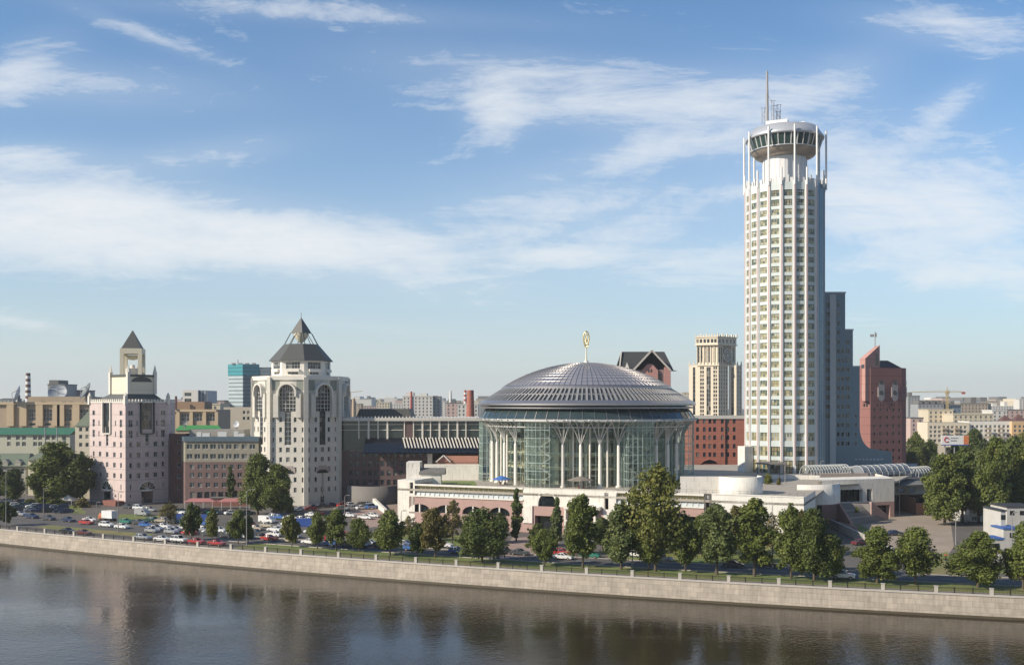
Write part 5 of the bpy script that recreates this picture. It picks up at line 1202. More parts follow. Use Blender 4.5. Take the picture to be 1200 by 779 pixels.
mb.build('cornice_and_finials', yel, root)
mb = MB()
for P, Q, L, n in ((pts2[3], pts2[0], a2, 6), (pts2[0], pts2[1], b2, 4)):
    for i in range(n+1): obox(mb, P, Q, max(0, L*i/n-.35), min(L, L*i/n+.35), 0, .45, zj(427), zj(404))
mb.build('pilaster', yel, root)
P, Q = pts2[0], pts2[1]; mb = MB(); cx = b2*.5; obox(mb, P, Q, cx-3.6, cx+3.6, 0, .5, zj(427), zj(404.5)); mb.build('tan_recess_panel', yel2, root); mb = MB()
for rr_, w_ in ((3.7, .45), (2.2, .4)): mb.tube([off(P, Q, cx+rr_*math.cos(a), .9, zj(415.8)+rr_*math.sin(a)) for a in [i*math.pi/12 for i in range(25)]], w_, 6, cap=False)
mb.tube([off(P, Q, cx, .6, zj(415.8)), off(P, Q, cx, 1.2, zj(415.8))], .9, 12); mb.build('roundel', whitep, root)
# gabled brick tower behind the dome
YL = 440.0; zl = lambda p: ZP(p, YL)
root = thing('gabled_tower', 'pink brick tower with steep dark gabled roof rising behind the dome', 'tower', (XP(757, YL), YL, 0))
pinkt = mat('pink_brick', (.46, .24, .21), .85, .1, .4)
x0, x1 = XP(732, YL), XP(786, YL)
mb = MB(); facade(root, mb, (XP(742, YL), YL), (XP(781, YL), YL), 0, zl(433), [(f, zl(450), 1.0, 2.4, 1, 2) for f in (.38, .48)]+[(.16, zl(446), 1.6, 4.0, 1, 2, glass_dark), (.80, zl(446), 1.5, 6.0, 1, 3, glass_dark)], frame_d, glass_dark, .4)
mb.prism([(XP(732, YL+4), YL+4), (XP(786, YL+4), YL+4), (XP(786, YL+4), YL+20), (XP(732, YL+4), YL+20)], 0, zl(433)); mb.build('wall', mat('grey_pink_wall', (.27, .19, .18), .85, .1), root)
mb = MB(); xm = XP(761.5, YL-1); w = (771-752)*YL/F/2
mb.prism([(xm-w, YL-1), (xm+w, YL-1), (xm+w, YL), (xm-w, YL)], 0, zl(434)); mb.add([(xm-w, YL-1, zl(434)), (xm+w, YL-1, zl(434)), (xm+w*.3, YL-1, zl(426.5)), (xm-w*.3, YL-1, zl(426.5))], [(0, 1, 2, 3)]); mb.box((XP(782, YL), YL+.5), 2.6, 2, 0, zl(430)); mb.build('pink_gable_bay', pinkt, root)
for s in (-1, 1): mb = MB(); mb.box((xm+s*.55, YL-1.05), .5, .2, zl(436), zl(432.5)); mb.build('gable_window', glass_dark, root)
mb = MB(); xm2 = XP(763, YL)
zr0, zr1 = zl(434), zl(410.5); xa, xb, xl, xr = XP(726, YL), XP(790, YL), XP(731, YL), XP(783, YL)
mb.quad((xa, YL+1, zr0), (xb, YL+1, zr0), (xr, YL+11, zr1), (xl, YL+11, zr1)); mb.quad((xb, YL+21, zr0), (xa, YL+21, zr0), (xl, YL+11, zr1), (xr, YL+11, zr1)); mb.add([(xb, YL+1, zr0), (xb, YL+21, zr0), (xr, YL+11, zr1)], [(0, 1, 2)])
xg0, xg1 = XP(744, YL), XP(786, YL)
xg0, xg1 = XP(741, YL), XP(785, YL); mb.quad((xg0, YL-2.2, zl(434)), (xm2, YL-2.2, zr1-.3), (xm2, YL+11, zr1-.3), (xg0, YL+4, zl(434))); mb.quad((xm2, YL-2.2, zr1-.3), (xg1, YL-2.2, zl(434)), (xg1, YL+4, zl(434)), (xm2, YL+11, zr1-.3)); mb.build('gabled_roof', mat('charcoal_roof', (.055, .055, .052), .6, .1, .4, vlines=(1.4, .12, .7, 1, 0)), root)
mb = MB(); mb.bar((xg0, YL-2.3, zl(434.3)), (xm2, YL-2.3, zr1-.1), .7); mb.bar((xm2, YL-2.3, zr1-.1), (xg1, YL-2.3, zl(434.3)), .7); mb.bar((xa, YL+.8, zr0), (XP(731, YL), YL+10, zr1), .5); mb.box((XP(727.5, YL), YL+8), .5, 9, zl(436), zl(433)); mb.box(((xg1+xb)/2, YL-.2), 4, .5, zl(435), zl(433.8)); mb.build('barge_board', mat('pale_fascia', (.52, .48, .43), .7, .06), root)
mb = MB(); mb.add([(XP(732, YL), YL+1.5, zr0), (XP(739, YL), YL+1.5, zr0), (XP(735, YL), YL+1.5, zl(424))], [(0, 1, 2)]); mb.build('side_gable', cream, root)
# pink tower with slanted turret on the far right
YI = 470.0; zi = lambda p: ZP(p, YI)
root = thing('pink_tower', 'round-cornered pink tower with slanted turret right of the hotel', 'tower', (XP(1035, YI), YI, 0))
pinkd = mat('salmon_pink_cladding', (.30, .135, .115), .8, .07, .4, lines=(3.8, .22, .55))
cI = Vector((XP(1020, YI), YI)); dRi = dirdeg(20); dLi = dirdeg(140); bI = run(cI, dRi, 1057); aI = run(cI, dLi, 1010)
pe = cI+dRi*bI; arc = [pe+dirdeg(20+a)*0 for a in ()]
pts = [cI, pe]; cc = pe+Vector((-dRi.y, dRi.x))*5.5
for a in (-70+30, -70+60, -70+90): pts.append(cc+dirdeg(a)*5.5)
pts += [pts[-1]+dirdeg(110)*12, cI+dirdeg(110)*18, cI+dLi*aI+dirdeg(100)*6, cI+dLi*aI]
zt = zi(430.5); rw_ = [zi(p) for p in (480, 489, 499, 508, 518, 528, 537)]
wr_ = [(f, z, 1.2, 1.5, 1, 1) for f in (.13, .32, .53, .73, .92) for z in rw_]+[(f, zi(474.5), .9, 1.2, 1, 1) for f in (.24, .33, .42, .68, .77, .9)]+[(f, zi(460), .8, 1.0, 1, 1) for f in (.07,)]
poly_walls(root, pts, 0, zt, {0: wr_, len(pts)-1: [(f, zi(474.5), .9, 1.6, 1, 1) for f in (.3, .6)]}, pinkd, frame_d, glass_dark, .3, slate)
for (P, Q, frs) in ((pts[0], pts[1], (.33, .76)), (pts[-1], pts[0], (.45,)), (pts[2], pts[3], (.5,))):
    L = LL(P, Q)
    for f in frs:
        a = L*f; mb = MB(); k = 10; w = min(1.8, L*.4)
        mb.prism([off(P, Q, a-w, .35, 0)[:2], off(P, Q, a+w, .35, 0)[:2], off(P, Q, a+w, 0, 0)[:2], off(P, Q, a-w, 0, 0)[:2]], zi(465), zi(453.5))
        mb.add([off(P, Q, a+w*math.cos(math.pi*j/k), .36, zi(453.5)+w*1.7*math.sin(math.pi*j/k)) for j in range(k+1)], [tuple(range(k+1))])
        mb.add([off(P, Q, a-w*math.cos(math.pi*j/k), .36, zi(465)-w*1.1*math.sin(math.pi*j/k)) for j in range(k+1)], [tuple(range(k+1))]); mb.build('white_panel', mat('offwhite_panel', (.42, .37, .34), .8, .06), root)
        mb = MB(); mb.lathe([(0, 0), (w*.62, 0)], (0, 0), 16); d = (Vector(Q)-Vector(P)).normalized(); c = off(P, Q, a, .42, zi(460))
        mm_ = Matrix.Translation(c) @ Matrix.Rotation(math.atan2(d.y, d.x), 4, 'Z') @ Matrix.Rotation(R(90), 4, 'X'); m2 = MB(); m2.merge(mb, mm_); obox(m2, P, Q, a-w*.55, a+w*.55, .3, .42, zi(450), zi(445.5)); m2.build('round_window', glass_dark, root)
mb = MB()   # turret with slanted top
tA = Vector((XP(1014, YI-1), YI-1)); t0 = [(XP(1007.5, YI+5), YI+5), tA, (XP(1031, YI+3), YI+3), (XP(1025, YI+12), YI+12)]
zA, zB = zi(421), zi(404)
vs = [(*p, zi(470)) for p in t0]+[(*t0[0], zi(420)), (*t0[1], zi(420)), (*t0[2], zB), (*t0[3], zB)]
mb.add(vs, [(0, 1, 5, 4), (1, 2, 6, 5), (2, 3, 7, 6), (3, 0, 4, 7), (4, 5, 6, 7)]); mb.build('slanted_turret', mat('light_salmon', (.50, .27, .22), .8, .06, .4, lines=(3.8, .2, .65)), root)
mb = MB()
P, Q = t0[1], t0[2]; L = LL(P, Q); obox(mb, P, Q, L*.72, L*.88, 0, .15, zi(428), zi(413.5)); P, Q = t0[0], t0[1]; obox(mb, P, Q, LL(P, Q)*.3, LL(P, Q)*.85, 0, .15, zi(431), zi(427)); mb.f = mb.f; mb.build('turret_window', glass_dark, root)
mb = MB(); x = XP(1029, YI); mb.tube([(x, YI+4, zB-1), (x, YI+4, zi(388))], .22, 6); mb.box((XP(1025.5, YI), YI+4), 1.8, .3, zi(394), zi(391)); mb.box((XP(1030, YI), YI+4), .8, .3, zi(394), zi(389.5)); mb.build('roof_mast', MATS['mast_grey'], root)
mb = MB(); q = [Vector((XP(1030, YI+6), YI+6)), Vector((XP(1058, YI+8), YI+8)), Vector((XP(1056, YI+18), YI+18)), Vector((XP(1030, YI+18), YI+18))]; mb.frustum(q, zt-.2, [q[0]+Vector((1, 1)), q[1]+Vector((-7, 0)), q[2]+Vector((-7, 0)), q[3]], zi(421.5)); mb.build('lead_roof', mat('dark_lead', (.05, .06, .075), .5, .1), root)
mb = MB(); mb.box((XP(1008.5, YI+6), YI+8), 3.0, 5, 0, zi(437)); mb.build('side_wing', pinkd, root)
# teal glass tower with grey slab, far left centre
YM = 900.0; zm = lambda p: ZP(p, YM)
tg = mat('teal_striped_glass', (.10, .34, .38), .2, .1, .2, lines=(3.4, 1.5, .35)); tgp = mat('pale_striped_wall', (.42, .50, .52), .5, .1, .2, lines=(3.4, 1.4, .45))
root = thing('glass_office_tower', 'distant teal and grey glass office tower seen left of the octagonal tower', 'office tower', (XP(290, YM), YM, 0))
mb = MB(); cM = Vector((XP(284.5, YM), YM)); mb.prism([cM, cM+dirdeg(25)*run(cM, dirdeg(25), 304), cM+dirdeg(25)*run(cM, dirdeg(25), 304)+dirdeg(120)*20, cM+dirdeg(150)*run(cM, dirdeg(150), 268)], 0, zm(436)); mb.build('glass_shaft', tgp, root)
mb = MB(); c2 = cM-Vector((0, .3)); mb.prism([c2, c2+dirdeg(25)*run(c2, dirdeg(25), 304), cM+dirdeg(25)*run(cM, dirdeg(25), 304)+dirdeg(120)*20, c2+dirdeg(150)*run(c2, dirdeg(150), 267)], zm(440), zm(426.5)); mb.build('teal_crown', mat('teal_cladding', (.05, .30, .34), .3, .1, lines=(3.4, 1.0, .6)), root)
mb = MB(); mb.prism([c2+dirdeg(25)*1, c2+dirdeg(25)*run(c2, dirdeg(25), 303.5), c2+dirdeg(25)*20+dirdeg(-65)*.3, c2+dirdeg(25)*1+dirdeg(-65)*.3], 0, zm(440)); mb.build('shade_toned_face', mat('shaded_blue_glass', (.10, .17, .20), .2, .1, .2, lines=(3.4, 1.4, .6)), root)  # the right face's shade is put into this darker sheet's colour
mb = MB(); mb.box((XP(311, YM+10), YM+14), 24, 16, 0, zm(430)); mb.build('grey_slab', mat('blue_grey_slab', (.13, .17, .20), .5, .1, lines=(3.4, 1.2, .75)), root)
mb = MB()
for p in (272, 280, 288, 296): mb.box((XP(p, YM), YM+5), 3, 3, zm(426.5), zm(425)); 
mb.tube([(XP(277, YM), YM+5, zm(426)), (XP(277, YM), YM+5, zm(421))], .4, 5); mb.build('roof_plant', MATS['mast_grey'], root)
# far left group
tan = mat('tan_stone', (.42, .33, .23), .85, .1, .3); ygr = mat('pale_green_cream_wall', (.50, .49, .38), .85, .07, .3); greenroof = mat('green_roof', (.045, .16, .09), .6, .12, .4); oliveroof = mat('grey_green_roof', (.14, .17, .12), .7, .15, .4)
cols = [6+19.2*i for i in range(-2, 8)]
Y = 500; r0, zt = simple_box('pilastered_hall', 'long tan building with broad pilasters and tall windows behind the green roofed block', 'building', -260, 118, 472, Y, 30, tan,
    [(x, 486, 4.2, 5.8, 3, 3) for x in (38, 56, 79, 99)]+[(x, 497.0, 3.0, 1.2, 1, 1) for x in (38, 56, 79, 99)], frame_w, glass, roofm=roof_grey)
mb = MB()
for x in (-240, -215, -190, -165, -140, -115, -90, -65, -40, -20, 13, 28, 47, 67, 72, 90): mb.box((XP(x, Y), Y-.5), 3.4, 1.2, ZP(499, Y), zt-.8)
mb.box((XP(29, Y), Y-.4), 76, 1.6, zt-.8, zt+.5); mb.build('pilaster', mat('light_tan_stone', (.55, .43, .28), .85, .08), r0)
r0, z2 = simple_box('tan_attic_block', 'tan flat roofed block above the pilastered hall at far left', 'building', 33, 100, 464.5, 512, 14, tan, pgrid([51, 75, 84], [474-2], 2, 1.6), frame_w, glass, z0=ZP(474, 512))
Y = 430; r0, zt = simple_box('green_roofed_block', 'two storey cream block with bright green roof at far left', 'building', -170, 82, 509, Y, 14, ygr, pgrid([10.5, 27, 41, 47, 57, 63, 75, 79, -10, -25], [508+.6+.0+.0+8-4.4+0, 519.5], 1.7, 2.2, 2, 1)[:0]+pgrid([-22, -10, 10.5, 21, 28, 41, 47, 56, 63, 75], [512.8, 520.0], 1.6, 1.8, 2, 1), frame_w, glass)
x0, x1 = XP(-170, Y)-.6, XP(82, Y)+.3; mb = MB(); mb.quad((x0, Y-.8, zt), (x1, Y-.8, zt), (x1, Y+8, ZP(501.5, Y)), (x0, Y+8, ZP(501.5, Y))); mb.quad((x1, Y+16, zt), (x0, Y+16, zt), (x0, Y+8, ZP(501.5, Y)), (x1, Y+8, ZP(501.5, Y))); mb.build('pitched_roof', greenroof, r0)
mb = MB(); 
for p in (53, 67): mb.tube([(XP(p, Y-3), Y-3, ZP(545, Y)), (XP(p, Y-3), Y-3, ZP(500, Y))], .25, 6)
mb.build('flue', MATS['mast_grey'], r0)
Y = 392; r0, zt = simple_box('olive_roofed_house', 'pale house with grey green hipped roof and dormers behind the parked cars at far left', 'house', -40, 30, 546, Y, 12, mat('greyish_house', (.36, .35, .30), .85, .1), pgrid([-20, -10, 2, 10, 19, 26], [552, 563], 1.2, 2.0, 1, 2), frame_w, glass)
mb = MB(); mb.frustum([(XP(-40, Y)-1, Y-1), (XP(34, Y), Y-1), (XP(34, Y), Y+13), (XP(-40, Y)-1, Y+13)], zt, [(XP(-35, Y), Y+5), (XP(28, Y), Y+5), (XP(28, Y), Y+7), (XP(-35, Y), Y+7)], ZP(532, Y)); mb.build('hipped_roof', oliveroof, r0)
for p in (7, 22): mb = MB(); x = XP(p, Y); mb.prism([(x-1, Y-.8), (x+1, Y-.8), (x+1, Y+4), (x-1, Y+4)], zt, zt+1.6); mb.add([(x-1.3, Y-.9, zt+1.6), (x+1.3, Y-.9, zt+1.6), (x, Y-.9, zt+2.6), (x, Y+4, zt+2.6), (x-1.3, Y+4, zt+1.6), (x+1.3, Y+4, zt+1.6)], [(0, 1, 2), (0, 2, 3, 4), (1, 5, 3, 2)]); mb.build('dormer', MATS['greyish_house'], r0)
Y = 385; r0, zt = simple_box('cream_annex', 'sunlit cream annex with one arched window next to the big tree at far left', 'house', 33, 62, 539, Y, 10, mat('butter_wall', (.66, .60, .43), .85, .06), [(41.5, 545.5, 1.0, 2.0, 1, 2), (36.5, 558, .9, 2.2, 1, 2), (50, 545, 1.1, 2.0, 1, 2)], frame_w, glass)
mb = MB(); mb.frustum([(XP(32, Y), Y-.8), (XP(63, Y), Y-.8), (XP(63, Y), Y+11), (XP(32, Y), Y+11)], zt, [(XP(45, Y), Y+5), (XP(60, Y), Y+5), (XP(60, Y), Y+6), (XP(45, Y), Y+6)], ZP(527, Y)); mb.build('hipped_roof', oliveroof, r0)
Y = 372; x0, x1 = XP(80, Y), XP(106, Y); root = thing('steep_roofed_house', 'cream house with tall steep grey green roof squeezed behind the pink tower', 'house', ((x0+x1)/2, Y, 0)); zt = ZP(499, Y)
mb = MB(); facade(root, mb, (XP(88, Y), Y), (x1, Y), 0, zt, pgrid([], [], 1, 1)+[((XP(p, Y)-XP(88, Y))/(x1-XP(88, Y)), ZP(q, Y), 1.2, 1.5, 1, 1) for p in (94.5, 102) for q in (503, 511.5, 521)], frame_w, glass, .2); wall(mb, (x0, Y+7), (XP(88, Y), Y), 0, zt, [(1.5, 2.5, ZP(512, Y), ZP(507, Y)), (3.8, 4.8, ZP(512, Y), ZP(507, Y)), (1.5, 2.5, ZP(521, Y), ZP(517, Y)), (3.8, 4.8, ZP(521, Y), ZP(517, Y))]); mb.build('wall', mat('cream_house_wall', (.60, .55, .43), .85, .07), root)
mb = MB(); c = Vector((XP(88, Y), Y)); mb.frustum([(x0, Y+7), (c.x, c.y-.4), (x1+.5, Y-.4), (x1+.5, Y+14), (x0, Y+14)], zt, [(XP(101, Y), Y+7), (XP(101, Y)+.3, Y+6.5), (x1+.5, Y+6.5), (x1+.5, Y+8), (XP(101, Y), Y+8)], ZP(474, Y)); mb.build('steep_roof', oliveroof, root)
# tan blocks between the two left towers
Y = 470; r0, zt = simple_box('tan_office', 'tan block with large windows and stepped attic between the two left towers', 'building', 196, 256, 480, Y, 20, tan, [(x, 489, 3.8, 3.4, 3, 2) for x in (217, 232, 247)], frame_w, glass)
mb = MB(); mb.box((XP(218, Y+2), Y+8), 17, 12, zt, ZP(470.5, Y)); mb.build('attic', mat('brown_attic', (.33, .22, .14), .85, .1), r0)
mb = MB(); mb.box((XP(226, Y), Y-.3), 22, 1, zt-.9, zt+.2); 
for x in (209, 224.5, 240, 254): mb.box((XP(x, Y), Y-.3), 1.5, .8, 12, zt-.9)
mb.build('pilaster', MATS['light_tan_stone'], r0)
mb = MB(); mb.box((XP(206.3, 469), 469), .8, .8, zt, ZP(464, Y)); mb.build('chimney', MATS['dark_red_brick'], r0)
Y = 440; r0, zt = simple_box('green_roofed_shed', 'low shed with bright green metal roof between the left towers', 'building', 205, 262, 504, Y, 8, tan); mb = MB(); mb.quad((XP(205, Y), Y-.5, zt), (XP(262, Y), Y-.5, zt), (XP(250, Y), Y+7, ZP(498.5, Y)), (XP(205, Y), Y+7, ZP(498.5, Y))); mb.build('pitched_roof', mat('bright_green_roof', (.06, .26, .06), .6, .1), r0)
simple_box('plain_block', 'blank beige side wall block left of the octagonal tower', 'building', 262, 296, 477, 520, 26, mat('beige_render', (.52, .46, .36), .85, .08), pgrid([286, 291], [483, 490], 1.2, 1.6))
simple_box('white_flat_block', 'white flat roofed block with stair tower rising behind the tan block', 'building', 214, 232, 457, 640, 22, mat('white_block', (.66, .64, .58), .8, .06), pgrid([218.5, 222], [462, 469], 2.4, 2.2, 2, 1)); 
simple_box('glazed_block', 'dark ribbed glass block attached behind the white flat roofed block', 'building', 232, 243.5, 457.5, 642, 20, mat('ribbed_dark_wall', (.12, .14, .16), .5, .1, vlines=(2.2, .9, 2.6, 1, 0)))
# striped chimneys, dishes
def chimney(px, y0, y1, Y, r, label, m1, m2, n=7, cat='chimney'):
    x = XP(px, Y); r0 = thing('chimney', label, cat, (x, Y, 0)); z0, z1 = ZP(y0, Y), ZP(y1, Y); m_ = MB()
    m_.tube([(x, Y, 0), (x, Y, z0)], [r*1.25, r*1.15], 12, 0)
    for i in range(n): m_.tube([(x, Y, z0+(z1-z0)*i/n), (x, Y, z0+(z1-z0)*(i+1)/n)], [r*1.15-.25*r*i/n, r*1.15-.25*r*(i+1)/n], 12, (i+1) % 2, cap=(i == n-1))
    m_.build('stack', [m1, m2], r0)
rd = mat('red_band', (.36, .07, .05), .7, .1); wd = mat('white_band', (.68, .66, .62), .7, .1)
chimney(33, 467, 437, 700, 1.6, 'red and white banded factory chimney at far left', wd, mat('dark_band', (.12, .06, .05), .7, .1), 9)
chimney(551.2, 492, 457, 520, 1.9, 'plain red brick chimney just left of the dome', rb, rb, 3)
chimney(545.2, 470, 457, 900, 1.2, 'thin red and white banded chimney left of the red brick one', wd, rd, 5)
chimney(528, 472, 458, 1100, 1.3, 'thin pale chimney beyond the mansard roof', wd, wd, 3)
chimney(414.5, 478, 466.5, 700, 1.1, 'thin brown chimney beside the octagonal tower', tan, tan, 3)
chimney(21, 474, 459, 700, 1.2, 'short pale chimney left of the white dish', wd, wd, 3)
chimney(482, 472, 458.5, 1000, 1.0, 'red lattice style stack on the white factory roof', rd, rd, 2)
def dish(px, py, Y, r, az, el, label, m):
    x = XP(px, Y); z = ZP(py, Y); r0 = thing('satellite_dish', label, 'dish', (x, Y, z-r-1)); mb = MB()
    prof = [(r*t, r*.28*t*t) for t in (0, .25, .5, .75, 1)]; mb.lathe(prof, (0, 0), 24)
    Mx = Matrix.Translation((x, Y, z)) @ Matrix.Rotation(R(az), 4, 'Z') @ Matrix.Rotation(R(el), 4, 'Y'); m2 = MB(); m2.merge(mb, Mx); m2.build('reflector', m, r0)
    m3 = MB(); f = Mx @ Vector((0, 0, r*.75))
    for a in (0, 120, 240): m3.bar(Mx @ Vector((r*math.cos(R(a)), r*math.sin(R(a)), r*.28)), f, .1*r/2)
    m3.build('feed_arm', MATS['mast_grey'], r0)
    m4 = MB(); m4.tube([(x, Y, z-r-1.2), (x, Y, z)], [.35*r/2, .2*r/2], 8); m4.bar((x-r*.6, Y, z-r-1), (x, Y, z-.2*r), .15); m4.bar((x+r*.6, Y, z-r-1), (x, Y, z-.2*r), .15); m4.build('mount', MATS['mast_grey'], r0)
dm = mat('dish_white', (.62, .64, .66), .5, .05); dmd = mat('dish_grey', (.12, .14, .15), .5, .1)
dish(22.5, 463, 500, 4.6, 200, 72, 'large white satellite dish tilted left on the far left roof', dm)
dish(68, 461, 520, 4.6, -75, 52, 'pale grey round satellite dish facing forward on the far left roof', mat('dish_pale_grey', (.36, .39, .41), .5, .05))
dish(102.5, 459, 480, 4.4, 215, 60, 'dark grey tilted satellite dish beside the pink tower', dmd)
dish(216.5, 495, 395, 1.25, -90, 80, 'small black satellite dish on the wing roof edge', dmd)
dish(277, 497, 395, 1.3, -100, 75, 'small white satellite dish on the wing roof near the octagonal tower', dm)
# ================================================================== SKYLINE
sk = {'w': mat('far_white_wall', (.64, .61, .55), .85, .08, .1), 'c': mat('far_cream_wall', (.60, .52, .38), .85, .08, .1), 'p': mat('far_pink_wall', (.52, .38, .33), .85, .08, .1), 'g': mat('far_grey_wall', (.30, .31, .31), .85, .1, .1), 'b': mat('far_blue_glass', (.16, .22, .27), .4, .1, .1), 'r': mat('far_brown_wall', (.24, .15, .12), .85, .1, .1), 't': mat('far_tan_wall', (.42, .34, .25), .85, .1, .1)}
wmf = mat('far_window', (.10, .11, .12), .3, .3, .3)
kindw = {'w': 'white', 'c': 'cream', 'p': 'pinkish', 'g': 'grey', 'b': 'blue glass', 'r': 'brown', 't': 'tan'}
def far_block(p0, p1, y, Y, k, label, depth=20, steps=(), wn_=True, fl_=3.2, rotd=0):
    x0, x1 = XP(p0, Y), XP(p1, Y); zt = ZP(y, Y); r0 = thing('apartment_block', label, 'building', ((x0+x1)/2, Y, 0)); mb = MB(); w = x1-x0
    mb.prism([(x0, Y), (x1, Y), (x1, Y+depth), (x0, Y+depth)], 0, zt)
    mb.build('wall', sk[k], r0)
    mb = MB(); mb.prism([(x0-.3, Y-.3), (x1+.3, Y-.3), (x1+.3, Y+depth+.3), (x0-.3, Y+depth+.3)], zt+.02, zt+.7)
    for s in steps: mb.prism([(x0+w*s[0], Y+2), (x0+w*s[1], Y+2), (x0+w*s[1], Y+depth-2), (x0+w*s[0], Y+depth-2)], zt+.7, zt+s[2])
    mb.build('roof', sk[k] if k in 'wc' else roof_grey, r0)
    if wn_:
        cell = max(3.4, Y*3.0/F); n = int(w/cell); rows = int((min(zt, zt-2)-max(0, zt-Y*45/F))/fl_); me = None; cnt = 0; ov = MB()
        ww, wh = max(1.3, Y*1.4/F), min(1.9, fl_*.55)
        q = MB(); q.add([(0, 0, 0), (ww, 0, 0), (ww, 0, wh), (0, 0, wh), (0, .25, 0), (ww, .25, 0), (ww, .25, wh), (0, .25, wh)], [(0, 1, 2, 3), (0, 4, 5, 1), (3, 2, 6, 7), (0, 3, 7, 4), (1, 5, 6, 2)]); me = q.mesh('window', wmf)
        for j in range(rows):
            for i in range(n):
                x = x0+w*(i+.5)/n-ww/2; z = zt-1.0-wh-j*fl_
                if z < 1: continue
                if cnt < 100: o = bpy.data.objects.new('window', me); COL.objects.link(o); o.parent = r0; o.location = (x-r0.location.x, -.06, z); cnt += 1
                else: ov.merge(q, Matrix.Translation((x, Y-.06, z)))
        if ov.v: tag(ov.build('window', wmf, r0), kind='stuff')
    return r0
FB = [ # left to right
 (-30, 14, 468, 1000, 'g', 'low grey block on the skyline at the left edge of the picture'), (56, 76, 451, 720, 'g', 'grey block with tall lift box behind the pale grey dish', ((.0, .55, 3.5),)), (76, 98, 458, 740, 'g', 'lower grey block running towards the dark tilted dish'), (98, 106, 466, 720, 't', 'narrow tan block touching the pink tower'),
 (243, 262, 470, 900, 'p', 'pinkish low block between the glazed block and the teal tower'), (246, 258, 474, 600, 'c', 'small cream block in front of the pinkish low block'), (264, 283, 473, 1000, 'w', 'white low block just in front of the teal tower base'),
 (404, 414, 471, 1100, 'r', 'brown block right against the octagonal tower', ((.2, .7, 3),)), (414, 423, 473.5, 1300, 't', 'small tan block right of the brown one'), (427, 437, 467, 2200, 'b', 'faint bluish tower far off behind the long dark building', ((.3, .6, 6),)), (423, 442, 476, 1500, 'p', 'low pinkish block below the faint bluish tower'),
 (441, 457, 471.5, 1300, 'c', 'low cream block left of the white factory'), (455, 473, 473.5, 1500, 'w', 'low white block left of the white factory'), (472, 507, 464.5, 1000, 'w', 'long white factory block with rooftop stacks beyond the long dark building', ((.1, .35, 4), (.55, .8, 3))), (507, 516, 465, 1010, 'g', 'dark end slab attached to the white factory block'),
 (516, 524, 470.5, 1600, 'w', 'narrow white block right of the factory slab'), (523, 544, 472.5, 900, 'p', 'pinkish block between the thin chimneys', ((.3, .5, 3),)), (536, 560, 474, 850, 'w', 'white low block behind the red brick chimney'), (553, 572, 474, 1400, 'g', 'grey low block beside the left edge of the dome', ()), 
 (792, 806, 464.5, 900, 'w', 'white block between the dome and the cream tower', ((.2, .6, 4),)), (798, 812, 460, 1500, 'c', 'cream block far behind between the dome and the cream tower'),
 (1064, 1078, 464, 1300, 'g', 'tall grey block right beside the pink tower', ((.1, .4, 5),)), (1067, 1082, 490, 760, 'p', 'pinkish block half hidden behind the pink tower'), (1076, 1106, 473.5, 1000, 'g', 'long grey block with roof boxes below the crane', ((.05, .2, 4), (.3, .45, 4), (.55, .7, 4), (.8, .95, 4))), (1104, 1126, 474.5, 1010, 'b', 'dark bluish block under the crane', ((.1, .3, 4), (.5, .7, 4))),
 (1088, 1117, 480.5, 800, 'c', 'cream block with brown balconies behind the long beige block'), (1126, 1158, 473.0, 1100, 't', 'broad beige block with central lift box right of the crane', ((.4, .6, 7),)), (1158, 1161.5, 473.3, 1102, 'g', 'dark narrow slab closing the broad beige block'), (1117, 1164, 485.5, 780, 'c', 'low cream block with small roof dormers right of centre'),
 (1163, 1180, 481, 900, 'w', 'white block with orange balconies on the right skyline'), (1178, 1200, 480.5, 920, 'p', 'pinkish block on the right skyline behind the orange one'), (1194.5, 1212, 468, 1700, 'w', 'tall pale slab at the right edge of the skyline'), (1160, 1195, 476, 1900, 'w', 'faint white blocks far off on the right skyline', ((.1, .25, 6), (.5, .6, 8)))]
for b_ in FB: far_block(*b_[:6], steps=b_[6] if len(b_) > 6 else ())
rng = random.Random(3)
ks = 'wcpgtw'
# a continuous band of roofs at the horizon
far_names = []
ords = ['first', 'second', 'third', 'fourth', 'fifth', 'sixth', 'seventh', 'eighth', 'ninth', 'tenth', 'eleventh', 'twelfth', 'thirteenth', 'fourteenth', 'fifteenth']
for secn, (rg, near) in enumerate(((range(-192, 130, 23), 'at the far left'), (range(205, 300, 21), 'between the two left towers'), (range(406, 565, 19), 'between octagonal tower and dome'), (range(1062, 1350, 21), 'right of the pink turret tower'))):
    for i, px in enumerate(rg):
        k = ks[rng.randrange(6)]; w = rng.uniform(16, 30); Y = rng.uniform(1900, 2900); y = rng.uniform(466.5, 470.5)
        r0 = far_block(px, px+w, y, Y, k, 'hazy %s horizon block, %s from the left %s' % (kindw[k], ords[i], near), depth=60, wn_=False, steps=((rng.uniform(.1, .4), rng.uniform(.45, .7), rng.uniform(3, 8)),)); r0['group'] = 'hazy blocks along the far horizon'
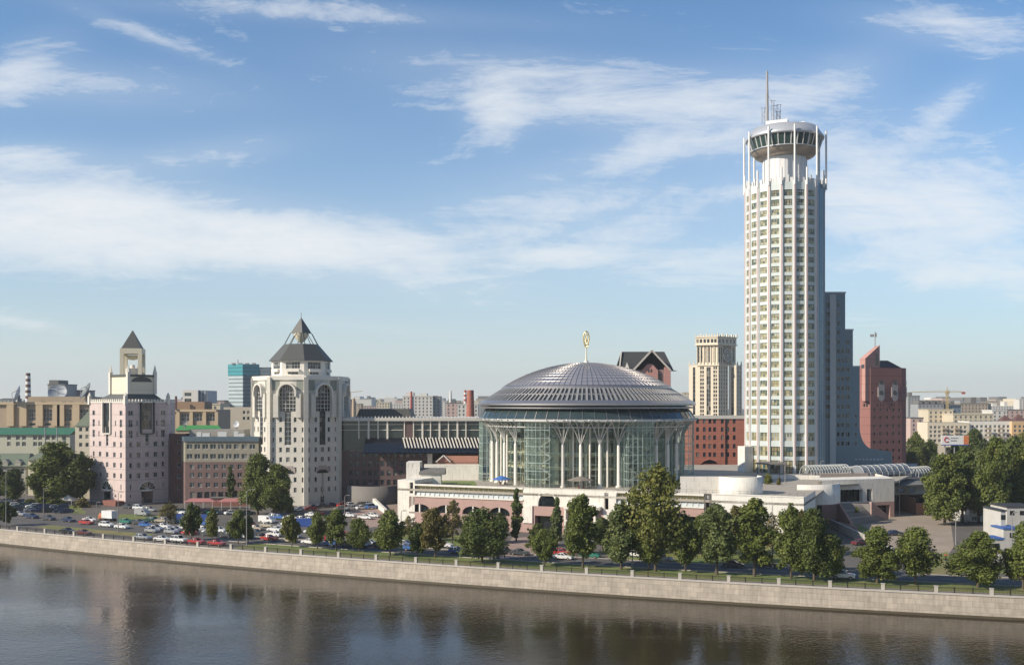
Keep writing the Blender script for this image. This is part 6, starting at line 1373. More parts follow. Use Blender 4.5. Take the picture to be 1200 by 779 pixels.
# long beige and white apartment block with balconies
Y = 620; z0w = [(x, y, 1.6, 1.7, 2, 1) for y in (500.5, 505.5, 510.5, 516) for x in [1091+5.05*i for i in range(10)]]
sb = mat('beige_flats', (.66, .58, .44), .85, .06, .2); sw = mat('white_flats', (.74, .70, .62), .85, .06, .2); so = mat('orange_flats', (.62, .42, .22), .85, .06, .2)
r0, zt = simple_box('apartment_block', 'long beige five storey block of flats behind the poplars and the billboard', 'building', 1087, 1136, 495, Y, 16, sb, z0w, frame_w, glass)
r1, zt = simple_box('apartment_block', 'white five storey block of flats joined to the right of the beige one', 'building', 1136, 1186, 493.5, Y+2, 16, sw, [(x, y, 1.6, 1.7, 2, 1) for y in (499.5, 504.5, 510, 516) for x in [1140+5.2*i for i in range(9)]], frame_w, glass)
r2, zt = simple_box('apartment_block', 'orange tinted block of flats at the right edge above the poplars', 'building', 1186, 1215, 493.5, Y, 16, so, [(x, y, 1.6, 1.7, 2, 1) for y in (499.5, 504.5, 510, 516) for x in [1190+5.2*i for i in range(5)]], frame_w, glass)
for rr, xs_ in ((r0, (1107, 1121)), (r1, (1158, 1172))):
    for x in xs_:
        for y in (502, 507, 512):
            mb = MB(); mb.box((XP(x, Y), Y-.7), 3.2, 1.3, ZP(y, Y)-.5, ZP(y, Y)+.55); mb.build('balcony', MATS['far_tan_wall'], rr)
for px, Y, y in ((1181, 640, 486), (1197, 640, 485)):
    x = XP(px, Y); mb = MB(); mb.frustum([(x-4, Y), (x+4, Y), (x+4, Y+8), (x-4, Y+8)], ZP(494, Y), [(x-.1, Y+4), (x+.1, Y+4), (x+.1, Y+4.1), (x-.1, Y+4.1)], ZP(y, Y)); mb.build('pyramid_roof', MATS['dark_red_brick'], r1 if px < 1190 else r2)
# crane
Y = 1000; x = XP(1110, Y); cr = thing('tower_crane', 'thin yellow tower crane standing over the grey blocks on the right skyline', 'crane', (x, Y, 0)); cm = mat('crane_yellow', (.45, .34, .16), .6, .1)
mb = MB(); 
for s in (-.9, .9):
    for q in (-.9, .9): mb.bar((x+s, Y+q, 20), (x+s, Y+q, ZP(458.5, Y)), .4)
for i in range(14): z = 20+i*2; mb.bar((x-.9, Y-.9, z), (x+.9, Y-.9, z+2), .25)
mb.build('tower', cm, cr)
mb = MB(); zj_ = ZP(459.5, Y); xa, xb = XP(1068, Y), XP(1131, Y)
mb.bar((xa, Y, zj_), (xb, Y, zj_), .45); mb.bar((xa, Y, zj_), (XP(1104, Y), Y, zj_+1.6), .3); mb.bar((XP(1104, Y), Y, zj_+1.6), (XP(1116, Y), Y, zj_+1.6), .3); mb.bar((XP(1116, Y), Y, zj_+1.6), (xb, Y, zj_), .3)
for i in range(20): a = xa+(xb-xa)*i/20; mb.bar((a, Y, zj_), (a+1.2, Y, zj_+1.0), .2)
mb.build('jib', cm, cr)
mb = MB(); mb.bar((x, Y, zj_), (x, Y, ZP(453.5, Y)), .5); mb.box((x, Y), 3, 3, zj_-1.5, zj_+1.2); mb.build('cab', cm, cr)
mb = MB(); mb.box((XP(1129, Y), Y), 3, 2, zj_-1.8, zj_+.4); mb.build('counterweight', rd, cr)
Y = 1300; x = XP(411, Y); cr = thing('tower_crane', 'faint thin crane above the octagonal tower side on the left skyline', 'crane', (x, Y, 0)); mb = MB(); mb.bar((x, Y, 0), (x, Y, ZP(459, Y)), .9); mb.build('tower', cm, cr); mb = MB(); mb.bar((XP(408, Y), Y, ZP(460, Y)), (XP(425, Y), Y, ZP(458, Y)), .7); mb.build('jib', cm, cr)
# billboard
Y = 450; x0, x1 = XP(1103, Y), XP(1135, Y); bb = thing('billboard', 'wide white roadside billboard with red ring mark and orange end above the poplars', 'billboard', ((x0+x1)/2, Y, 0))
mb = MB(); mb.box(((x0+x1)/2, Y), x1-x0, .4, ZP(521, Y), ZP(510, Y)); mb.build('panel', mat('white_board', (.78, .76, .72), .6, .03), bb)
mb = MB(); mb.box(((x0+x1)/2, Y-.05), x1-x0+.1, .5, ZP(521.6, Y), ZP(520.6, Y)); mb.build('blue_strip', mat('blue_board', (.06, .10, .36), .6, .03), bb)
mb = MB(); mb.box((XP(1132, Y), Y-.22), 6*Y/F, .06, ZP(520.4, Y), ZP(510.2, Y)); mb.build('orange_panel', mat('orange_board', (.62, .20, .07), .6, .03), bb)
mb = MB(); cx, cz = XP(1109, Y), ZP(515, Y); mb.tube([(cx+1.0*math.cos(R(a)), Y-.25, cz+1.0*math.sin(R(a))) for a in range(20, 330, 15)], .22, 5); mb.build('ring_mark', mat('red_board', (.55, .05, .05), .6, .03), bb)
mb = MB()
for z, l in ((513.2, 5.4), (516.2, 4.3)):
    for i in range(7): mb.box((XP(1114.5+i*l/4.2, Y), Y-.22), .32, .06, ZP(z+.55, Y), ZP(z-.55, Y)+(.1 if i in (0, 4) else 0))
mb.build('lettering', mat('grey_lettering', (.20, .20, .24), .6, .03), bb)
mb = MB()
for p in (1108, 1119, 1130): mb.tube([(XP(p, Y), Y+.5, 0), (XP(p, Y), Y+.5, ZP(521, Y))], .25, 6)
mb.build('leg', MATS['mast_grey'], bb)
# white site cabins and boat-like white structures at the right edge
r0, zt = simple_box('site_office', 'two storey white site office with green window under the poplars', 'cabin', 1136, 1165, 590, 300, 7, mat('site_white', (.70, .66, .60), .8, .06), [(1144, 596, 1.8, 1.2, 2, 1), (1157, 596, 1.4, 1.1, 2, 1), (1142, 607.5, 1.5, 1.2, 2, 1), (1158, 608, 1.5, 1.3, 2, 1)], frame_w, mat('green_tint_glass', (.06, .14, .08), .1, .1)); mb = MB(); mb.box((XP(1150.5, 300), 303.5), 8.4, 8.2, zt+.02, zt+.5); mb.build('dark_roof', frame_d, r0)
sitew = mat('weathered_cabin_white', (.50, .48, .44), .8, .12, .5, streak=.15); blu = mat('blue_site_paint', (.05, .12, .35), .6, .08)
for (p0, p1, yt, Y, d, lab) in ((1180, 1215, 594.5, 262, 9, 'long white cabin with dark eaves at the right edge'), (1173, 1178.5, 599, 240, 9, 'narrow white stair block next to the right edge cabin'), (1160, 1176, 632, 222, 5, 'white fenced kiosk with blue trim behind the last embankment tree'), (1176, 1196, 620, 236, 6, 'stepped white hoarding block at the right edge')):
    x0, x1 = XP(p0, Y), XP(p1, Y); zt = ZP(yt, Y); o = thing('site_cabin', lab, 'cabin', ((x0+x1)/2, Y, 0)); mb = MB(); mb.prism([(x0, Y), (x1, Y), (x1, Y+d), (x0, Y+d)], 0, zt); mb.build('wall', sitew, o)
    mb = MB(); mb.prism([(x0-.2, Y-.2), (x1+.2, Y-.2), (x1+.2, Y+d), (x0-.2, Y+d)], zt+.02, zt+.35); mb.build('roof', blu if 'blue' in lab or 'hoarding' in lab else frame_d, o)
    mb = MB(); n = max(1, int((x1-x0)/2.5))
    for i in range(n): mb = MB(); mb.box((x0+(x1-x0)*(i+.5)/n, Y-.02), 1.1, .1, zt-1.9, zt-.8); mb.build('window', glass_dark, o)
hb_ = thing('hoarding', 'pale corrugated hoarding fence at the foot of the poplars on the plaza', 'fence', (*G(1120, 606), 0)); mb = MB(); p, q = G(1107, 607), G(1134, 612)
for i in range(30): a, b_ = p.lerp(q, i/30), p.lerp(q, (i+.92)/30); mb.prism([(a.x, a.y), (b_.x, b_.y), (b_.x, b_.y+.1), (a.x, a.y+.1)], 0, 2.2+.3*(i//10 == 1))
mb.build('panel', mat('pale_hoarding', (.42, .42, .38), .7, .1), hb_)
# hoardings and awning among the parked cars
for px, py, w, lab in ((207, 611, 5.5, 'bright blue hoarding screen among cars beside the left trees'), (240, 612, 2.2, 'small blue hoarding piece between the two young trees'), (356, 617, 4.5, 'blue screen panel behind the tree in the middle of the car park')):
    c = G(px, py); o = thing('hoarding', lab, 'hoarding', (c.x, c.y, 0)); mb = MB(); mb.box((c.x, c.y), w, .15, .1, 2.4); mb.build('panel', mat('blue_hoarding', (.035, .09, .34), .6, .1), o); mb = MB()
    for s in (-.45, 0, .45): mb.box((c.x+s*w, c.y+.15), .12, .12, 0, 2.5)
    mb.build('post', MATS['mast_grey'], o)
c = G(258, 596); o = thing('cafe_awning', 'long pink red awning of a street cafe before the office wing', 'awning', (c.x, c.y, 0)); mb = MB()
for s in (-6.5, 4.5): mb.frustum([(c.x+s-5, c.y-2), (c.x+s+5.5, c.y-2), (c.x+s+5.5, c.y+2), (c.x+s-5, c.y+2)], 2.5, [(c.x+s-3, c.y-.2), (c.x+s+3, c.y-.2), (c.x+s+3, c.y+.2), (c.x+s-3, c.y+.2)], 3.5)
mb.build('canopy', mat('pink_red_canvas', (.36, .15, .14), .8, .1), o); mb = MB()
for i in range(8): mb.box((c.x-11+i*3, c.y-1.9), .12, .12, 0, 2.5)
mb.build('post', frame_w, o)
c = G(276, 592); o = thing('brick_kiosk', 'low brown red kiosk wall behind the cafe awning', 'kiosk', (c.x, c.y, 0)); mb = MB(); mb.box((c.x, c.y), 16, 3, 0, 2.6); mb.build('wall', MATS['red_brick_base'], o); mb = MB(); mb.box((c.x, c.y), 16.6, 3.6, 2.6, 2.85); mb.build('roof', roof_grey, o)
for px, py, lab in ((80, 592, 'small white peaked tent beside the big tree'), ):
    c = G(px, py); o = thing('tent', lab, 'tent', (c.x, c.y, 0)); mb = MB(); mb.frustum([(c.x-2, c.y-2), (c.x+2, c.y-2), (c.x+2, c.y+2), (c.x-2, c.y+2)], 2.0, [(c.x-.1, c.y-.1), (c.x+.1, c.y-.1), (c.x+.1, c.y+.1), (c.x-.1, c.y+.1)], 3.6); mb.build('canopy', cream, o); mb = MB()
    for s in (-1.9, 1.9):
        for q in (-1.9, 1.9): mb.box((c.x+s, c.y+q), .1, .1, 0, 2)
    mb.build('leg', frame_w, o)
# sloping white parapet wall near the lot beside the octagonal tower
p, q = G(434, 588), G(452, 601); o = thing('ramp_wall', 'white sloping ramp wall beside the packed lot at the curved plinth', 'wall', (p.x, p.y, 0)); mb = MB(); d = (q-p).normalized(); nn = Vector((-d.y, d.x))*.5
mb.add([(p.x-nn.x, p.y-nn.y, 0), (q.x-nn.x, q.y-nn.y, 0), (q.x+nn.x, q.y+nn.y, 0), (p.x+nn.x, p.y+nn.y, 0), (p.x-nn.x, p.y-nn.y, 2.6), (q.x-nn.x, q.y-nn.y, 1.2), (q.x+nn.x, q.y+nn.y, 1.2), (p.x+nn.x, p.y+nn.y, 2.6)], [(0, 1, 5, 4), (1, 2, 6, 5), (2, 3, 7, 6), (3, 0, 4, 7), (4, 5, 6, 7)]); mb.build('wall', cream, o)
# ================================================================== TREES
def leafmat(name, c1, c2, c3):
    m = bpy.data.materials.new(name); m.use_nodes = True; t = m.node_tree; b = t.nodes['Principled BSDF']; out = t.nodes['Material Output']
    g = nd(t, 'ShaderNodeNewGeometry'); r = nd(t, 'ShaderNodeValToRGB'); e = r.color_ramp.elements; e[0].color = (*c1, 1); e[1].color = (*c3, 1); q = e.new(.55); q.color = (*c2, 1)
    n = nd(t, 'ShaderNodeTexNoise'); n.inputs['Scale'].default_value = .35; n.inputs['Detail'].default_value = 2; lk(t, g.outputs['Position'], n.inputs['Vector'])
    lk(t, mth(t, 'ADD', mth(t, 'MULTIPLY', g.outputs['Random Per Island'], .5), mth(t, 'MULTIPLY', mth(t, 'SUBTRACT', n.outputs['Fac'], .25), .9), clamp=True), r.inputs[0]); lk(t, r.outputs[0], b.inputs['Base Color']); b.inputs['Roughness'].default_value = .55; b.inputs['Specular IOR Level'].default_value = .3
    tr = nd(t, 'ShaderNodeBsdfTranslucent'); lk(t, r.outputs[0], tr.inputs[0]); ms = nd(t, 'ShaderNodeMixShader'); ms.inputs[0].default_value = .22; lk(t, b.outputs[0], ms.inputs[1]); lk(t, tr.outputs[0], ms.inputs[2]); lk(t, ms.outputs[0], out.inputs[0]); return m
LM = {'green': leafmat('leaves_green', (.062, .085, .018), (.13, .16, .032), (.25, .26, .058)), 'dark': leafmat('leaves_dark', (.045, .068, .016), (.09, .12, .026), (.18, .195, .045)),
      'yellow': leafmat('leaves_yellow_green', (.08, .10, .020), (.16, .17, .035), (.27, .24, .06)), 'brown': leafmat('leaves_turning_brown', (.09, .085, .025), (.18, .15, .045), (.16, .17, .045)), 'blue': leafmat('leaves_grey_green', (.065, .095, .03), (.13, .16, .05), (.235, .245, .075))}
bark = mat('bark', (.09, .07, .05), .9, .2, 2)
def crown(seed, kind, H=12.0, Wd=8.0, base=.14, n=5200, leaf=.27, lobes=34, gap=0.0):
    rg = random.Random(seed); L = []
    for i in range(lobes):
        t = (i+.5)/lobes; z = base*H+(1-base)*H*t*.94
        if kind == 'round': env = math.sin(math.pi*min(1, (t*.90+.14)))**.6
        elif kind == 'tall': env = min(1, .62+t*1.3)*max(.03, 1-t**2.6)**.5
        elif kind == 'cone': env = (1.05-t)**.8*min(1, t*6+.5)
        else: env = min(1, .55+t*1.2)*math.sqrt(max(.02, 1-t**3))
        a = i*2.399+rg.uniform(-.6, .6); rr = Wd/2*env*rg.uniform(.15, .80); r = Wd*rg.uniform(.085, .20)*(.55+.6*env)
        L.append((rr*math.cos(a), rr*math.sin(a), z, r*rg.uniform(.6, 1.25)))
        if rg.random() < .4: L.append((rr*1.45*math.cos(a), rr*1.45*math.sin(a), z+rg.uniform(-.8, .8), r*.5))
    wt = [l[3]**2 for l in L]; b = MB()
    for k in range(int(n*1.45)):
        x, y, z, r = rg.choices(L, wt)[0]; d = Vector((rg.gauss(0, 1), rg.gauss(0, 1), rg.gauss(0, 1)+.12)).normalized(); q = rg.uniform(.55, 1.06) if rg.random() < .85 else rg.uniform(1.0, 1.35)
        p = Vector((x, y, z))+d*r*q
        if p.z < base*H*.55: continue
        deep = sum(1 for l in L if (p-Vector(l[:3])).length < l[3]*.6)
        if deep > 1 and rg.random() < .7: continue
        nn = (d*1.0+Vector((rg.gauss(0, .6), rg.gauss(0, .6), rg.gauss(0, .5)+.25))).normalized(); u = nn.orthogonal().normalized(); v = nn.cross(u); a0 = rg.uniform(0, 6.28); s = leaf*rg.uniform(.55, 1.25); m = rg.choice((4, 5, 5)); vs = []
        for j in range(m): a = a0+6.283*j/m; rr = s*rg.uniform(.55, 1.0); vs.append(p+u*rr*math.cos(a)+v*rr*math.sin(a)+nn*rg.uniform(-.08, .08))
        b.add(vs, [tuple(range(m))])
    tk = MB(); lean = rg.uniform(-.3, .3); top = Vector((lean, rg.uniform(-.2, .2), H*.82)); tk.tube([(0, 0, -.2), (lean*.2, 0, H*.15), (lean*.5, 0, H*.45), top], [.030*H*.62, .026*H*.62, .018*H*.6, .03], 8)
    for i in range(12):
        l = rg.choice(L); z0 = min(l[2]*.75, H*.7)*rg.uniform(.55, .95); s0 = Vector((lean*z0/H, 0, z0)); e = Vector(l[:3]); m_ = s0.lerp(e, .5)+Vector((0, 0, -.04*H*rg.random())); tk.tube([s0, m_, e], [.011*H, .007*H, .02], 5)
    return b, tk
KINDS = [('round', dict(H=12, Wd=11, base=.17, n=8500, lobes=40)), ('round', dict(H=12, Wd=9, base=.22, n=7600, lobes=34)), ('tall', dict(H=14, Wd=7.5, base=.2, n=8000, lobes=40)), ('tall', dict(H=15, Wd=6.5, base=.2, n=7600, lobes=42)), ('cone', dict(H=12, Wd=4.2, base=.1, n=3600, lobes=30, leaf=.26)), ('vase', dict(H=13, Wd=9, base=.3, n=4600, lobes=44)), ('tall', dict(H=16, Wd=9, base=.13, n=11500, lobes=56)), ('round', dict(H=6.5, Wd=5, base=.2, n=3000, lobes=22, leaf=.24)), ('vase', dict(H=11, Wd=6, base=.25, n=1300, lobes=20, leaf=.24)), ('round', dict(H=1.6, Wd=2.6, base=.0, n=900, lobes=10, leaf=.18))]
_tp = {}
def tproto(k, lm, seed=0):
    key = (k, lm, seed)
    if key not in _tp:
        g = (k, seed)
        if g not in _tp: a, t = crown(100+k*7+seed*31, KINDS[k][0], **KINDS[k][1]); _tp[g] = (a, t.mesh('trunk', bark))
        a, t = _tp[g]; _tp[key] = (a.mesh('crown', LM[lm]), t)
    return _tp[key]
def tree(px, base, top, wpx, k, lm, label, name='tree', seed=0, group=None, z=0.0, Y=None, zr=None):
    Y = Y or GY(base, z); x = XP(px, Y); kd = KINDS[k][1]; h = ZP(top, Y)-z if Y else 0; s = h/kd['H']; w = 1.13*wpx*Y/F/kd['Wd']
    r0 = thing(name, label, 'tree' if name != 'shrub' else 'shrub', (x, Y, z), random.uniform(0, 6.28) if zr is None else zr, group); r0.scale = (w, w, s)
    c, t = tproto(k, lm, seed)
    for nm, me in (('trunk', t), ('crown', c)): o = bpy.data.objects.new(nm, me); COL.objects.link(o); o.parent = r0
    return r0
EG = 'trees along the embankment verge'
ET = [(7, 616, 588, 24, 7, 'dark', 'round bush-like young tree at the far left of the verge'),
 (224, 633, 588, 23, 7, 'dark', 'young dark green tree left of the white truck on the car park verge'), (249, 634, 594, 15, 7, 'yellow', 'thin yellowish young tree right beside the white truck'), (200, 614, 590, 22, 8, 'brown', 'brownish sparse little tree before the blue hoarding'), (279, 637, 597, 27, 1, 'green', 'small green tree below the big twin tree'), (291, 636, 603, 14, 7, 'dark', 'slim young tree beside the curved street lamp'),
 (342, 641, 602, 23, 7, 'yellow', 'light green young tree between the white cars and the blue panel'), (372, 643, 600, 27, 1, 'green', 'green verge tree, first of the three grouped right of the octagonal tower'), (394, 645, 595, 29, 2, 'green', 'green verge tree, middle of the three grouped right of the octagonal tower'), (421, 646, 606, 27, 1, 'green', 'green verge tree, last of the three grouped right of the octagonal tower'),
 (457, 651, 598, 42, 1, 'green', 'broad green tree in front of the podium end pylon'), (489, 652, 612, 22, 7, 'dark', 'low very dark tree before the first brick arch'), (510, 653, 594, 33, 2, 'brown', 'tree with browning top before the second brick arch'), (565, 659, 598, 64, 0, 'dark', 'very broad round dark tree before the fourth brick arch'),
 (638, 663, 619, 34, 1, 'green', 'compact round tree before the pink forecourt opening'), (683, 665, 578, 40, 2, 'green', 'tall green tree in front of the podium balcony'), (728, 667, 588, 42, 2, 'blue', 'tall grey green tree below the slot pylon'), (768, 669, 546, 66, 5, 'yellow', 'tallest yellow green airy tree overlapping the right side of the rotunda'), (760, 668, 598, 40, 1, 'green', 'low green tree under the airy tallest yellow green tree'),
 (803, 670, 602, 38, 1, 'green', 'green tree standing just right of the tallest yellow green one'), (840, 673, 588, 50, 2, 'blue', 'wide grey green tree before the dark portal of the podium'), (884, 675, 583, 44, 3, 'green', 'tall tree with light top beside the tall lamp post'), (927, 678, 591, 38, 2, 'green', 'green tree left of the pair before the white podium corner'),
 (954, 680, 595, 46, 6, 'dark', 'dense dark tree before the white podium corner'), (977, 680, 625, 30, 1, 'green', 'smaller tree right of the dense dark one by the white off-road car'), (1028, 683, 616, 46, 6, 'green', 'dense tree below the plaza steps, left one of two'), (1073, 685, 617, 50, 1, 'green', 'round tree in front of the dusty plaza, right one of two'),
 (1146, 688, 620, 54, 6, 'green', 'large dense egg shaped tree beside the white site cabins'), (1199, 690, 612, 40, 2, 'green', 'tree cut by the right edge of the picture')]
for i, t in enumerate(ET): tree(*t, name='verge_tree', seed=i % 3, group=EG)
IT = [(605, 634, 569, 18, 4, 'dark', 'narrow dark tree at the left corner of the white podium wall'), (653, 640, 579, 16, 4, 'blue', 'slender conical tree under the half round window'), (530, 640, 584, 22, 8, 'brown', 'sparse brown tree reaching over the second arch'), (586, 636, 600, 24, 1, 'dark', 'dark tree in shade at the brick wall foot'), (630, 640, 612, 20, 7, 'dark', 'small shaded tree beside the forecourt opening'),
 (706, 645, 606, 30, 1, 'dark', 'dark tree on the lawn beside the balcony pier'), (748, 648, 598, 34, 2, 'brown', 'brownish tree on the lawn before the right gallery'), (785, 648, 604, 36, 1, 'dark', 'dark inner tree behind the tallest yellow green one'), (822, 650, 602, 34, 2, 'green', 'inner lawn tree before the fourth right arch'), (862, 650, 592, 34, 2, 'brown', 'brown topped inner tree before the white podium wall'), (905, 652, 600, 30, 8, 'brown', 'bare looking tree beside the small windows of the white wall'), (940, 652, 598, 34, 5, 'brown', 'brownish inner tree before the white podium corner'), (675, 650, 598, 24, 1, 'dark', 'shaded tree behind the tall green balcony tree'), (480, 632, 603, 24, 8, 'brown', 'thin reddish tree by the end pylon foot'), (500, 634, 606, 18, 7, 'brown', 'small russet tree between the first two arches'), (548, 636, 612, 12, 7, 'green', 'tiny green tree in the lower arch')]
for i, t in enumerate(IT): tree(*t, name='lawn_tree', seed=i % 3, group='trees on the lawns before the podium')
BT = [(68, 590, 515, 58, 6, 'green', 'very large spreading tree left of the pink tower'), (94, 590, 530, 34, 2, 'dark', 'dark tree pressed between the large tree and pink tower'), (47, 591, 548, 24, 1, 'green', 'lower left companion of the very large tree'), (14, 590, 548, 26, 1, 'dark', 'dark tree before the olive roofed house'), (-6, 588, 530, 26, 2, 'dark', 'tree cut by the left edge of the picture'),
 (302, 603, 531, 40, 6, 'green', 'tall left half of the tree pair before the octagonal tower'), (325, 604, 541, 36, 6, 'green', 'shorter right half of the tree pair before the octagonal tower'), (270, 592, 543, 13, 4, 'dark', 'slim dark columnar tree before the office wing'), (340, 603, 582, 10, 7, 'green', 'tiny tree at the corner foot of the octagonal tower')]
for i, t in enumerate(BT): tree(*t, name='large_tree', seed=i % 3)
PT_ = [(1107, 615, 528, 46, 6, 'green', 'poplar at the left end of the poplar row on the plaza'), (1128, 612, 522, 34, 3, 'dark', 'second poplar from the left, darker and narrower'), (1147, 613, 524, 34, 3, 'blue', 'poplar behind the two storey site office'), (1164, 615, 508, 40, 6, 'green', 'tallest poplar right of the site office'), (1187, 610, 510, 40, 6, 'dark', 'dark poplar next to the tallest one'), (1209, 612, 514, 40, 6, 'green', 'poplar cut by the right edge of the picture'), (1094, 600, 556, 24, 2, 'green', 'low bushy poplar at the left foot of the row'), (1116, 606, 560, 40, 0, 'green', 'bushy undergrowth tree filling the foot of the left poplars'), (1178, 600, 545, 40, 0, 'green', 'bushy tree filling between the right poplars')]
for i, t in enumerate(PT_): tree(*t, name='poplar', seed=i % 3, group='poplars behind the plaza')
FT = [(1073, 552, 506, 26, 0, 'green', 'far tree directly right of the pink tower'), (1090, 552, 516, 22, 0, 'dark', 'far dark tree left of the billboard'), (1142, 560, 502, 28, 1, 'dark', 'dark rounded tree poking up before the beige flats'), (1066, 556, 528, 20, 1, 'dark', 'small far tree at the foot of the pink tower'), (1200, 556, 508, 34, 0, 'yellow', 'light green far tree before the orange flats'), (1172, 556, 512, 30, 0, 'green', 'far green tree before the white flats'), (1120, 556, 518, 26, 0, 'green', 'far green tree under the billboard')]
for i, t in enumerate(FT): tree(*t, name='far_tree', seed=i % 3)
LTt = [(-30, 590, 540, 30, 1, 'green', 'tree just outside the left edge beside the olive roofed house'), (-75, 588, 535, 34, 6, 'dark', 'dark tree further left beyond the picture edge'), (-120, 592, 545, 34, 2, 'green', 'last green tree far beyond the left picture edge')]
for i, t in enumerate(LTt): tree(*t, name='large_tree', seed=i % 3)
# shrubs
for i, (px, py, top, w, k, lm, lab, z) in enumerate([(50, 592, 583, 18, 9, 'green', 'low hedge clump under the very large tree', 0), (66, 593, 584, 20, 9, 'green', 'middle hedge clump before the white tent', 0), (98, 594, 584, 16, 9, 'brown', 'olive hedge clump by the pink tower entrance', 0), (35, 593, 585, 14, 9, 'yellow', 'yellowish hedge clump at far left', 0), (196, 600, 590, 12, 9, 'brown', 'rusty shrub before the brick recess building', 0),
   (545, 556, 545, 9, 9, 'dark', 'dark shrub at the back of the terrace lawn', TZ), (526, 552, 546, 14, 9, 'green', 'hedge before the pergola on the terrace lawn', TZ), (538, 553, 547, 8, 9, 'dark', 'small hedge right of the pergola hedge', TZ), (495, 561, 554, 4, 9, 'yellow', 'yellow potted shrub before the white pavilion', TZ), (900, 567, 556, 11, 9, 'yellow', 'yellow green shrub on the terrace below the hotel', TZ), (913, 568, 559, 5, 9, 'brown', 'small rusty shrub beside the yellow green one', TZ), (1004, 600, 594, 4, 9, 'green', 'tiny bush on the plaza stair edge', 3)]):
    tree(px, py, top, w, k, lm, lab, name='shrub', z=z, seed=i % 3)
# a far belt of greenery low on the horizon
def thicket(pts, name, label):
    b = MB(); rg = random.Random(5)
    for (px, py, top, w) in pts:
        Y = GY(py); x0 = XP(px, Y); wd = w*Y/F; h = ZP(top, Y)
        for k in range(260): p = Vector((x0+rg.gauss(0, .3)*wd, Y+rg.gauss(0, .3)*wd, h*rg.uniform(.05, 1)*(1-.4*rg.random()))); s = rg.uniform(.5, 1.1)*Y/500; u = Vector((rg.gauss(0, 1), rg.gauss(0, 1), rg.gauss(0, 1))).normalized(); v = u.orthogonal().normalized(); b.add([p+u*s, p+v*s, p-u*s, p-v*s], [(0, 1, 2, 3)])
    return tag(b.build(name, LM['dark']), label, 'trees', kind='stuff')
thicket([(px, 520+random.uniform(-6, 10), 497+random.uniform(-5, 4), 22) for px in range(1060, 1215, 9)]+[(px, 510+random.uniform(-5, 8), 494, 26) for px in list(range(-20, 110, 14))+list(range(210, 300, 14))], 'distant_greenery', 'dark mass of far trees between the distant blocks')
# ================================================================== CARS
tyre = mat('tyre', (.02, .02, .02), .8, .1); carglass = mat('car_glass', (.02, .025, .03), .06, .05, spec=.9); lampm = mat('headlight_glass', (.6, .6, .58), .15, .02); tailm = mat('tail_light', (.35, .02, .02), .3, .05)
PAINT = {'white': (.74, .74, .72), 'silver': (.42, .43, .45), 'dark grey': (.06, .065, .07), 'black': (.014, .014, .016), 'dark blue': (.02, .035, .09), 'blue': (.05, .14, .38), 'red': (.42, .04, .035), 'dark green': (.02, .07, .05), 'beige': (.42, .37, .28), 'maroon': (.14, .03, .03), 'teal green': (.03, .20, .14)}
_pm = {}
def paint(c):
    if c not in _pm:
        m = mat('paint_'+c.replace(' ', '_'), PAINT[c], .28, .03, 1, metal=.35 if c == 'silver' else 0.0, spec=.6); m.node_tree.nodes['Principled BSDF'].inputs['Coat Weight'].default_value = .5; _pm[c] = m
    return _pm[c]
SHAPES = { # side profile: lower body, then glasshouse: (x, z)
 'saloon': dict(L=4.4, W=1.74, body=[(-2.2, .32), (-2.2, .80), (-1.95, .93), (-1.25, .97), (.85, .96), (1.6, .88), (2.12, .74), (2.2, .55), (2.2, .32)], cab=[(-1.45, .95), (-.85, 1.38), (.15, 1.42), (.95, .95)]),
 'hatchback': dict(L=3.9, W=1.68, body=[(-1.95, .32), (-1.95, .85), (-1.75, .98), (.75, .98), (1.45, .88), (1.88, .72), (1.95, .5), (1.95, .32)], cab=[(-1.85, .97), (-1.45, 1.45), (.05, 1.48), (.85, .97)]),
 'estate': dict(L=4.5, W=1.75, body=[(-2.25, .34), (-2.25, .9), (-2.1, 1.0), (.8, 1.0), (1.6, .92), (2.15, .76), (2.25, .55), (2.25, .34)], cab=[(-2.1, .99), (-1.8, 1.46), (.1, 1.5), (.9, .99)]),
 'off-roader': dict(L=4.5, W=1.85, body=[(-2.2, .45), (-2.25, 1.05), (-2.1, 1.16), (.75, 1.16), (1.9, 1.08), (2.2, .9), (2.25, .45)], cab=[(-2.1, 1.15), (-1.95, 1.75), (.2, 1.8), (.85, 1.15)]),
 'van': dict(L=5.0, W=1.95, body=[(-2.5, .4), (-2.5, 2.05), (-2.35, 2.15), (.9, 2.15), (1.35, 2.0), (1.95, 1.2), (2.45, 1.0), (2.5, .4)], cab=None)}
_cp = {}; RIM = {}
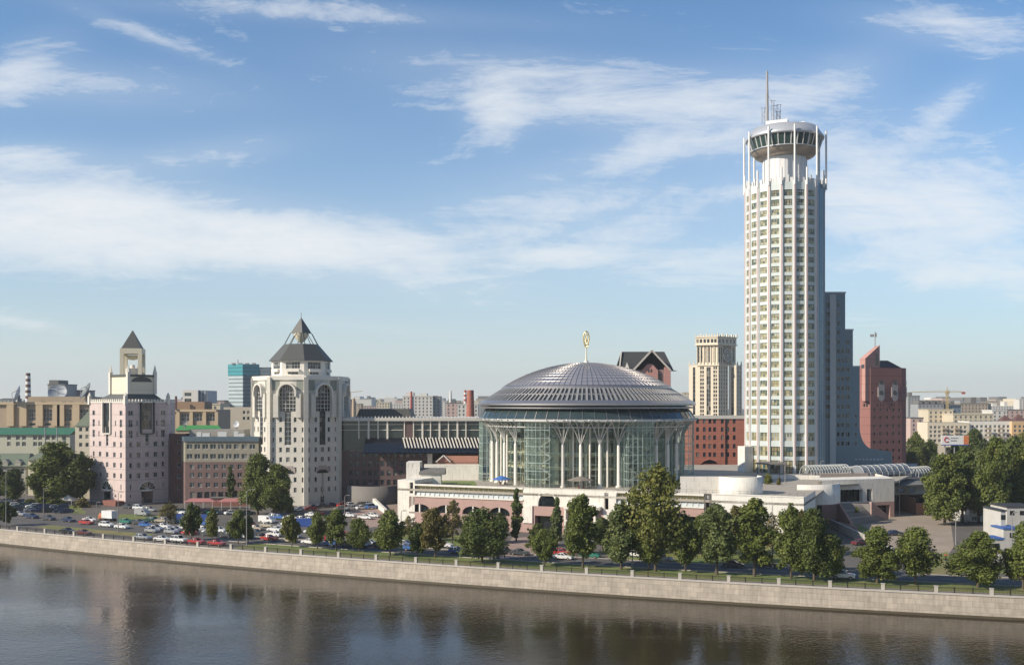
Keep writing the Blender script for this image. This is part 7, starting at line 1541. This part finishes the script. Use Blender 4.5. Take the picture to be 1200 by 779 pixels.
def car_proto(shape, col):
    if (shape, col) in _cp: return _cp[(shape, col)]
    S = SHAPES[shape]; W2 = S['W']/2; b = MB(); bd = S['body']; n = len(bd)
    lay = [(-W2, 0.0), (-W2+.0, 0), ]
    def side(y, ins): return [(x*(1-ins*.03), y, z-(0 if z < .5 else ins*.04)) for x, z in bd]
    A, A2, B2, Bb = side(-W2+.10, 0), side(-W2, 1), side(W2, 1), side(W2-.10, 0)
    rows = [side(-W2+.0, 0), side(-W2+.12, -1), side(W2-.12, -1), side(W2, 0)]
    vs = [p for r in rows for p in r]; fs = []
    for k in range(3): fs += [(k*n+i, k*n+(i+1) % n, (k+1)*n+(i+1) % n, (k+1)*n+i) for i in range(n)]
    b.add(vs, fs); b.add(rows[0], [tuple(reversed(range(n)))]); b.add(rows[3], [tuple(range(n))])
    g = MB()
    if S['cab']:
        c = S['cab']; yb, yt = W2-.07, W2-.26
        lo, hi = [c[0], c[3]], [c[1], c[2]]
        q = [(lo[0][0], -yb, lo[0][1]), (lo[1][0], -yb, lo[1][1]), (lo[1][0], yb, lo[1][1]), (lo[0][0], yb, lo[0][1]), (hi[0][0], -yt, hi[0][1]), (hi[1][0], -yt, hi[1][1]), (hi[1][0], yt, hi[1][1]), (hi[0][0], yt, hi[0][1])]
        g.add(q, [(0, 1, 5, 4), (1, 2, 6, 5), (2, 3, 7, 6), (3, 0, 4, 7)])
        r = [(x*1.0, y*1.02, z) for x, y, z in q[4:]]; b.add([(x, y, z-.02) for x, y, z in r]+[(x*.97, y*.93, z+.05) for x, y, z in r], [(0, 1, 5, 4), (1, 2, 6, 5), (2, 3, 7, 6), (3, 0, 4, 7), (4, 5, 6, 7)])
        for sy in (-1, 1):
            for i, j in ((0, 4), (1, 5)): p, t = Vector(q[i]), Vector(q[j]); p.y = sy*abs(p.y); t.y = sy*abs(t.y); b.bar(p, t, .09)
            xm = (c[1][0]+c[2][0])/2; b.bar((xm, sy*(yb+.005), c[0][1]), (xm, sy*(yt+.01), c[1][1]), .08)
    else:
        g.quad((1.97, -W2+.2, 1.22), (1.97, W2-.2, 1.22), (1.40, W2-.25, 1.97), (1.40, -W2+.25, 1.97))
        for sy in (-1, 1): g.quad((.55, sy*(W2+.012), 1.25), (1.65, sy*(W2+.012), 1.25), (1.3, sy*(W2+.012), 1.85), (.55, sy*(W2+.012), 1.85))
    root = bpy.data.objects.new('parked_car', None); root['category'] = 'car'
    parts = [('body', b.mesh('body', paint(col)), (0, 0, 0)), ('window_glass', g.mesh('window_glass', carglass), (0, 0, 0))]
    key = 'w'+shape
    if key not in _cp:
        w = MB(); rw = .31 if shape not in ('off-roader', 'van') else .37; w.tube([(0, -.11, 0), (0, .11, 0)], rw, 14); rm_ = MB(); rm_.tube([(0, -.125, 0), (0, .125, 0)], rw*.58, 10); RIM[shape] = rm_.mesh('rim', mat('wheel_rim', (.35, .35, .36), .35, .05, metal=.5)); h = MB(); h.box((0, 0), .06, .34, -.07, .07)
        _cp[key] = (w.mesh('wheel', tyre), h.mesh('headlight', lampm), h.mesh('tail_light', tailm), rw)
    wm_, hm, tm_, rw = _cp[key]; L2 = S['L']/2; zz = .66 if shape not in ('van', 'off-roader') else .85
    parts += [('wheel', wm_, (sx*L2*.62, sy*(W2-.08), rw)) for sx in (-1, 1) for sy in (-1, 1)]+[('headlight', hm, (L2-.03, sy*(W2-.3), zz)) for sy in (-1, 1)]+[('tail_light', tm_, (-L2+.0, sy*(W2-.25), zz+.08)) for sy in (-1, 1)]
    _cp[(shape, col)] = parts; return parts
CARS = []
def car(px, py, shape, col, ang, row, z=0.0):
    p = G(px, py, z); CARS.append(dict(p=p, shape=shape, col=col, ang=ang, row=row, px=px))
rc_ = random.Random(11)
cols = ['white']*5+['silver']*5+['dark grey']*3+['black']*2+['dark blue']*2+['blue', 'red', 'dark green', 'beige', 'maroon', 'red', 'white', 'teal green']
shp = ['saloon']*6+['hatchback']*3+['estate']*2+['off-roader']
def crow(x0, y0, x1, y1, n, ang, row, cl=None, jit=.06, skip=0.06):
    for i in range(n):
        if rc_.random() < skip: continue
        t = i/(max(1, n-1)); car(x0+(x1-x0)*t+rc_.uniform(-.6, .6), y0+(y1-y0)*t, rc_.choice(shp), rc_.choice(cl or cols), ang+rc_.uniform(-jit, jit)+(math.pi if rc_.random() < .5 else 0), row)
dark = ['black', 'dark blue', 'dark grey', 'dark blue', 'silver', 'dark green', 'black', 'white', 'maroon']
LT = ['white', 'white', 'silver', 'white', 'beige', 'silver', 'white', 'dark grey', 'red', 'blue']
UA = math.atan2(-.5, 1)
for px, py, s_, c_ in ((79, 624.5, 'saloon', 'black'), (98, 626.5, 'saloon', 'maroon'), (168, 632, 'estate', 'silver'), (190, 634, 'saloon', 'white'), (210, 635.5, 'off-roader', 'white'), (230.5, 637, 'saloon', 'red'), (254, 639, 'saloon', 'red'), (186, 633.5, 'hatchback', 'silver')): 
    if px != 186: car(px, py, s_, c_, UA, 'directly behind the quay railing')
for px, py, s_, c_ in ((24, 604, 'saloon', 'silver'), (37, 607, 'estate', 'dark blue'), (57, 609, 'saloon', 'dark grey'), (80, 611, 'saloon', 'dark blue'), (101, 614, 'saloon', 'red'), (105, 611, 'saloon', 'white'), (125, 617, 'estate', 'white'), (143, 619, 'saloon', 'white'), (163, 614, 'saloon', 'dark grey'), (147, 613, 'saloon', 'teal green')): car(px, py, s_, c_, UA, 'in the line before the dry grass strip')
crow(4, 598, 84, 601, 13, UA+1.0, 'in the dense block at far left, front row', dark, skip=0)
crow(6, 593, 72, 596.5, 11, UA+1.0, 'in the dense block at far left, middle row', dark+['white'], skip=.05)
crow(8, 588.5, 60, 590.5, 7, UA, 'in the dense block at far left, back row', dark, skip=.2)
crow(150, 595.5, 176, 599, 3, UA, 'by the pink tower entrance fence', ['dark grey', 'silver', 'white'], skip=0)
crow(170, 617, 398, 634, 22, UA, 'in the second line of the big car park', LT+['dark green'], skip=.04)
crow(178, 623.5, 300, 631, 12, UA, 'in the front line of the big car park', LT, skip=.06)
crow(304, 632, 398, 640, 9, UA, 'in the front line of the big car park', LT, skip=.05)
crow(200, 633.5, 258, 636, 1, UA, 'in the front line of the big car park', LT, skip=1)
crow(172, 620.5, 330, 631, 16, UA, 'in the tight middle line of the big car park', LT, skip=.1)
crow(300, 621, 398, 627, 10, UA, 'in the tight middle line of the big car park', LT, skip=.1)
crow(270, 616, 345, 619, 8, UA, 'in the third line of the big car park', LT, skip=.1)
crow(176, 611, 268, 617, 8, UA, 'in the third line of the big car park', LT+['dark blue', 'dark green'], skip=.15)
crow(214, 601, 290, 603, 9, UA+1.1, 'in the row before the cafe awning', dark+['red', 'teal green'], skip=.05)
crow(318, 607, 372, 612, 6, UA, 'in the row below the octagonal tower', LT, skip=.1)
crow(326, 600, 364, 597.5, 6, UA+1.2, 'at the corner foot of the octagonal tower', LT+dark, skip=0)
crow(366, 595.5, 402, 592.5, 7, UA+1.2, 'along the right foot of the octagonal tower', dark+['blue', 'silver'], skip=0)
crow(402, 594, 438, 591.5, 8, UA+1.2, 'in the packed lot before the curved plinth, back row', LT, skip=0)
crow(398, 597.5, 436, 596, 7, UA+1.2, 'in the packed lot before the curved plinth, front row', LT, skip=0)
for px, py, s_, c_ in ((372, 603, 'saloon', 'red'), (366, 605, 'saloon', 'white'), (409, 605.5, 'saloon', 'white'), (428, 608, 'saloon', 'white'), (438, 606, 'hatchback', 'white')): car(px, py, s_, c_, UA+.1, 'on the open asphalt beyond the three grouped trees')
for px, py, s_, c_ in ((408, 640, 'saloon', 'dark grey'), (421, 641.5, 'saloon', 'dark blue'), (434, 639, 'saloon', 'white'), (447, 642, 'estate', 'dark blue'), (475, 639.5, 'saloon', 'silver'), (484, 645, 'off-roader', 'blue'), (497, 645.5, 'saloon', 'black'), (520, 641, 'estate', 'white'), (536, 648, 'hatchback', 'blue'), (592, 648.5, 'saloon', 'black'), (609, 650, 'saloon', 'dark grey'), (660, 655, 'saloon', 'white'), (659, 650, 'hatchback', 'red'), (625, 650, 'saloon', 'maroon'), (692, 653, 'estate', 'teal green'), (745, 652, 'hatchback', 'white'), (777, 657, 'saloon', 'silver'), (860, 664, 'saloon', 'dark grey'), (899, 664, 'saloon', 'black')): car(px, py, s_, c_, math.atan2(-.42, 1), 'on the embankment road')
car(988, 678, 'off-roader', 'white', math.atan2(-.33, 1), 'at the kerb near the dense dark tree'); car(999, 679, 'saloon', 'white', math.atan2(-.33, 1), 'at the kerb near the dense dark tree')
car(1048, 627, 'saloon', 'dark blue', .3, 'alone on the dusty plaza'); car(1008, 638, 'saloon', 'maroon', .5, 'by the white retaining wall'); car(1035, 645, 'saloon', 'white', -.1, 'crossing behind the two trees below the steps'); car(1165, 637, 'off-roader', 'dark blue', .2, 'beside the white site cabins')
car(167, 604, 'van', 'silver', UA, 'by the pink tower entrance fence'); car(264, 625.5, 'van', 'white', UA, 'in the second line of the big car park'); car(214, 607, 'van', 'white', UA, 'behind the blue hoarding screen'); car(313, 612.5, 'van', 'white', UA, 'in the row below the octagonal tower')
# drop cars that would stand inside one another
keep = []
for c in CARS:
    if all((c['p']-k['p']).length > (2.2 if abs(math.sin(c['ang']-UA)) > .5 and abs(math.sin(k['ang']-UA)) > .5 else 3.6) for k in keep): keep.append(c)
CARS = keep
ordn = ['first', 'second', 'third', 'fourth', 'fifth', 'sixth', 'seventh', 'eighth', 'ninth', 'tenth', 'eleventh', 'twelfth']
byk = {}
for c in sorted(CARS, key=lambda c: c['px']): byk.setdefault((c['row'], c['col'], c['shape']), []).append(c)
for (row, col, shape), cs in byk.items():
    for i, c in enumerate(cs):
        lab = '%s %s %s' % (col, shape, row) if len(cs) == 1 else '%s %s, %s from left %s' % (col, shape, ordn[i], row)
        r0 = thing('parked_car', lab, 'van' if shape == 'van' else 'car', (c['p'].x, c['p'].y, 0.0), c['ang'], 'vehicles parked ' + row.split(',')[0])
        if row == 'on the embankment road': r0['group'] = 'cars on the embankment road'
        if shape == 'van': r0.name = 'parked_van'
        for nm, me, lo in car_proto(shape, col):
            o = bpy.data.objects.new(nm, me); COL.objects.link(o); o.parent = r0; o.location = lo
            if nm == 'wheel': q = bpy.data.objects.new('rim', RIM[shape]); COL.objects.link(q); q.parent = o
# white box lorry
p = G(126, 610); r0 = thing('box_lorry', 'white box lorry with orange cab parked before the pink tower', 'lorry', (p.x, p.y, 0), UA+math.pi)
def lpart(nm, f, m): b = MB(); f(b); o = b.build(nm, m, r0, world=False); return o
lpart('cargo_box', lambda b: b.box((-.8, 0), 4.2, 2.2, .9, 3.1), paint('white')); lpart('cab', lambda b: (b.box((2.1, 0), 1.4, 2.0, .5, 1.5), b.frustum([(1.4, -1), (2.8, -1), (2.8, 1), (1.4, 1)], 1.5, [(1.45, -.9), (2.35, -.9), (2.35, .9), (1.45, .9)], 2.3)), mat('orange_paint', (.45, .16, .08), .4, .05)); lpart('chassis', lambda b: b.box((0, 0), 5.4, 1.0, .5, .9), tyre)
lpart('windscreen', lambda b: b.quad((2.82, -.85, 1.55), (2.82, .85, 1.55), (2.45, .8, 2.2), (2.45, -.8, 2.2)), carglass)
for sx in (-1.9, 1.9):
    for sy in (-.95, .95): lpart('wheel', lambda b: b.tube([(sx, sy-.13, .42), (sx, sy+.13, .42)], .42, 14), tyre)
# ================================================================== STREET LAMPS, PEOPLE
for i, (px, py, top, arm, lab) in enumerate([(7, 619, 549, 5, 'tall street lamp with long arm at far left of the verge'), (138.5, 623, 576, 3, 'street lamp in front of the pink tower corner'), (113, 613, 588, 2, 'short lamp post behind the white lorry'), (289, 640, 573, 7, 'curved street lamp in front of the big tree pair'), (905, 668, 590, 0, 'tall dark post between trees right of centre'), (1054, 604, 553, 0, 'grey lamp post at the right corner of the court front'), (470, 648, 598, 3, 'street lamp before the end pylon'), (741, 665, 612, 3, 'street lamp before the right gallery'), (866, 575, 566, 0, 'tiny bollard lamp on the curved drum'), (920, 566, 538, 1.5, 'thin double lamp on the terrace before the hotel entrance'), (962, 563, 540, 1.5, 'thin lamp on the terrace at the start of the hoop canopy'), (1120, 640, 600, 3, 'street lamp beside the left poplars'), (1186, 672, 600, 3, 'lamp post beside the right edge cabins'), (404, 612, 580, 3, 'street lamp in the packed lot'), (51, 604, 572, 3, 'street lamp inside the dense block of cars at far left')]):
    z = TZ if top < 570 and px > 860 and px < 1000 else 0
    if px == 866: continue
    Y = GY(py, z); x = XP(px, Y); h = ZP(top, Y)-z; r0 = thing('street_lamp', lab, 'street lamp', (x, Y, z), 0, 'street lamps'); w = .11 if h > 6 else .07
    b = MB(); b.tube([(0, 0, 0), (0, 0, h*.3), (0, 0, h*.93)], [w*1.4, w, w*.7], 8); b.build('pole', mat('lamp_grey', (.26, .25, .24), .6, .08), r0, world=False)
    a = arm*Y/F if arm else .6; b = MB(); b.tube([(0, 0, h*.92), (a*.12, 0, h*.97), (a*.45, 0, h*.995), (a, 0, h)], [w*.7, w*.6, w*.5, w*.5], 6); b.build('arm', MATS['lamp_grey'], r0, world=False)
    b = MB(); b.box((a+.25, 0), .8, .3, h-.10, h+.08); b.build('lamp_head', MATS['lamp_grey'], r0, world=False)
def person(px, py, lab, top, z=0.0, rz=0):
    p = G(px, py, z); J = {'hip': (0, 0, .93), 'chest': (0, 0, 1.28), 'neck': (0, 0, 1.48), 'head': (0, -.02, 1.60), 'crown': (0, -.01, 1.72), 'ls': (-.19, 0, 1.42), 'le': (-.25, .03, 1.14), 'lh': (-.24, -.08, .90), 'rs': (.19, 0, 1.42), 're': (.25, .03, 1.14), 'rh': (.24, -.06, .90), 'lp': (-.10, 0, .88), 'lk': (-.11, -.05, .48), 'lf': (-.11, .02, .06), 'lt': (-.11, -.14, .04), 'rp': (.10, 0, .88), 'rk': (.11, .04, .48), 'rf': (.11, .12, .06), 'rt': (.11, -.02, .04)}
    Rd_ = {'hip': .15, 'chest': .17, 'neck': .06, 'head': .10, 'crown': .09, 'ls': .07, 'le': .045, 'lh': .035, 'rs': .07, 're': .045, 'rh': .035, 'lp': .10, 'lk': .06, 'lf': .045, 'lt': .035, 'rp': .10, 'rk': .06, 'rf': .045, 'rt': .035}
    Ed = [('hip', 'chest'), ('chest', 'neck'), ('neck', 'head'), ('head', 'crown'), ('chest', 'ls'), ('ls', 'le'), ('le', 'lh'), ('chest', 'rs'), ('rs', 're'), ('re', 'rh'), ('hip', 'lp'), ('lp', 'lk'), ('lk', 'lf'), ('lf', 'lt'), ('hip', 'rp'), ('rp', 'rk'), ('rk', 'rf'), ('rf', 'rt')]
    nm = list(J); me = bpy.data.meshes.new('body'); me.from_pydata([J[n] for n in nm], [(nm.index(a), nm.index(b)) for a, b in Ed], []); o = bpy.data.objects.new('person', me); COL.objects.link(o); o.location = (p.x, p.y, z); o.rotation_euler = (0, 0, rz)
    sk_ = o.modifiers.new('skin', 'SKIN'); 
    for i, n in enumerate(nm): me.skin_vertices[0].data[i].radius = (Rd_[n], Rd_[n]*.8)
    me.skin_vertices[0].data[0].use_root = True; o.modifiers.new('sub', 'SUBSURF').levels = 1; o.modifiers['sub'].render_levels = 1
    m = bpy.data.materials.new('clothes'); m.use_nodes = True; t = m.node_tree; tc_ = nd(t, 'ShaderNodeTexCoord'); s_ = nd(t, 'ShaderNodeSeparateXYZ'); lk(t, tc_.outputs['Object'], s_.inputs[0]); r = nd(t, 'ShaderNodeValToRGB'); r.color_ramp.interpolation = 'CONSTANT'; e = r.color_ramp.elements; e[0].color = (.03, .035, .06, 1); e[1].position = .48; e[1].color = (*top, 1); q = e.new(.76); q.color = (.45, .28, .2, 1); q = e.new(.85); q.color = (.04, .03, .02, 1)
    lk(t, mth(t, 'DIVIDE', s_.outputs[2], 1.95), r.inputs[0]); lk(t, r.outputs[0], t.nodes['Principled BSDF'].inputs['Base Color']); me.materials.append(m); tag(o, lab, 'person')
person(1108.5, 657, 'person in a red top and dark trousers walking by the grass triangle', (.5, .05, .05)); person(500, 634, 'person in white standing on the lawn path before the arches', (.7, .68, .62), rz=.6)
person(703, 650, 'person in dark clothes walking past the red and white cars', (.05, .05, .08), rz=1.2)
# ================================================================== AIR
hz = MB(); hz.prism([(-5990, -2480), (5990, -2480), (5990, 5990), (-5990, 5990)], WZ-2.0, 175.0)
hm_ = bpy.data.materials.new('haze'); hm_.use_nodes = True; t = hm_.node_tree; t.nodes.remove(t.nodes['Principled BSDF']); pv = nd(t, 'ShaderNodeVolumePrincipled'); pv.inputs['Color'].default_value = (.94, .97, 1.0, 1); pv.inputs['Density'].default_value = .00011; pv.inputs['Anisotropy'].default_value = .1
lk(t, pv.outputs[0], t.nodes['Material Output'].inputs['Volume'])
tag(hz.build('haze', hm_), kind='stuff')
flush_windows()
# pieces that belong to a part hang under it
SUB = {'dome_ribs': 'dome', 'roof_fins': 'skylight_ring', 'roof_band': 'skylight_ring', 'collar_bars': 'glass_collar', 'tie_ring': 'ring_beam', 'clef_emblem': 'mast', 'glazing_bar': 'restaurant_glazing', 'curtain_wall_bars': 'curtain_wall', 'pier_stripe': 'pier', 'arched_window_bars': 'arched_window', 'gallery_mullion': 'gallery_glass', 'arch_surround': 'fanlight', 'drum_balcony': 'drum', 'canopy_fins': 'glass_canopy', 'gable_window': 'pink_gable_bay', 'barge_board': 'gabled_roof', 'round_window': 'white_panel', 'lamp_head': 'arm', 'turret_window': 'slanted_turret', 'cap_bowl': 'cap_pyramid', 'lettering': 'panel', 'ring_mark': 'panel', 'windscreen': 'cab'}
base = lambda o: o.name.split('.')[0]
tree_ = {}
for o in bpy.data.objects:
    if o.parent: tree_.setdefault(o.parent.name, []).append(o)
for rn, ch in list(tree_.items()):
    by = {}
    for c in ch: by.setdefault(base(c), []).append(c)
    for k, pn_ in SUB.items():
        if k in by and pn_ in by:
            for i, c in enumerate(by[k]):
                q = by[pn_][i if len(by[k]) == len(by[pn_]) else min(i, len(by[pn_])-1)]
                if q.location.length < 1e-6 and not tree_.get(c.name): c.parent = q
